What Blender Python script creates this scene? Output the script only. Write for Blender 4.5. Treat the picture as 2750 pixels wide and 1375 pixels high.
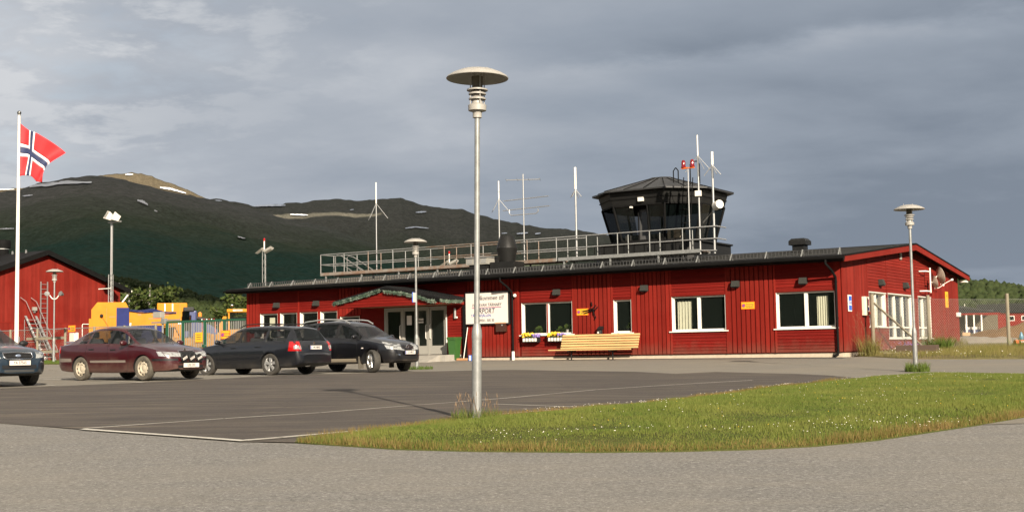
import bpy, bmesh, math, random
import numpy as np
from math import sin, cos, tan, pi, radians, sqrt, atan2
from mathutils import Vector, Matrix
from mathutils.bvhtree import BVHTree

# ---------------------------------------------------------------- scene, camera, sky, sun
scene = bpy.context.scene
for o in list(bpy.data.objects):
    bpy.data.objects.remove(o)
col = scene.collection
EYE = 1.0                      # the camera's height; all site levels are given relative to it
cam_data = bpy.data.cameras.new('camera')
cam = bpy.data.objects.new('camera', cam_data)
col.objects.link(cam)
cam_data.sensor_width = 36
cam_data.lens = 3358.88 / 2750 * 36
cam_data.clip_start = .1
cam_data.clip_end = 60000
PITCH, ROLL = .0752660, -.0175635
fw_ = Vector((0, cos(PITCH), sin(PITCH)))
up_ = Vector((0, -sin(PITCH), cos(PITCH)))
rt_ = Vector((1, 0, 0))
cx_ = rt_ * cos(ROLL) + up_ * sin(ROLL)
cy_ = -rt_ * sin(ROLL) + up_ * cos(ROLL)
cam.matrix_world = Matrix(((cx_.x, cy_.x, -fw_.x, 0), (cx_.y, cy_.y, -fw_.y, 0), (cx_.z, cy_.z, -fw_.z, EYE), (0, 0, 0, 1)))
scene.camera = cam
scene.view_settings.view_transform = 'Standard'
scene.view_settings.look = 'None'
scene.view_settings.exposure = 1.0
scene.view_settings.gamma = 1
scene.view_settings.use_curve_mapping = False
scene.render.engine = 'CYCLES'

SUN_EL = radians(23)
SUN_AZ = Vector((.31, -.951))          # horizontal direction towards the sun: behind the camera, to the right
sun_data = bpy.data.lights.new('sun', 'SUN')
sun_data.energy = 5.0
sun_data.angle = radians(.55)
sun_data.color = (1, .88, .72)
sun = bpy.data.objects.new('sun', sun_data)
col.objects.link(sun)
to_sun = Vector((SUN_AZ.x * cos(SUN_EL), SUN_AZ.y * cos(SUN_EL), sin(SUN_EL)))
sun.rotation_euler = to_sun.to_track_quat('Z', 'Y').to_euler()
sun.location = (40, -60, 60)

world = bpy.data.worlds.new('World')
scene.world = world
world.use_nodes = True
wn, wl = world.node_tree.nodes, world.node_tree.links
wn.clear()
def N(tree_nodes, t, **kw):
    n = tree_nodes.new(t)
    for k, v in kw.items():
        if k.startswith('i_'):
            key = k[2:]
            key = int(key) if key.isdigit() else key
            n.inputs[key].default_value = v
        else:
            setattr(n, k, v)
    return n
def wmath(op, a, b=None, clamp=False):
    n = wn.new('ShaderNodeMath'); n.operation = op; n.use_clamp = clamp
    for i, s in enumerate((a, b)):
        if s is None: continue
        if isinstance(s, (int, float)): n.inputs[i].default_value = s
        else: wl.new(s, n.inputs[i])
    return n.outputs[0]
def wmap(s, a, b, c, d):
    n = wn.new('ShaderNodeMapRange'); n.interpolation_type = 'SMOOTHSTEP'
    wl.new(s, n.inputs[0])
    for i, v in enumerate((a, b, c, d)): n.inputs[i + 1].default_value = v
    return n.outputs[0]
def wmix(f, a, b):
    n = wn.new('ShaderNodeMix'); n.data_type = 'RGBA'
    for key, s in ((0, f), (6, a), (7, b)):
        if isinstance(s, (int, float)): n.inputs[key].default_value = s
        elif isinstance(s, tuple): n.inputs[key].default_value = (*s, 1)
        else: wl.new(s, n.inputs[key])
    return n.outputs[2]
sky = N(wn, 'ShaderNodeTexSky', sky_type='NISHITA', sun_disc=False)
sky.sun_elevation = SUN_EL
sky.sun_rotation = atan2(to_sun.x, to_sun.y)
sky.air_density = 1.2; sky.dust_density = .6
tc = N(wn, 'ShaderNodeTexCoord')
sep = N(wn, 'ShaderNodeSeparateXYZ'); wl.new(tc.outputs['Generated'], sep.inputs[0])
dx, dy, dz = sep.outputs
# overcast deck: the view direction meets a flat layer, so clouds shrink and flatten towards the horizon
den = wmath('ADD', wmath('MAXIMUM', dz, 0.0), .16)
cmb = N(wn, 'ShaderNodeCombineXYZ')
wl.new(wmath('DIVIDE', dx, den), cmb.inputs[0]); wl.new(wmath('DIVIDE', dy, den), cmb.inputs[1])
def wnoise(scale, detail, rough, dist=0, off=(0, 0, 0), stretch=(1, 1, 1), rot=0):
    mp = N(wn, 'ShaderNodeMapping'); wl.new(cmb.outputs[0], mp.inputs[0])
    mp.inputs[1].default_value = off; mp.inputs[3].default_value = stretch; mp.inputs[2].default_value = (0, 0, rot)
    n = N(wn, 'ShaderNodeTexNoise'); wl.new(mp.outputs[0], n.inputs[0])
    n.inputs['Scale'].default_value = scale; n.inputs['Detail'].default_value = detail
    n.inputs['Roughness'].default_value = rough; n.inputs['Distortion'].default_value = dist
    return n.outputs[0]
n_big = wnoise(.42, 3, .5, .5, (3.1, 1.7, 0), (1, 1.1, 1), .5)
n_mid = wnoise(1.1, 6, .55, .25, (7.3, 2.2, 0), (.9, 1.25, 1), .62)
n_fine = wnoise(3.6, 7, .60, .15, (1.3, 9.2, 0), (1, 1.1, 1), .5)
# the weather: clearing towards the left, rain-dark to the right
side = wmath('ADD', wmath('MULTIPLY', dx, -1.0), wmath('MULTIPLY', dz, 1.15))
clear = wmap(side, -.40, .85, 0, 1)
lum = wmath('ADD', wmath('MULTIPLY', n_big, .50), wmath('ADD', wmath('MULTIPLY', n_mid, .36), wmath('MULTIPLY', n_fine, .13)))
lum = wmath('ADD', lum, wmath('MULTIPLY', wmath('SUBTRACT', clear, .30), .24))
def wdot(v):
    n = wn.new('ShaderNodeVectorMath'); n.operation = 'DOT_PRODUCT'; wl.new(tc.outputs['Generated'], n.inputs[0]); n.inputs[1].default_value = v
    return n.outputs['Value']
wob = wmath('MULTIPLY', wmath('SUBTRACT', n_fine, .5), .035)
# a long pale roll of cloud crossing to the upper right, a grey shelf above it, a darker bank left of the middle, a pale slot low on the right
bs = wmath('ADD', wdot((.1192, .2046, -.9716)), wob)
ahead = wmath('MULTIPLY', wmap(dx, -.06, .12, 0, 1), wmap(dy, .1, .6, 0, 1))
roll = wmath('MULTIPLY', wmath('MULTIPLY', wmap(wmath('ABSOLUTE', bs), 0., .020, .11, 0), ahead), wmap(n_mid, .35, .6, .4, 1.1))
shelf = wmath('MULTIPLY', wmath('MULTIPLY', wmap(bs, -.060, -.014, 0, -.06), wmap(bs, -.016, .0, 1, 0)), ahead)
bank = wmap(wmath('ADD', wdot((-.215, .955, .200)), wmath('MULTIPLY', wob, .7)), .988, .9985, 0, -.075)
slot = wmath('MULTIPLY', wmath('MULTIPLY', wmap(wmath('ABSOLUTE', wmath('SUBTRACT', wmath('ADD', dz, wmath('MULTIPLY', wob, .35)), .047)), .004, .016, .11, 0), wmap(dx, .22, .36, 0, 1)), wmap(dy, .1, .5, 0, 1))
rain = wmath('MULTIPLY', wmath('MULTIPLY', wmap(dx, -.08, .34, 0, 1), wmap(dz, .27, .07, 0, -.15)), wmap(dy, -.2, .5, 0, 1))
for q_ in (roll, shelf, bank, slot, rain): lum = wmath('ADD', lum, q_)
rmp = N(wn, 'ShaderNodeValToRGB'); wl.new(lum, rmp.inputs[0])
cr = rmp.color_ramp
cr.elements[0].position = .30; cr.elements[0].color = (.110, .130, .160, 1)
cr.elements[1].position = .80; cr.elements[1].color = (.42, .42, .43, 1)
for p_, c_ in ((.43, (.158, .180, .212)), (.55, (.212, .230, .258)), (.67, (.300, .312, .332))):
    e_ = cr.elements.new(p_); e_.color = (*c_, 1)
# broken cloud: blue gaps and white puffs on the clear side
gap = wmath('MULTIPLY', wmap(n_fine, .50, .66, 0, 1), wmap(side, .36, .75, 0, 1))
skyc = N(wn, 'ShaderNodeMix', data_type='RGBA', blend_type='MULTIPLY')
skyc.inputs[0].default_value = 1
wl.new(sky.outputs[0], skyc.inputs[6]); skyc.inputs[7].default_value = (.085, .085, .085, 1)
cloudc = wmix(wmath('MULTIPLY', gap, .16), rmp.outputs[0], skyc.outputs[2])
puff = wmath('MULTIPLY', wmap(n_fine, .52, .40, 0, 1), wmap(side, .28, .70, 0, .45))
cloudc = wmix(puff, cloudc, (.43, .43, .43))
low = wmap(dz, -.01, .10, .22, 0)
cloudc = wmix(low, cloudc, (.17, .20, .245))
bg = N(wn, 'ShaderNodeBackground'); wl.new(cloudc, bg.inputs[0]); bg.inputs[1].default_value = 1.0
wo = N(wn, 'ShaderNodeOutputWorld'); wl.new(bg.outputs[0], wo.inputs[0])

# ---------------------------------------------------------------- materials
MATS = {}
def mat(name, colr, rough=.6, metal=0., var=0., vscale=8., vcol=None, bump=0., bscale=60., spec=.5, rnd=0., coat=0., trans=0., stretch=(1, 1, 1), coord='Object', detail=5):
    if name in MATS: return MATS[name]
    m = bpy.data.materials.new(name); m.use_nodes = True
    nt = m.node_tree; n = nt.nodes; l = nt.links
    b = n['Principled BSDF']
    b.inputs['Base Color'].default_value = (*colr, 1)
    b.inputs['Roughness'].default_value = rough
    b.inputs['Metallic'].default_value = metal
    b.inputs['Specular IOR Level'].default_value = spec
    if coat: b.inputs['Coat Weight'].default_value = coat; b.inputs['Coat Roughness'].default_value = .04
    src = None
    tcn = n.new('ShaderNodeTexCoord')
    if var or bump:
        mp = n.new('ShaderNodeMapping'); l.new(tcn.outputs[coord], mp.inputs[0]); mp.inputs[3].default_value = stretch
    if var:
        t = n.new('ShaderNodeTexNoise'); l.new(mp.outputs[0], t.inputs[0]); t.inputs['Scale'].default_value = vscale; t.inputs['Detail'].default_value = detail; t.inputs['Roughness'].default_value = .62
        r = n.new('ShaderNodeMapRange'); l.new(t.outputs[0], r.inputs[0]); r.inputs[1].default_value = .32; r.inputs[2].default_value = .72
        mx = n.new('ShaderNodeMix'); mx.data_type = 'RGBA'
        l.new(r.outputs[0], mx.inputs[0])
        c2 = vcol if vcol else tuple(max(0, c * (1 - var)) for c in colr)
        mx.inputs[6].default_value = (*colr, 1); mx.inputs[7].default_value = (*c2, 1)
        src = mx.outputs[2]
    if rnd:
        oi = n.new('ShaderNodeObjectInfo')
        mr = n.new('ShaderNodeMapRange'); l.new(oi.outputs['Random'], mr.inputs[0]); mr.inputs[3].default_value = 1 - rnd; mr.inputs[4].default_value = 1 + rnd
        hs = n.new('ShaderNodeHueSaturation'); l.new(mr.outputs[0], hs.inputs['Value'])
        if src: l.new(src, hs.inputs['Color'])
        else: hs.inputs['Color'].default_value = (*colr, 1)
        src = hs.outputs[0]
    if src: l.new(src, b.inputs['Base Color'])
    if bump:
        t2 = n.new('ShaderNodeTexNoise'); l.new(mp.outputs[0], t2.inputs[0]); t2.inputs['Scale'].default_value = bscale; t2.inputs['Detail'].default_value = 6
        bp = n.new('ShaderNodeBump'); bp.inputs['Strength'].default_value = bump; bp.inputs['Distance'].default_value = .02
        l.new(t2.outputs[0], bp.inputs['Height']); l.new(bp.outputs[0], b.inputs['Normal'])
    MATS[name] = m
    return m
def glass(name, tint=(.02, .025, .025), alpha=.35, rough=.02, ior=1.45):
    if name in MATS: return MATS[name]
    m = bpy.data.materials.new(name); m.use_nodes = True
    n = m.node_tree.nodes; l = m.node_tree.links
    n.remove(n['Principled BSDF'])
    tr = n.new('ShaderNodeBsdfTransparent'); tr.inputs[0].default_value = (*[alpha] * 3, 1)
    gl = n.new('ShaderNodeBsdfGlossy'); gl.inputs['Roughness'].default_value = rough
    fr = n.new('ShaderNodeFresnel'); fr.inputs[0].default_value = ior
    df = n.new('ShaderNodeBsdfDiffuse'); df.inputs[0].default_value = (*tint, 1)
    ad = n.new('ShaderNodeAddShader'); l.new(tr.outputs[0], ad.inputs[0]); l.new(df.outputs[0], ad.inputs[1])
    gm = n.new('ShaderNodeNewGeometry'); bf = n.new('ShaderNodeMath'); bf.operation = 'SUBTRACT'; bf.inputs[0].default_value = 1; l.new(gm.outputs['Backfacing'], bf.inputs[1])
    ff = n.new('ShaderNodeMath'); ff.operation = 'MULTIPLY'; l.new(fr.outputs[0], ff.inputs[0]); l.new(bf.outputs[0], ff.inputs[1])
    mx = n.new('ShaderNodeMixShader'); l.new(ff.outputs[0], mx.inputs[0]); l.new(ad.outputs[0], mx.inputs[1]); l.new(gl.outputs[0], mx.inputs[2])
    l.new(mx.outputs[0], n['Material Output'].inputs[0])
    MATS[name] = m
    return m
def timber_paint(name, base, faded, streak=(1, 1, .12)):
    """painted boards: fading in patches, rain streaks, splash dirt low down, each board a little different"""
    m = bpy.data.materials.new(name); m.use_nodes = True; MATS[name] = m
    n = m.node_tree.nodes; l = m.node_tree.links; b = n['Principled BSDF']
    gp = n.new('ShaderNodeNewGeometry').outputs['Position']
    def nz(scale, st, det=5):
        mp = n.new('ShaderNodeMapping'); l.new(gp, mp.inputs[0]); mp.inputs[3].default_value = st
        t = n.new('ShaderNodeTexNoise'); l.new(mp.outputs[0], t.inputs[0]); t.inputs['Scale'].default_value = scale; t.inputs['Detail'].default_value = det; t.inputs['Roughness'].default_value = .65
        return t.outputs[0]
    def mr(s_, a, b_, c, d):
        r = n.new('ShaderNodeMapRange'); l.new(s_, r.inputs[0])
        for i_, v in enumerate((a, b_, c, d)): r.inputs[i_ + 1].default_value = v
        return r.outputs[0]
    def mx(f, a, b_):
        x = n.new('ShaderNodeMix'); x.data_type = 'RGBA'
        for k, v in ((0, f), (6, a), (7, b_)):
            if isinstance(v, tuple): x.inputs[k].default_value = (*v, 1)
            elif isinstance(v, float): x.inputs[k].default_value = v
            else: l.new(v, x.inputs[k])
        return x.outputs[2]
    c = mx(mr(nz(.55, (1, 1, 1.4)), .36, .66, 0, .85), base, faded)
    c = mx(mr(nz(5.5, streak), .50, .74, 0, .38), c, tuple(v * .62 for v in base))
    c = mx(mr(nz(26., (1, 1, .5), 3), .62, .80, 0, .35), c, tuple(min(1, v * 1.5 + .006) for v in faded))
    oi = n.new('ShaderNodeObjectInfo'); hs = n.new('ShaderNodeHueSaturation'); l.new(mr(oi.outputs['Random'], 0, 1, .84, 1.14), hs.inputs['Value']); l.new(c, hs.inputs['Color']); c = hs.outputs[0]
    sp = n.new('ShaderNodeSeparateXYZ'); l.new(gp, sp.inputs[0])
    ad = n.new('ShaderNodeMath'); ad.operation = 'MULTIPLY_ADD'; l.new(nz(3., (1, 1, .6)), ad.inputs[0]); ad.inputs[1].default_value = .9; l.new(sp.outputs[2], ad.inputs[2])
    c = mx(mr(ad.outputs[0], 1.10, 1.65, .55, 0), c, (.13, .062, .042))
    l.new(c, b.inputs['Base Color']); b.inputs['Roughness'].default_value = .75; b.inputs['Specular IOR Level'].default_value = .12
    bp = n.new('ShaderNodeBump'); bp.inputs['Strength'].default_value = .3; bp.inputs['Distance'].default_value = .01; l.new(nz(20., streak), bp.inputs['Height']); l.new(bp.outputs[0], b.inputs['Normal'])
    return m
RED = timber_paint('red_paint', (.168, .0108, .0062), (.190, .0170, .0105))
REDH = timber_paint('red_paint_planks', (.136, .0064, .0040), (.156, .0105, .0068), (.14, .14, 1))
REDG = timber_paint('red_paint_gable', (.155, .0125, .0078), (.182, .0195, .0130))
REDC = mat('red_under_paint', (.095, .006, .004), .75, spec=.1)
WHITE = mat('white_paint', (.72, .69, .62), .5, var=.08, vscale=4)
GREYW = mat('grey_frame_paint', (.26, .25, .22), .5)
BLACK = mat('black_metal', (.009, .009, .009), .75, var=.3, vscale=3, spec=.06)
DARK = mat('dark_sheet_metal', (.013, .013, .0125), .5, var=.3, vscale=2.0, spec=.25)
ROOF = mat('grey_roof_felt', (.034, .034, .032), .85, var=.35, vscale=1.2, bump=.2, bscale=40, spec=.1)
ROOFL = mat('pale_roof_sheet', (.17, .155, .13), .8, var=.2, vscale=1.2, spec=.1)
ROOFD = mat('black_roof_felt', (.015, .015, .016), .7, var=.4, vscale=1.4, bump=.25, bscale=50, spec=.06)
GALV = mat('galvanised_steel', (.27, .275, .265), .5, metal=.35, var=.32, vscale=9, bump=.05, bscale=90, coord='Object')
GALVD = mat('weathered_steel', (.24, .225, .20), .6, metal=.3, var=.45, vscale=3.5, vcol=(.19, .10, .055))
ALU = mat('bright_aluminium', (.42, .42, .41), .35, metal=.6, var=.15, vscale=5)
LAMPM = mat('lamp_enamel', (.33, .315, .285), .45, var=.15, vscale=6)
CONC = mat('concrete', (.50, .42, .32), .85, var=.22, vscale=6, bump=.3, bscale=60)
CONCG = mat('grey_concrete', (.33, .31, .27), .85, var=.25, vscale=5, bump=.3, bscale=60)
WOODY = mat('varnished_pine', (.62, .40, .17), .45, var=.25, vscale=6, stretch=(.2, 3, 3), rnd=.06)
WOODF = mat('weathered_post', (.24, .21, .15), .85, var=.35, vscale=9, stretch=(4, 4, .5), bump=.3, bscale=30)
GLASS = glass('window_glass', (.003, .004, .0035), .86)
GLASSD = glass('dark_tower_glass', (.002, .003, .003), .20)
CURT = mat('pale_curtain', (.62, .62, .46), .9, var=.15, vscale=5, stretch=(6, 6, .3))
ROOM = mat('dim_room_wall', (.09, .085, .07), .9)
ORANGE = mat('orange_sign_paint', (.70, .125, .008), .5)
YSIGN = mat('yellow_sign_paint', (.74, .37, .012), .5)
SIGNW = mat('sign_white', (.62, .57, .52), .5, var=.05, vscale=3)
INK = mat('sign_ink', (.03, .03, .045), .6)
INKB = mat('sign_blue_ink', (.03, .07, .30), .6)
INKR = mat('sign_red_ink', (.55, .04, .05), .6)
BLUE = mat('sign_blue', (.02, .11, .50), .45)
GREENB = mat('green_plastic', (.034, .105, .022), .5, var=.15, vscale=4)
RUBBER = mat('tyre_rubber', (.022, .021, .020), .8, var=.5, vscale=7, vcol=(.05, .045, .036))
BLACKP = mat('black_plastic', (.012, .012, .0125), .55, spec=.3)
CHROME = mat('chrome_trim', (.75, .75, .75), .15, metal=1)
LENSR = mat('red_lens', (.34, .008, .008), .12, coat=.6)
LENSD = mat('dark_red_lens', (.16, .004, .006), .15, coat=.5)
LENSW = mat('clear_lens', (.48, .49, .48), .12, metal=.35, coat=1., var=.5, vscale=22)
LENSO = mat('amber_lens', (.75, .22, .03), .2, coat=.5)
YEL = mat('machine_yellow', (.47, .188, .0035), .55, var=.18, vscale=2, spec=.2)
YELD = mat('dusty_machine_yellow', (.38, .178, .022), .7, var=.35, vscale=4, vcol=(.24, .12, .03))
TARP = mat('blue_tarpaulin', (.008, .016, .115), .6, spec=.2, var=.3, vscale=3, bump=.4, bscale=6)
GREENG = mat('green_gate_paint', (.014, .075, .040), .5, var=.2, vscale=3)

# ---------------------------------------------------------------- mesh building
class MB:
    def __init__(s): s.v = []; s.f = []; s.m = []
    def add(s, vs, fs, mi=0):
        b = len(s.v); s.v += [tuple(v) for v in vs]
        s.f += [tuple(i + b for i in f) for f in fs]; s.m += [mi] * len(fs); return s
    def box(s, x0, x1, y0, y1, z0, z1, mi=0):
        return s.add([(x0, y0, z0), (x1, y0, z0), (x1, y1, z0), (x0, y1, z0), (x0, y0, z1), (x1, y0, z1), (x1, y1, z1), (x0, y1, z1)],
                     [(0, 3, 2, 1), (4, 5, 6, 7), (0, 1, 5, 4), (1, 2, 6, 5), (2, 3, 7, 6), (3, 0, 4, 7)], mi)
    def bbox(s, x0, x1, y0, y1, z0, z1, r=.02, mi=0):
        """box with its edges taken off"""
        bm = bmesh.new(); bmesh.ops.create_cube(bm, size=1)
        for v in bm.verts:
            v.co = Vector(((x0 + x1) / 2 + v.co.x * (x1 - x0), (y0 + y1) / 2 + v.co.y * (y1 - y0), (z0 + z1) / 2 + v.co.z * (z1 - z0)))
        bmesh.ops.bevel(bm, geom=bm.edges[:], offset=r, segments=2, affect='EDGES', profile=.6)
        bm.verts.index_update()
        s.add([v.co[:] for v in bm.verts], [[v.index for v in f.verts] for f in bm.faces], mi); bm.free(); return s
    def prism(s, pts, vec, mi=0):
        n = len(pts); vec = Vector(vec)
        p = [Vector(q) for q in pts]
        return s.add([*p, *[q + vec for q in p]], [tuple(range(n))[::-1], tuple(range(n, 2 * n))] + [(i, (i + 1) % n, n + (i + 1) % n, n + i) for i in range(n)], mi)
    def cyl(s, p0, p1, r0, r1=None, n=12, cap=True, mi=0):
        r1 = r0 if r1 is None else r1
        p0, p1 = Vector(p0), Vector(p1); d = (p1 - p0).normalized()
        a = d.orthogonal().normalized(); b = d.cross(a)
        vs = [p + (a * cos(2 * pi * i / n) + b * sin(2 * pi * i / n)) * r for p, r in ((p0, r0), (p1, r1)) for i in range(n)]
        fs = [(i, (i + 1) % n, n + (i + 1) % n, n + i) for i in range(n)]
        if cap: fs += [tuple(range(n))[::-1], tuple(range(n, 2 * n))]
        return s.add(vs, fs, mi)
    def tube(s, pts, r, n=6, mi=0, closed=False):
        P = [Vector(p) for p in pts]; m = len(P); vs = []; fs = []
        a = None
        for i, p in enumerate(P):
            t = (P[(i + 1) % m] - P[i - 1]) if closed else (P[min(i + 1, m - 1)] - P[max(i - 1, 0)])
            t.normalize()
            a = t.orthogonal().normalized() if a is None else (a - t * a.dot(t)).normalized()
            b = t.cross(a); rr = r[i] if isinstance(r, (list, tuple)) else r
            vs += [p + (a * cos(2 * pi * k / n) + b * sin(2 * pi * k / n)) * rr for k in range(n)]
        for i in range(m if closed else m - 1):
            j = (i + 1) % m
            fs += [(i * n + k, i * n + (k + 1) % n, j * n + (k + 1) % n, j * n + k) for k in range(n)]
        if not closed: fs += [tuple(range(n))[::-1], tuple((m - 1) * n + k for k in range(n))]
        return s.add(vs, fs, mi)
    def lathe(s, prof, n=24, o=(0, 0, 0), axis='z', mi=0, closed=False):
        vs = []
        for r, z in prof:
            for k in range(n):
                c, d = r * cos(2 * pi * k / n), r * sin(2 * pi * k / n)
                p = (c, d, z) if axis == 'z' else ((c, z, d) if axis == 'y' else (z, c, d))
                vs.append((p[0] + o[0], p[1] + o[1], p[2] + o[2]))
        m = len(prof); fs = []
        for i in range(m if closed else m - 1):
            j = (i + 1) % m
            fs += [(i * n + k, i * n + (k + 1) % n, j * n + (k + 1) % n, j * n + k) for k in range(n)]
        return s.add(vs, fs, mi)
    def grid(s, P, mi=0):
        """P[i][j] points"""
        a, b = len(P), len(P[0])
        return s.add([p for r in P for p in r], [(i * b + j, i * b + j + 1, (i + 1) * b + j + 1, (i + 1) * b + j) for i in range(a - 1) for j in range(b - 1)], mi)
    def blob(s, c, r, seed=0, sub=1, rough=.25, mi=0, flat=1.0):
        bm = bmesh.new(); bmesh.ops.create_icosphere(bm, subdivisions=sub, radius=1)
        rg = random.Random(seed)
        for v in bm.verts: v.co *= 1 + rg.uniform(-rough, rough)
        bm.verts.index_update()
        r = (r, r, r * flat) if isinstance(r, (int, float)) else r
        s.add([(c[0] + v.co.x * r[0], c[1] + v.co.y * r[1], c[2] + v.co.z * r[2]) for v in bm.verts], [[v.index for v in f.verts] for f in bm.faces], mi); bm.free(); return s
    def mesh(s, name, mats, smooth=None, fixn=True):
        me = bpy.data.meshes.new(name); me.from_pydata(s.v, [], s.f)
        for m in (mats if isinstance(mats, (list, tuple)) else [mats]): me.materials.append(m)
        if any(s.m): me.polygons.foreach_set('material_index', s.m)
        if fixn:
            bm = bmesh.new(); bm.from_mesh(me); bmesh.ops.recalc_face_normals(bm, faces=bm.faces[:]); bm.to_mesh(me); bm.free()
        if smooth:
            me.polygons.foreach_set('use_smooth', [True] * len(me.polygons)); me.set_sharp_from_angle(angle=radians(smooth))
        me.update(); return me
    def build(s, name, mats, parent=None, loc=None, rz=None, smooth=None, fixn=True):
        return link(name, s.mesh(name, mats, smooth, fixn), parent, loc, rz)
def link(name, me, parent=None, loc=None, rz=None):
    o = bpy.data.objects.new(name, me); col.objects.link(o)
    if parent: o.parent = parent
    if loc is not None: o.location = loc
    if rz is not None: o.rotation_euler = (0, 0, rz)
    return o
def tag(o, label=None, cat=None, group=None, kind=None):
    for k, v in (('label', label), ('category', cat), ('group', group), ('kind', kind)):
        if v: o[k] = v
    return o
def thing(name, label, cat, loc=(0, 0, 0), rz=0., group=None):
    o = link(name, None, None, loc, rz); o.empty_display_size = .2
    return tag(o, label, cat, group)
def copy_tree(o, parent=None):
    c = o.copy(); col.objects.link(c); c.parent = parent
    for ch in list(o.children): copy_tree(ch, c)
    return c
def text(s, size, matl, parent, loc, rot=(pi / 2, 0, 0), align='CENTER', shear=0., ext=.002, name='lettering', xs=1., bold=.012):
    cu = bpy.data.curves.new('txt', 'FONT'); cu.body = s; cu.size = size; cu.align_x = align; cu.align_y = 'CENTER'; cu.shear = shear; cu.extrude = ext; cu.resolution_u = 2; cu.offset = bold * size
    t = bpy.data.objects.new('txt', cu); col.objects.link(t)
    dg = bpy.context.evaluated_depsgraph_get()
    me = bpy.data.meshes.new_from_object(t.evaluated_get(dg)); me.name = name
    bpy.data.objects.remove(t); bpy.data.curves.remove(cu)
    me.materials.clear(); me.materials.append(matl)
    o = link(name, me, parent, loc); o.rotation_euler = rot; o.scale = (xs, 1, 1)
    return o

# ---------------------------------------------------------------- site frame
YAW = .57022
CO = Vector((11.32476, 43.128))          # front right corner of the terminal
BX = Vector((cos(YAW), -sin(YAW))); BY = Vector((sin(YAW), cos(YAW)))
BZ = EYE - .40                           # level of the paving at the terminal
def W(lx, ly, h=0.):
    p = CO + BX * lx + BY * ly
    return Vector((p.x, p.y, BZ + h))
TC = (-1.15395, 0.00087, 0.01507)
TP = [(-0.48, 15.81, 0.0871), (10.59, 33.12, -0.0814), (-3.29, 42.58, -0.1603), (-21.84, 59.55, 0.038), (-10.2, 33.8, 0.0571), (-7.85, 38.4, -0.0768), (-5.1, 40.4, 0.1302), (-12, 29, 0.0257), (11.2, 43.0, 0.1202), (5.8, 46.5, 0.0397), (-1.3, 51, 0.0261), (-3, 52.2, 0.0048), (-12.4, 58.3, -0.0512), (2, 10, -0.0735), (-5, 10, -0.0171), (8, 12, -0.0136), (14, 44, -0.0006), (20, 58, 0.0067), (25, 44, 0.0564), (7.8, 40.3, -0.0753), (-30, 70, -0.0699), (-25, 50, 0.0135), (20, 28, -0.0621), (15, 20, -0.0042), (-15, 20, 0.0654)]
TPN = np.array(TP)
def zt(x, y):
    """ground level"""
    yy = max(-20., min(y, 72.)); xx = max(-45., min(45., x))
    g = TC[0] + TC[1] * xx + TC[2] * yy + float((TPN[:, 2] * np.exp(-((TPN[:, 0] - x) ** 2 + (TPN[:, 1] - y) ** 2) / 72.)).sum())
    return EYE + g
def ztn(x, y):
    yy = np.clip(y, -20, 72); xx = np.clip(x, -45, 45)
    g = TC[0] + TC[1] * xx + TC[2] * yy
    for a, b, w in TP: g = g + w * np.exp(-((a - x) ** 2 + (b - y) ** 2) / 72.)
    return EYE + g
# ================================================================ SETTING
def node_mat(name):
    m = bpy.data.materials.new(name); m.use_nodes = True; MATS[name] = m
    return m, m.node_tree.nodes, m.node_tree.links, m.node_tree.nodes['Principled BSDF']
def tnoise(n, l, vec, scale, detail=5, rough=.6, stretch=None, rot=0):
    if stretch or rot:
        mp = n.new('ShaderNodeMapping'); l.new(vec, mp.inputs[0]); mp.inputs[3].default_value = stretch or (1, 1, 1); mp.inputs[2].default_value = (0, 0, rot); vec = mp.outputs[0]
    t = n.new('ShaderNodeTexNoise'); l.new(vec, t.inputs[0]); t.inputs['Scale'].default_value = scale; t.inputs['Detail'].default_value = detail; t.inputs['Roughness'].default_value = rough
    return t.outputs[0]
def nmap(n, l, s, a, b, c=0., d=1.):
    r = n.new('ShaderNodeMapRange'); l.new(s, r.inputs[0])
    for i, v in enumerate((a, b, c, d)): r.inputs[i + 1].default_value = v
    return r.outputs[0]
def nmix(n, l, f, a, b, mode='MIX'):
    x = n.new('ShaderNodeMix'); x.data_type = 'RGBA'; x.blend_type = mode
    for key, s in ((0, f), (6, a), (7, b)):
        if isinstance(s, (int, float)): x.inputs[key].default_value = s
        elif isinstance(s, tuple): x.inputs[key].default_value = (*s, 1)
        else: l.new(s, x.inputs[key])
    return x.outputs[2]
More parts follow.
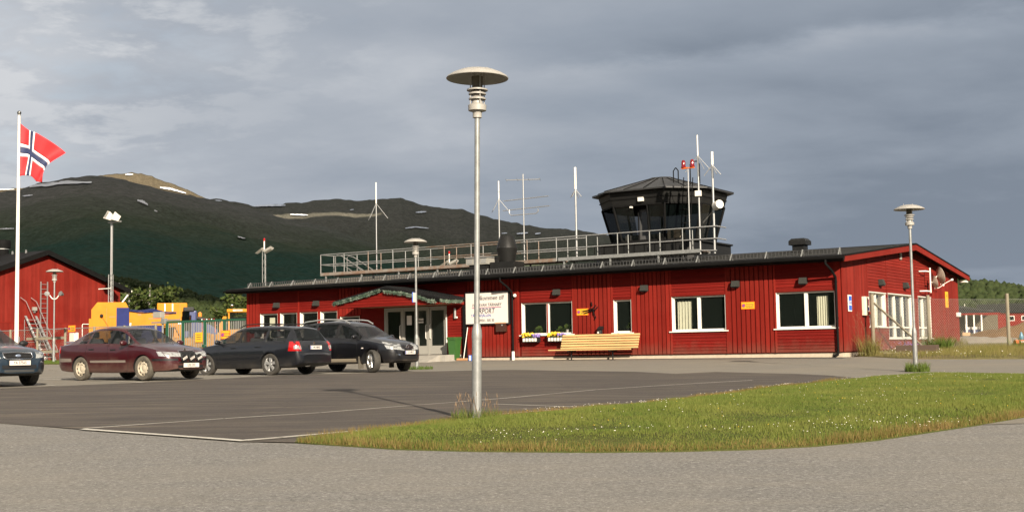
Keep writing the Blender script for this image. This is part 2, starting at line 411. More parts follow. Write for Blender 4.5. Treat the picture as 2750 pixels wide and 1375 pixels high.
def asphalt(name, base, dark, light, grain=55, patch=(.3, .25, .18), pamt=.35, streak=0., rough=.85, crack=0.):
    m, n, l, b = node_mat(name)
    tcn = n.new('ShaderNodeTexCoord'); v = tcn.outputs['Object']
    g1 = tnoise(n, l, v, grain, 3, .75); g2 = tnoise(n, l, v, grain * 2.7, 2, .7); big = tnoise(n, l, v, .35, 5, .6); mid = tnoise(n, l, v, 2.3, 5, .65)
    c = nmix(n, l, nmap(n, l, g1, .36, .62), dark, base)
    c = nmix(n, l, nmap(n, l, g2, .60, .74), c, light)
    g3 = tnoise(n, l, v, grain * .85, 2, .7)
    c = nmix(n, l, nmap(n, l, g3, .58, .70, 0, .45), c, light)
    c = nmix(n, l, nmap(n, l, g3, .44, .32, 0, .45), c, dark)
    c = nmix(n, l, nmap(n, l, big, .42, .70, 0, pamt), c, patch)
    c = nmix(n, l, nmap(n, l, mid, .55, .80, 0, pamt * .8), c, patch)
    if streak:
        st = tnoise(n, l, v, 1.1, 6, .6, (.35, 2.6, 1), radians(-28))
        c = nmix(n, l, nmap(n, l, st, .50, .66, 0, streak), c, patch)
        st2 = tnoise(n, l, v, .8, 5, .6, (.4, 3.2, 1), radians(35))
        c = nmix(n, l, nmap(n, l, st2, .50, .64, 0, streak), c, tuple(x * .62 for x in base))
        sn = tnoise(n, l, v, 3.2, 4, .55)
        c = nmix(n, l, nmap(n, l, sn, .68, .74, 0, streak * .8), c, tuple(x * .5 for x in base))
    vo = n.new('ShaderNodeTexVoronoi'); vo.feature = 'DISTANCE_TO_EDGE'; vo.inputs['Scale'].default_value = .33
    wv = tnoise(n, l, v, 1.4, 5, .7)
    ad = n.new('ShaderNodeMix'); ad.data_type = 'VECTOR'; ad.inputs[0].default_value = .16; l.new(v, ad.inputs[4])
    cb = n.new('ShaderNodeTexNoise'); cb.inputs['Scale'].default_value = 1.2; l.new(v, cb.inputs[0]); l.new(cb.outputs['Color'], ad.inputs[5]); l.new(ad.outputs[1], vo.inputs[0])
    ck = nmap(n, l, vo.outputs[0], .002, .006, crack, 0)
    c = nmix(n, l, ck, c, tuple(x * .35 for x in base))
    l.new(c, b.inputs['Base Color']); b.inputs['Roughness'].default_value = rough; b.inputs['Specular IOR Level'].default_value = .3
    bp = n.new('ShaderNodeBump'); bp.inputs['Strength'].default_value = .55; bp.inputs['Distance'].default_value = .012
    l.new(g1, bp.inputs['Height']); l.new(bp.outputs[0], b.inputs['Normal'])
    return m
ROAD_M = asphalt('coarse_grey_asphalt', (.215, .207, .192), (.095, .091, .084), (.50, .48, .45), 30, (.235, .215, .180), .45, .22)
LOT_M = asphalt('dark_brown_asphalt', (.072, .062, .055), (.046, .039, .035), (.135, .118, .105), 36, (.15, .125, .095), .30, .60, crack=.25)
FORE_M = asphalt('pale_asphalt', (.195, .182, .155), (.155, .142, .12), (.26, .24, .21), 40, (.225, .20, .155), .5, .25)
STRIP_M = asphalt('fresh_dark_asphalt', (.105, .098, .088), (.08, .074, .066), (.15, .14, .13), 40, (.13, .12, .10), .4)
def ground_mat(name, c1, c2, c3, s=1.):
    m, n, l, b = node_mat(name)
    tcn = n.new('ShaderNodeTexCoord'); v = tcn.outputs['Object']
    a = tnoise(n, l, v, .5 * s, 6, .65); f = tnoise(n, l, v, 9 * s, 6, .7)
    c = nmix(n, l, nmap(n, l, a, .4, .65), c1, c2); c = nmix(n, l, nmap(n, l, f, .42, .68, 0, .7), c, c3)
    l.new(c, b.inputs['Base Color']); b.inputs['Roughness'].default_value = .95; b.inputs['Specular IOR Level'].default_value = .1
    bp = n.new('ShaderNodeBump'); bp.inputs['Strength'].default_value = .6; bp.inputs['Distance'].default_value = .05
    l.new(f, bp.inputs['Height']); l.new(bp.outputs[0], b.inputs['Normal'])
    return m
GROUND_M = ground_mat('gravelly_field', (.17, .15, .11), (.13, .125, .075), (.22, .19, .15))
LAWN_M = ground_mat('lawn_soil', (.055, .068, .018), (.075, .070, .024), (.05, .058, .016), 2)
VERGE_M = ground_mat('verge_soil', (.12, .105, .045), (.16, .12, .07), (.10, .11, .035), 2)
SAND_M = ground_mat('heaped_sand', (.155, .092, .046), (.115, .068, .034), (.20, .122, .062), 1.5)
def blade_mat(name, ca, cb, cc):
    m, n, l, b = node_mat(name)
    tcn = n.new('ShaderNodeTexCoord'); v = tcn.outputs['Object']
    a = tnoise(n, l, v, .9, 4, .6); f = tnoise(n, l, v, 40, 2, .6)
    c = nmix(n, l, nmap(n, l, a, .38, .66), ca, cb); c = nmix(n, l, nmap(n, l, f, .48, .70), c, cc)
    l.new(c, b.inputs['Base Color']); b.inputs['Roughness'].default_value = .7; b.inputs['Specular IOR Level'].default_value = .2
    tr = n.new('ShaderNodeBsdfTranslucent'); l.new(c, tr.inputs[0])
    mx = n.new('ShaderNodeMixShader'); mx.inputs[0].default_value = .35
    l.new(b.outputs[0], mx.inputs[1]); l.new(tr.outputs[0], mx.inputs[2]); l.new(mx.outputs[0], n['Material Output'].inputs[0])
    return m
BLADE_M = blade_mat('lawn_grass', (.100, .150, .022), (.168, .190, .038), (.230, .226, .070))
BLADEF_M = blade_mat('fringe_grass', (.19, .14, .045), (.26, .17, .07), (.14, .15, .03))
BLADEW_M = blade_mat('meadow_grass', (.14, .15, .028), (.22, .19, .06), (.30, .22, .11))
BLADED_M = blade_mat('lush_grass', (.055, .11, .018), (.10, .155, .025), (.18, .19, .05))
PETALW = mat('clover_white', (.78, .74, .66), .8)
PETALY = mat('flower_yellow', (.85, .50, .03), .7)
PETALP = mat('flower_violet', (.22, .15, .40), .7)

def axis_lines(a, b, step=1.):
    base = list(np.arange(a, b + .01, step)); out = []; k = step; x = b
    while x < 14000: k *= 1.28; x += k; out.append(x)
    k = step; x = a; left = []
    while x > -14000: k *= 1.28; x -= k; left.append(x)
    return left[::-1] + base + out
gx, gy = axis_lines(-45, 45), axis_lines(2, 95)
mb = MB()
GXX, GYY = np.meshgrid(gx, gy)
GZZ = ztn(GXX, GYY) - .03
mb.v = list(zip(GXX.ravel().tolist(), GYY.ravel().tolist(), GZZ.ravel().tolist()))
nx = len(gx)
mb.f = [(j * nx + i, j * nx + i + 1, (j + 1) * nx + i + 1, (j + 1) * nx + i) for j in range(len(gy) - 1) for i in range(nx - 1)]
mb.m = [0] * len(mb.f)
tag(mb.build('ground', GROUND_M, fixn=False, smooth=60), kind='structure')

def drape(name, poly, off, matl, parent=None, cut=True, zfun=None, skirt=0.):
    bm = bmesh.new()
    f = bm.faces.new([bm.verts.new((x, y, 0)) for x, y in poly])
    if f.normal.z < 0: f.normal_flip()
    bmesh.ops.triangulate(bm, faces=bm.faces[:])
    xs = [p[0] for p in poly]; ys = [p[1] for p in poly]
    if cut:
        for x in range(math.ceil(min(xs)), math.floor(max(xs)) + 1):
            bmesh.ops.bisect_plane(bm, geom=bm.verts[:] + bm.edges[:] + bm.faces[:], plane_co=(x, 0, 0), plane_no=(1, 0, 0))
        for y in range(math.ceil(min(ys)), math.floor(max(ys)) + 1):
            bmesh.ops.bisect_plane(bm, geom=bm.verts[:] + bm.edges[:] + bm.faces[:], plane_co=(0, y, 0), plane_no=(0, 1, 0))
    for v in bm.verts: v.co.z = zt(v.co.x, v.co.y) + off + (zfun(v.co.x, v.co.y) if zfun else 0)
    if skirt:
        be = [e for e in bm.edges if e.is_boundary]
        r = bmesh.ops.extrude_edge_only(bm, edges=be)
        for v in [g for g in r['geom'] if isinstance(g, bmesh.types.BMVert)]: v.co.z -= skirt
    bmesh.ops.recalc_face_normals(bm, faces=bm.faces[:])
    for f in bm.faces:
        if not skirt and f.normal.z < 0: f.normal_flip()
        f.smooth = True
    me = bpy.data.meshes.new(name); bm.to_mesh(me); bm.free(); me.materials.append(matl)
    return link(name, me, parent)
ROADEDGE = [(-6.95, 16.98), (-6.14, 16.28), (-5.33, 15.57), (-4.11, 14.54), (-2.93, 13.64), (-2.35, 13.42), (-1.79, 13.02), (-1.18, 12.59), (-0.37, 12.3), (0.77, 12.08), (1.53, 12.06), (2.31, 12.14), (2.93, 12.35), (3.65, 12.81), (4.23, 13.37), (4.87, 13.99), (5.58, 14.68), (6.21, 15.36), (8.6, 18.2), (12.5, 23.6)]
ISLTOP = [(-2.35, 13.42), (-1.86, 14.2), (-1.4, 14.98), (-0.97, 15.77), (-0.49, 16.38), (0.03, 16.92), (0.58, 17.51), (1.72, 18.43), (2.51, 19.62), (3.37, 21.07), (4.42, 23.05), (5.52, 24.74), (6.97, 27.33), (8.38, 29.25), (9.83, 30.86), (10.66, 30.45), (11.26, 29.5), (11.73, 28.93), (13.6, 26.6)]
DARKTOP = [(-14.6, 23.7), (-11.69, 28.57), (-10.66, 29.47), (-9.31, 31.18), (-8.12, 33.16), (-6.81, 36.26), (-4.77, 38.32), (-3.17, 39.52), (-1.43, 39.93), (-0.04, 39.92), (1.29, 38.24), (3.5, 36.0), (4.37, 33.94), (5.63, 35.11), (6.49, 33.83), (7.35, 32.87), (7.82, 31.41), (7.97, 29.6)]
road = tag(drape('road', [(-14.6, 23.7)] + ROADEDGE + [(13.7, 26.6), (24, 31.3), (30, 29), (30, 24), (30, 1), (-30, 1), (-30, 34)], -.006, ROAD_M), kind='structure')
fore = tag(drape('forecourt', [(-14.8, 23.4), (-6.9, 16.9), (-2.9, 13.55), (3, 14), (9, 20), (13.2, 26.4), (24, 31), (32, 28), (44, 22), (44, 26), (24, 34.6), (15.78, 38.85), (14.3, 39.5), (12.9, 40.35), (12.0, 43.3), (11.45, 43.2), (-12.5, 58.5), (-33, 71.5), (-42, 60), (-40, 44)], 0., FORE_M), kind='structure')
lot = tag(drape('parking_lot', ROADEDGE[:6] + ISLTOP[1:13] + [(7.9, 28.7)] + DARKTOP[::-1], .004, LOT_M), kind='structure')
p0, p1 = W(-15.5, -.02), W(.2, -.02)
strip = tag(drape('facade_strip', [(p0.x, p0.y), (p1.x, p1.y), (10.98, 42.0), (7.16, 44.62), (3.16, 47.9), (-1.6, 51.55), (-3.0, 52.2)], .005, STRIP_M), kind='structure')
island_poly = ROADEDGE[5:] + ISLTOP[::-1][:-1]
def poly_dist(x, y, poly):
    d = 1e9
    for (ax, ay), (bx, by) in zip(poly, poly[1:] + poly[:1]):
        t = max(0, min(1, ((x - ax) * (bx - ax) + (y - ay) * (by - ay)) / ((bx - ax) ** 2 + (by - ay) ** 2 + 1e-9)))
        d = min(d, math.hypot(x - ax - t * (bx - ax), y - ay - t * (by - ay)))
    return d
def inside(x, y, poly):
    c = False; n = len(poly)
    for i in range(n):
        (ax, ay), (bx, by) = poly[i], poly[i - 1]
        if (ay > y) != (by > y) and x < (bx - ax) * (y - ay) / (by - ay) + ax: c = not c
    return c
def island_rise(x, y): return .07 * min(1, poly_dist(x, y, island_poly) / .9) + .002
lawn = tag(drape('lawn', island_poly, .004, LAWN_M, zfun=island_rise, skirt=.03), kind='structure')
verge_poly = [(12.05, 43.35), (12.55, 41.3), (12.95, 40.5), (14.5, 39.65), (15.8, 38.95), (24, 34.8), (44, 26.3), (47, 40), (34, 52), (24, 57.5), (20.6, 57.9), (20.1, 57.0), (16.0, 50.4), (11.9, 43.9)]
verge = tag(drape('verge', verge_poly, .006, VERGE_M, zfun=lambda x, y: .06 * min(1, poly_dist(x, y, verge_poly) / .8), skirt=.06), kind='structure')
lp = [W(-52, -5.6), W(-34.2, -5.0), W(-33.6, -2.2), W(-34.5, -.6), W(-52, -.6)]
left_poly = [(p.x, p.y) for p in lp]
lawn_l = tag(drape('grass_strip', left_poly, .006, LAWN_M, zfun=lambda x, y: .04, skirt=.08), kind='structure')
# painted lines
MARK_M = asphalt('worn_road_paint', (.58, .56, .50), (.40, .38, .33), (.68, .66, .6), 30, (.20, .18, .15), .75)
def line(pts, w, parent, off=.011):
    for k, (a, b) in enumerate(zip(pts, pts[1:])):
        a, b = Vector(a), Vector(b); d = (b - a).normalized(); nn = Vector((-d.y, d.x)) * w / 2
        if k: a = a + d * .02
        drape('marking_line', [tuple(a + nn), tuple(b + nn), tuple(b - nn), tuple(a - nn)][::-1], off, MARK_M, parent)
line([(-5.33, 15.54), (-2.93, 13.64)], .11, lot)
line([(-2.93, 13.70), (-2.61, 13.95), (-2.23, 14.30), (-1.65, 14.78), (-1.30, 15.30)], .13, lot)
line([(-.29, 16.84), (0.7, 17.74), (1.68, 18.50), (2.2, 19.3)], .10, lot)
line([(-5.36, 15.63), (-3.91, 16.9), (-2.75, 17.75), (-0.97, 19.78), (0.04, 21.11), (1.54, 23.71), (3.33, 25.89), (5.35, 28.2)], .06, lot)
line([(-0.33, 19.18), (1.05, 18.01)], .07, lot)
line([(-14.51, 38.23), (-13.62, 38.61)], .10, fore); line([(-13.96, 36.74), (-9.82, 31.79)], .10, fore)
line([(-9.65, 31.55), (-9.16, 31.0)], .10, fore); line([(-11.19, 30.08), (-10.85, 29.65)], .10, fore)
line([(-18.09, 48.55), (-16.77, 47.35)], .10, fore); line([(-8.51, 37.43), (-7.05, 36.35)], .10, fore)
line([(-7.8, 35.9), (-7.45, 35.3)], .10, fore); line([(-6.15, 37.6), (-4.3, 39.3)], .10, fore); line([(-2.75, 40.2), (-1.2, 40.6)], .10, fore)

def hnoise(x, y, seed, s):
    """smooth value noise"""
    rg = np.random.default_rng(seed); T = rg.uniform(-1, 1, (64, 64))
    u, v = x / s, y / s; i, j = np.floor(u).astype(int), np.floor(v).astype(int); fu, fv = u - i, v - j
    fu = fu * fu * (3 - 2 * fu); fv = fv * fv * (3 - 2 * fv)
    g = lambda a, b: T[a % 64, b % 64]
    return (g(i, j) * (1 - fu) + g(i + 1, j) * fu) * (1 - fv) + (g(i, j + 1) * (1 - fu) + g(i + 1, j + 1) * fu) * fv
# grass: real blades
def blades(name, poly, count, h, w, matl, seed, zfun, keep=None, lean=.5, kind='stuff', label=None, cat=None, mult=3):
    rg = np.random.default_rng(seed)
    P = np.array(poly); lo, hi = P.min(0), P.max(0)
    px = rg.uniform(lo[0], hi[0], count * mult); py = rg.uniform(lo[1], hi[1], count * mult)
    ins = np.zeros(len(px), bool)
    for i in range(len(P)):
        (ax, ay), (bx, by) = P[i], P[i - 1]
        if ay == by: continue
        cnd = ((ay > py) != (by > py)) & (px < (bx - ax) * (py - ay) / (by - ay) + ax)
        ins ^= cnd
    px, py = px[ins], py[ins]
    d = np.full(len(px), 1e9)
    for i in range(len(P)):
        a, b = P[i - 1], P[i]; ab = b - a
        t = np.clip(((px - a[0]) * ab[0] + (py - a[1]) * ab[1]) / (ab @ ab + 1e-9), 0, 1)
        d = np.minimum(d, np.hypot(px - a[0] - t * ab[0], py - a[1] - t * ab[1]))
    if keep is not None:
        k = keep(px, py, d, rg); px, py, d = px[k], py[k], d[k]
    px, py, d = px[:count], py[:count], d[:count]
    n = len(px)
    pz = ztn(px, py) + zfun(d)
    ang = rg.uniform(0, 2 * pi, n); hh = h * rg.uniform(.45, 1.25, n) * (1 + .55 * hnoise(px, py, seed + 90, .55) * (h < .1) + .35 * hnoise(px, py, seed + 91, 1.9)); ww = w * rg.uniform(.6, 1.3, n)
    la = rg.uniform(0, 2 * pi, n); ll = hh * lean * rg.uniform(.2, 1, n)
    V = np.empty((n, 3, 3))
    V[:, 0] = np.c_[px - np.cos(ang) * ww / 2, py - np.sin(ang) * ww / 2, pz]
    V[:, 1] = np.c_[px + np.cos(ang) * ww / 2, py + np.sin(ang) * ww / 2, pz]
    V[:, 2] = np.c_[px + np.cos(la) * ll, py + np.sin(la) * ll, pz + hh]
    me = bpy.data.meshes.new(name)
    me.vertices.add(n * 3); me.loops.add(n * 3); me.polygons.add(n)
    me.vertices.foreach_set('co', V.ravel()); me.loops.foreach_set('vertex_index', np.arange(n * 3))
    me.polygons.foreach_set('loop_start', np.arange(0, n * 3, 3)); me.update(calc_edges=True); me.materials.append(matl)
    o = link(name, me)
    return tag(o, label, cat, kind=kind)
isl_z = lambda d: .07 * np.minimum(1, d / .9) + .0
blades('lawn_grass', island_poly, 360000, .040, .0070, BLADE_M, 1, isl_z, label='short mown green grass covering the lawn island by the lamp posts', cat='grass')
blades('fringe_grass', island_poly, 30000, .07, .007, BLADEF_M, 2, isl_z, keep=lambda x, y, d, r: (d < .42) & (y < 27) & (r.random(len(x)) < np.exp(-d * 9)), mult=60, label='dry brown grass fringe along the edge of the lawn island', cat='grass')
vz = lambda d: .06 * np.minimum(1, d / .8)
blades('meadow_grass', verge_poly, 110000, .17, .010, BLADEW_M, 3, vz, keep=lambda x, y, d, r: (x < 31) & (r.random(len(x)) < .25 + .75 * np.minimum(1, d / 1.5)), label='unmown brownish meadow grass beside the gable end of the terminal', cat='grass')
blades('strip_grass', left_poly, 40000, .10, .012, BLADED_M, 5, lambda d: .04 + 0 * d, label='green grass strip below the fence on the left', cat='grass')
def flower_mesh(pts, r, name, matl, label):
    m_ = MB()
    for x, y, z in pts:
        a = random.uniform(0, 6.3); s_ = r * random.uniform(.7, 1.2)
        m_.add([(x + s_ * cos(a), y + s_ * sin(a), z), (x + s_ * cos(a + 2.1), y + s_ * sin(a + 2.1), z), (x + s_ * cos(a + 4.2), y + s_ * sin(a + 4.2), z), (x, y, z + s_ * .9), (x, y, z - s_ * .5)],
               [(0, 1, 3), (1, 2, 3), (2, 0, 3), (1, 0, 4), (2, 1, 4), (0, 2, 4)])
    return tag(m_.build(name, matl, fixn=False), label, 'flowers', kind='stuff')
random.seed(11)
fp = []
patches = [((-.2 + i * .09, 16.9 + i * .075), .30) for i in range(22)] + [((2.4 + i * .14, 19.7 + i * .22), .35) for i in range(24)]
patches += [((7 + random.uniform(-1, 3.5), 26.5 + random.uniform(-3.5, 3)), .9) for _ in range(26)]
patches += [((random.uniform(1.2, 6), random.uniform(15, 24)), .8) for _ in range(22)]
patches += [((2.0 + i * .22 + random.uniform(-.2, .2), 12.9 + .085 * i + random.uniform(-.2, .35)), .28) for i in range(16)]
patches += [((-.2 + i * .2, 12.75 + random.uniform(-.05, .5)), .22) for i in range(9)]
for (cx0, cy0), rr in patches:
    for _ in range(random.randint(2, 8)):
        x, y = cx0 + random.gauss(0, rr * .6), cy0 + random.gauss(0, rr * .6)
        if inside(x, y, island_poly): fp.append((x, y, zt(x, y) + island_rise(x, y) + random.uniform(.045, .07)))
flower_mesh(fp, .0065, 'clover_flowers', PETALW, 'scattered white clover heads in the lawn island')
fp2 = [(x, y, zt(x, y) + island_rise(x, y) + .05) for x, y in [(random.uniform(0, 9), random.uniform(13, 28)) for _ in range(160)] if inside(x, y, island_poly)]
flower_mesh(fp2, .006, 'yellow_flowers', PETALY, 'tiny yellow flowers dotted over the lawn island')
fp3 = []
for _ in range(420):
    x, y = random.uniform(12.5, 26), random.uniform(36, 46)
    if inside(x, y, verge_poly) and poly_dist(x, y, verge_poly) < 2.3 + random.uniform(-1, .5): fp3.append((x, y, zt(x, y) + random.uniform(.12, .24)))
flower_mesh(fp3, .018, 'verge_flowers', PETALW, 'white flowers in the verge along the access road')
def tuft(name, x, y, z, n, h, spread, matl, label, group=None, seed=0, wid=.010, heads=None):
    rg = random.Random(seed); m_ = MB()
    for i in range(n):
        a = rg.uniform(0, 6.3); rr = spread * sqrt(rg.random()); bx, by = x + rr * cos(a), y + rr * sin(a)
        hh = h * rg.uniform(.45, 1.1); la = rg.uniform(0, 6.3); ll = hh * rg.uniform(.15, .6); t = rg.uniform(0, 6.3); w_ = wid * rg.uniform(.6, 1.2)
        ox, oy = cos(t) * w_ / 2, sin(t) * w_ / 2
        mx_, my_ = bx + cos(la) * ll * .35, by + sin(la) * ll * .35
        m_.add([(bx - ox, by - oy, z), (bx + ox, by + oy, z), (mx_ + ox * .8, my_ + oy * .8, z + hh * .6), (mx_ - ox * .8, my_ - oy * .8, z + hh * .6), (bx + cos(la) * ll, by + sin(la) * ll, z + hh)], [(0, 1, 2, 3), (3, 2, 4)])
    mats = [matl]
    if heads:
        mats.append(MATS['grass_heads'])
        for i in range(heads):
            a = rg.uniform(0, 6.3); rr = spread * sqrt(rg.random()); b0 = Vector((x + rr * cos(a), y + rr * sin(a), z)); la = rg.uniform(0, 6.3)
            hh = h * rg.uniform(.9, 2.1); tp = b0 + Vector((cos(la) * hh * .35, sin(la) * hh * .35, hh))
            m_.tube([b0, (b0 + tp) / 2 + Vector((0, 0, hh * .08)), tp], .0022, 3, mi=1); m_.tube([tp - Vector((0, 0, .01)), tp + Vector((cos(la) * .015, sin(la) * .015, .04))], [.006, .002], 4, mi=1)
    return tag(m_.build(name, mats, fixn=False), label, 'grass tuft', group, 'stuff')
mat('grass_heads', (.17, .11, .06), .8)
z_ = lambda x, y: zt(x, y) + island_rise(x, y) if inside(x, y, island_poly) else zt(x, y)
tuft('grass_tuft', -.48, 15.78, z_(-.48, 15.81), 420, .15, .32, BLADE_M, 'tall grass tuft with seed heads at the foot of the big lamp post', seed=3, heads=34, wid=.006)
tuft('grass_tuft', 10.59, 33.0, z_(10.59, 33.0), 520, .26, .32, BLADED_M, 'lush grass tuft at the foot of the right-hand lamp post', seed=4, heads=18, wid=.014)
tuft('grass_tuft', -3.15, 42.45, zt(-3.2, 42.4), 330, .14, .42, BLADED_M, 'small grass tuft at the foot of the lamp post by the entrance', seed=5, wid=.014)
tuft('grass_tuft', 16.2, 48.0, zt(16.2, 48.0), 600, .62, .6, BLADED_M, 'tall dark green grass clump by the far gable window', seed=6, wid=.02, heads=30)
tuft('grass_tuft', 12.35, 43.55, zt(12.3, 43.5), 300, .75, .40, BLADEW_M, 'tall dry grass clump at the plinth beside the fire alarm box', seed=7, wid=.014, heads=46)
for k, (x, y) in enumerate(((20.3, 49.2), (21.1, 48.6), (22.0, 49.3), (23.2, 49.6), (19.2, 55.2), (18.0, 52.6))):
    tuft('grass_tuft', x, y, zt(x, y), 300, .55, .8, BLADED_M if k < 4 else BLADEW_M, 'tall grass clump growing along the wire fence', 'grass clumps along the wire fence', seed=20 + k, wid=.022, heads=30)

# ---- mountains
def mountain_mat(name, forest, mid, heath, z0, z1, z2):
    m, n, l, b = node_mat(name)
    tcn = n.new('ShaderNodeTexCoord'); v = tcn.outputs['Object']
    sp = n.new('ShaderNodeSeparateXYZ'); l.new(v, sp.inputs[0])
    big = tnoise(n, l, v, .006, 6, .65, (1, 1, 2.2)); fine = tnoise(n, l, v, .05, 7, .75, (1, 1, 2.)); tree = tnoise(n, l, v, .16, 3, .8, (1, 1, 1.6))
    a = n.new('ShaderNodeMath'); a.operation = 'MULTIPLY_ADD'; l.new(big, a.inputs[0]); a.inputs[1].default_value = (z2 - z0) * .9; l.new(sp.outputs[2], a.inputs[2])
    s = a.outputs[0]; sh = (z2 - z0) * .45
    c = nmix(n, l, nmap(n, l, s, z0 + sh, z1 + sh), forest, mid)
    c = nmix(n, l, nmap(n, l, s, z1 + sh, z2 + sh), c, heath)
    c = nmix(n, l, nmap(n, l, fine, .40, .66, 0, .5), c, tuple(x * .6 for x in mid))
    k = nmix(n, l, nmap(n, l, tree, .35, .7), (.74, .74, .74), (1.24, 1.24, 1.24))
    c = nmix(n, l, 1., c, k, 'MULTIPLY')
    l.new(c, b.inputs['Base Color']); b.inputs['Roughness'].default_value = 1.; b.inputs['Specular IOR Level'].default_value = 0
    bp = n.new('ShaderNodeBump'); bp.inputs['Strength'].default_value = .7; bp.inputs['Distance'].default_value = 6.
    l.new(fine, bp.inputs['Height']); l.new(bp.outputs[0], b.inputs['Normal'])
    return m
class Mountain:
    def __init__(s, name, ridge, D, D0, matl, seed, gexp=1.25, rough=1., z0=-1.):
        s.az = np.array([a for a, e in ridge]); s.el = np.array([e for a, e in ridge]); s.D, s.D0, s.g, s.seed, s.r, s.z0 = D, D0, gexp, seed, rough, z0
        na, nt = 320, 110
        A = np.linspace(s.az[0], s.az[-1], na); T = np.concatenate([np.linspace(0, 1, nt), np.linspace(1.03, 1.5, 16)])
        AA, TT = np.meshgrid(A, T)
        X, Y, Z = s.pos(AA, TT)
        mb = MB(); mb.v = list(zip(X.ravel().tolist(), Y.ravel().tolist(), Z.ravel().tolist()))
        mb.f = [(j * na + i, j * na + i + 1, (j + 1) * na + i + 1, (j + 1) * na + i) for j in range(len(T) - 1) for i in range(na - 1)]; mb.m = [0] * len(mb.f)
        s.o = tag(mb.build(name, matl, fixn=False, smooth=80), kind='structure')
    def pos(s, az, t):
        az = np.asarray(az, float); t = np.asarray(t, float)
        el = np.interp(az, s.az, s.el)
        zr = np.tan(np.radians(el)) * s.D
        zr = zr + hnoise(az * 60, az * 0 + 3, s.seed + 9, 17) * s.D * .0006 * s.r + hnoise(az * 60, az * 0, s.seed + 8, 6) * s.D * .0002 * s.r
        up = np.minimum(t, 1); dn = np.maximum(t - 1, 0)
        d = s.D0 + (s.D - s.D0) * t
        z = s.z0 + (zr - s.z0) * up ** s.g - zr * dn * 1.6
        x, y = d * np.sin(np.radians(az)), d * np.cos(np.radians(az))
        sc = s.D / 40.; w = up * (1 - up) * 4
        z = z + w * s.r * (hnoise(x, y, s.seed, sc * 5) * sc * .42 + hnoise(x, y, s.seed + 1, sc * 1.7) * sc * .17 + hnoise(x, y, s.seed + 2, sc * .6) * sc * .055)
        return x, y, z + EYE
    def hit(s, az, el):
        lo, hi = .05, 1.
        for _ in range(40):
            m_ = (lo + hi) / 2; x, y, z = s.pos(az, m_)
            if math.degrees(math.atan2(float(z) - EYE, math.hypot(float(x), float(y)))) < el: lo = m_
            else: hi = m_
        return lo
    def snow(s, pts, w, k):
        """a lying snowbed, draped on the slope: pts along its length, w its height in degrees"""
        P = []; n = 18
        a = [p[0] for p in pts]; e = [p[1] for p in pts]; q = np.linspace(0, 1, len(pts)); rg = np.random.default_rng(k)
        for i in range(n + 1):
            u = i / n; az = float(np.interp(u, q, a)); el = float(np.interp(u, q, e)); ww = w * (.35 + .65 * sin(pi * min(max(u, .06), .94)) ** .6) * rg.uniform(.6, 1.15); ed = rg.uniform(-.2, .2) * w
            row = []
            for j in range(5):
                t = s.hit(az, min(el + ed * .4 + (j / 4 - .5) * ww, 88)); x, y, z = s.pos(az, t); row.append((float(x), float(y), float(z) + s.D * .0011))
            P.append(row)
        MB().grid(P).build('snow_patch', SNOW, s.o, fixn=False)
SNOW = mat('old_snow', (.80, .80, .80), .8, var=.12, vscale=.05)
M1R = [(-32.41, 5.47), (-26.89, 6.32), (-23.91, 6.91), (-22.36, 7.05), (-21.62, 7.19), (-20.78, 7.52), (-19.97, 7.68), (-18.91, 7.87), (-18.34, 7.92), (-17.5, 7.78), (-16.66, 7.59), (-15.82, 7.38), (-14.96, 7.19), (-13.76, 6.99), (-12.72, 6.77), (-11.67, 6.51), (-10.61, 6.2), (-9.55, 5.96), (-8.48, 5.75), (-7.4, 5.34), (-5.96, 4.79), (-3.43, 3.98), (0.2, 3.02), (3.82, 2.13), (9.18, 1.29), (16.08, 0.61)]
M2R = [(-19.97, 7.3), (-18.67, 7.82), (-17.84, 7.96), (-17.0, 8.05), (-16.58, 8.05), (-15.82, 7.8), (-15.14, 7.6), (-14.45, 7.32), (-13.76, 6.99), (-13.07, 6.63), (-12.02, 6.19)]
M3R = [(-15.13, 6.43), (-13.59, 6.96), (-13.07, 6.93), (-12.37, 6.81), (-11.67, 6.65), (-10.25, 6.79), (-8.47, 6.95), (-7.93, 7.01), (-7.03, 6.91), (-5.94, 7.0), (-5.03, 7.03), (-4.13, 6.72), (-3.04, 6.52), (-2.3, 6.48), (-1.58, 6.23), (-0.3, 5.94), (0.97, 5.64), (3.16, 5.41), (4.25, 5.21), (5.7, 4.9), (7.49, 4.54), (10.15, 4.05), (13.62, 3.14), (17.8, 2.13), (22.57, 1.14)]
MM1 = mountain_mat('forest_and_heath', (.040, .086, .068), (.098, .118, .080), (.185, .178, .160), 90, 150, 230)
MM3 = mountain_mat('heath_and_rock', (.048, .084, .058), (.105, .116, .076), (.150, .138, .110), 140, 200, 300)
MM2 = mountain_mat('dry_fell', (.08, .07, .044), (.118, .098, .064), (.138, .114, .076), 100, 200, 320)
m2 = Mountain('far_peak', M2R, 4600, 3300, MM2, 31, 1.1)
m3 = Mountain('back_mountain', M3R, 3300, 1700, MM3, 21, 1.2, 1.2)
m1 = Mountain('near_mountain', M1R, 2200, 420, MM1, 11, 1.35)
m0 = Mountain('far_snowy_ridge', [(-27, 7.1), (-24, 7.22), (-22.36, 7.17), (-21.41, 7.3), (-20.45, 7.15), (-19, 6.8)], 5200, 3800, MM2, 41, 1.1)
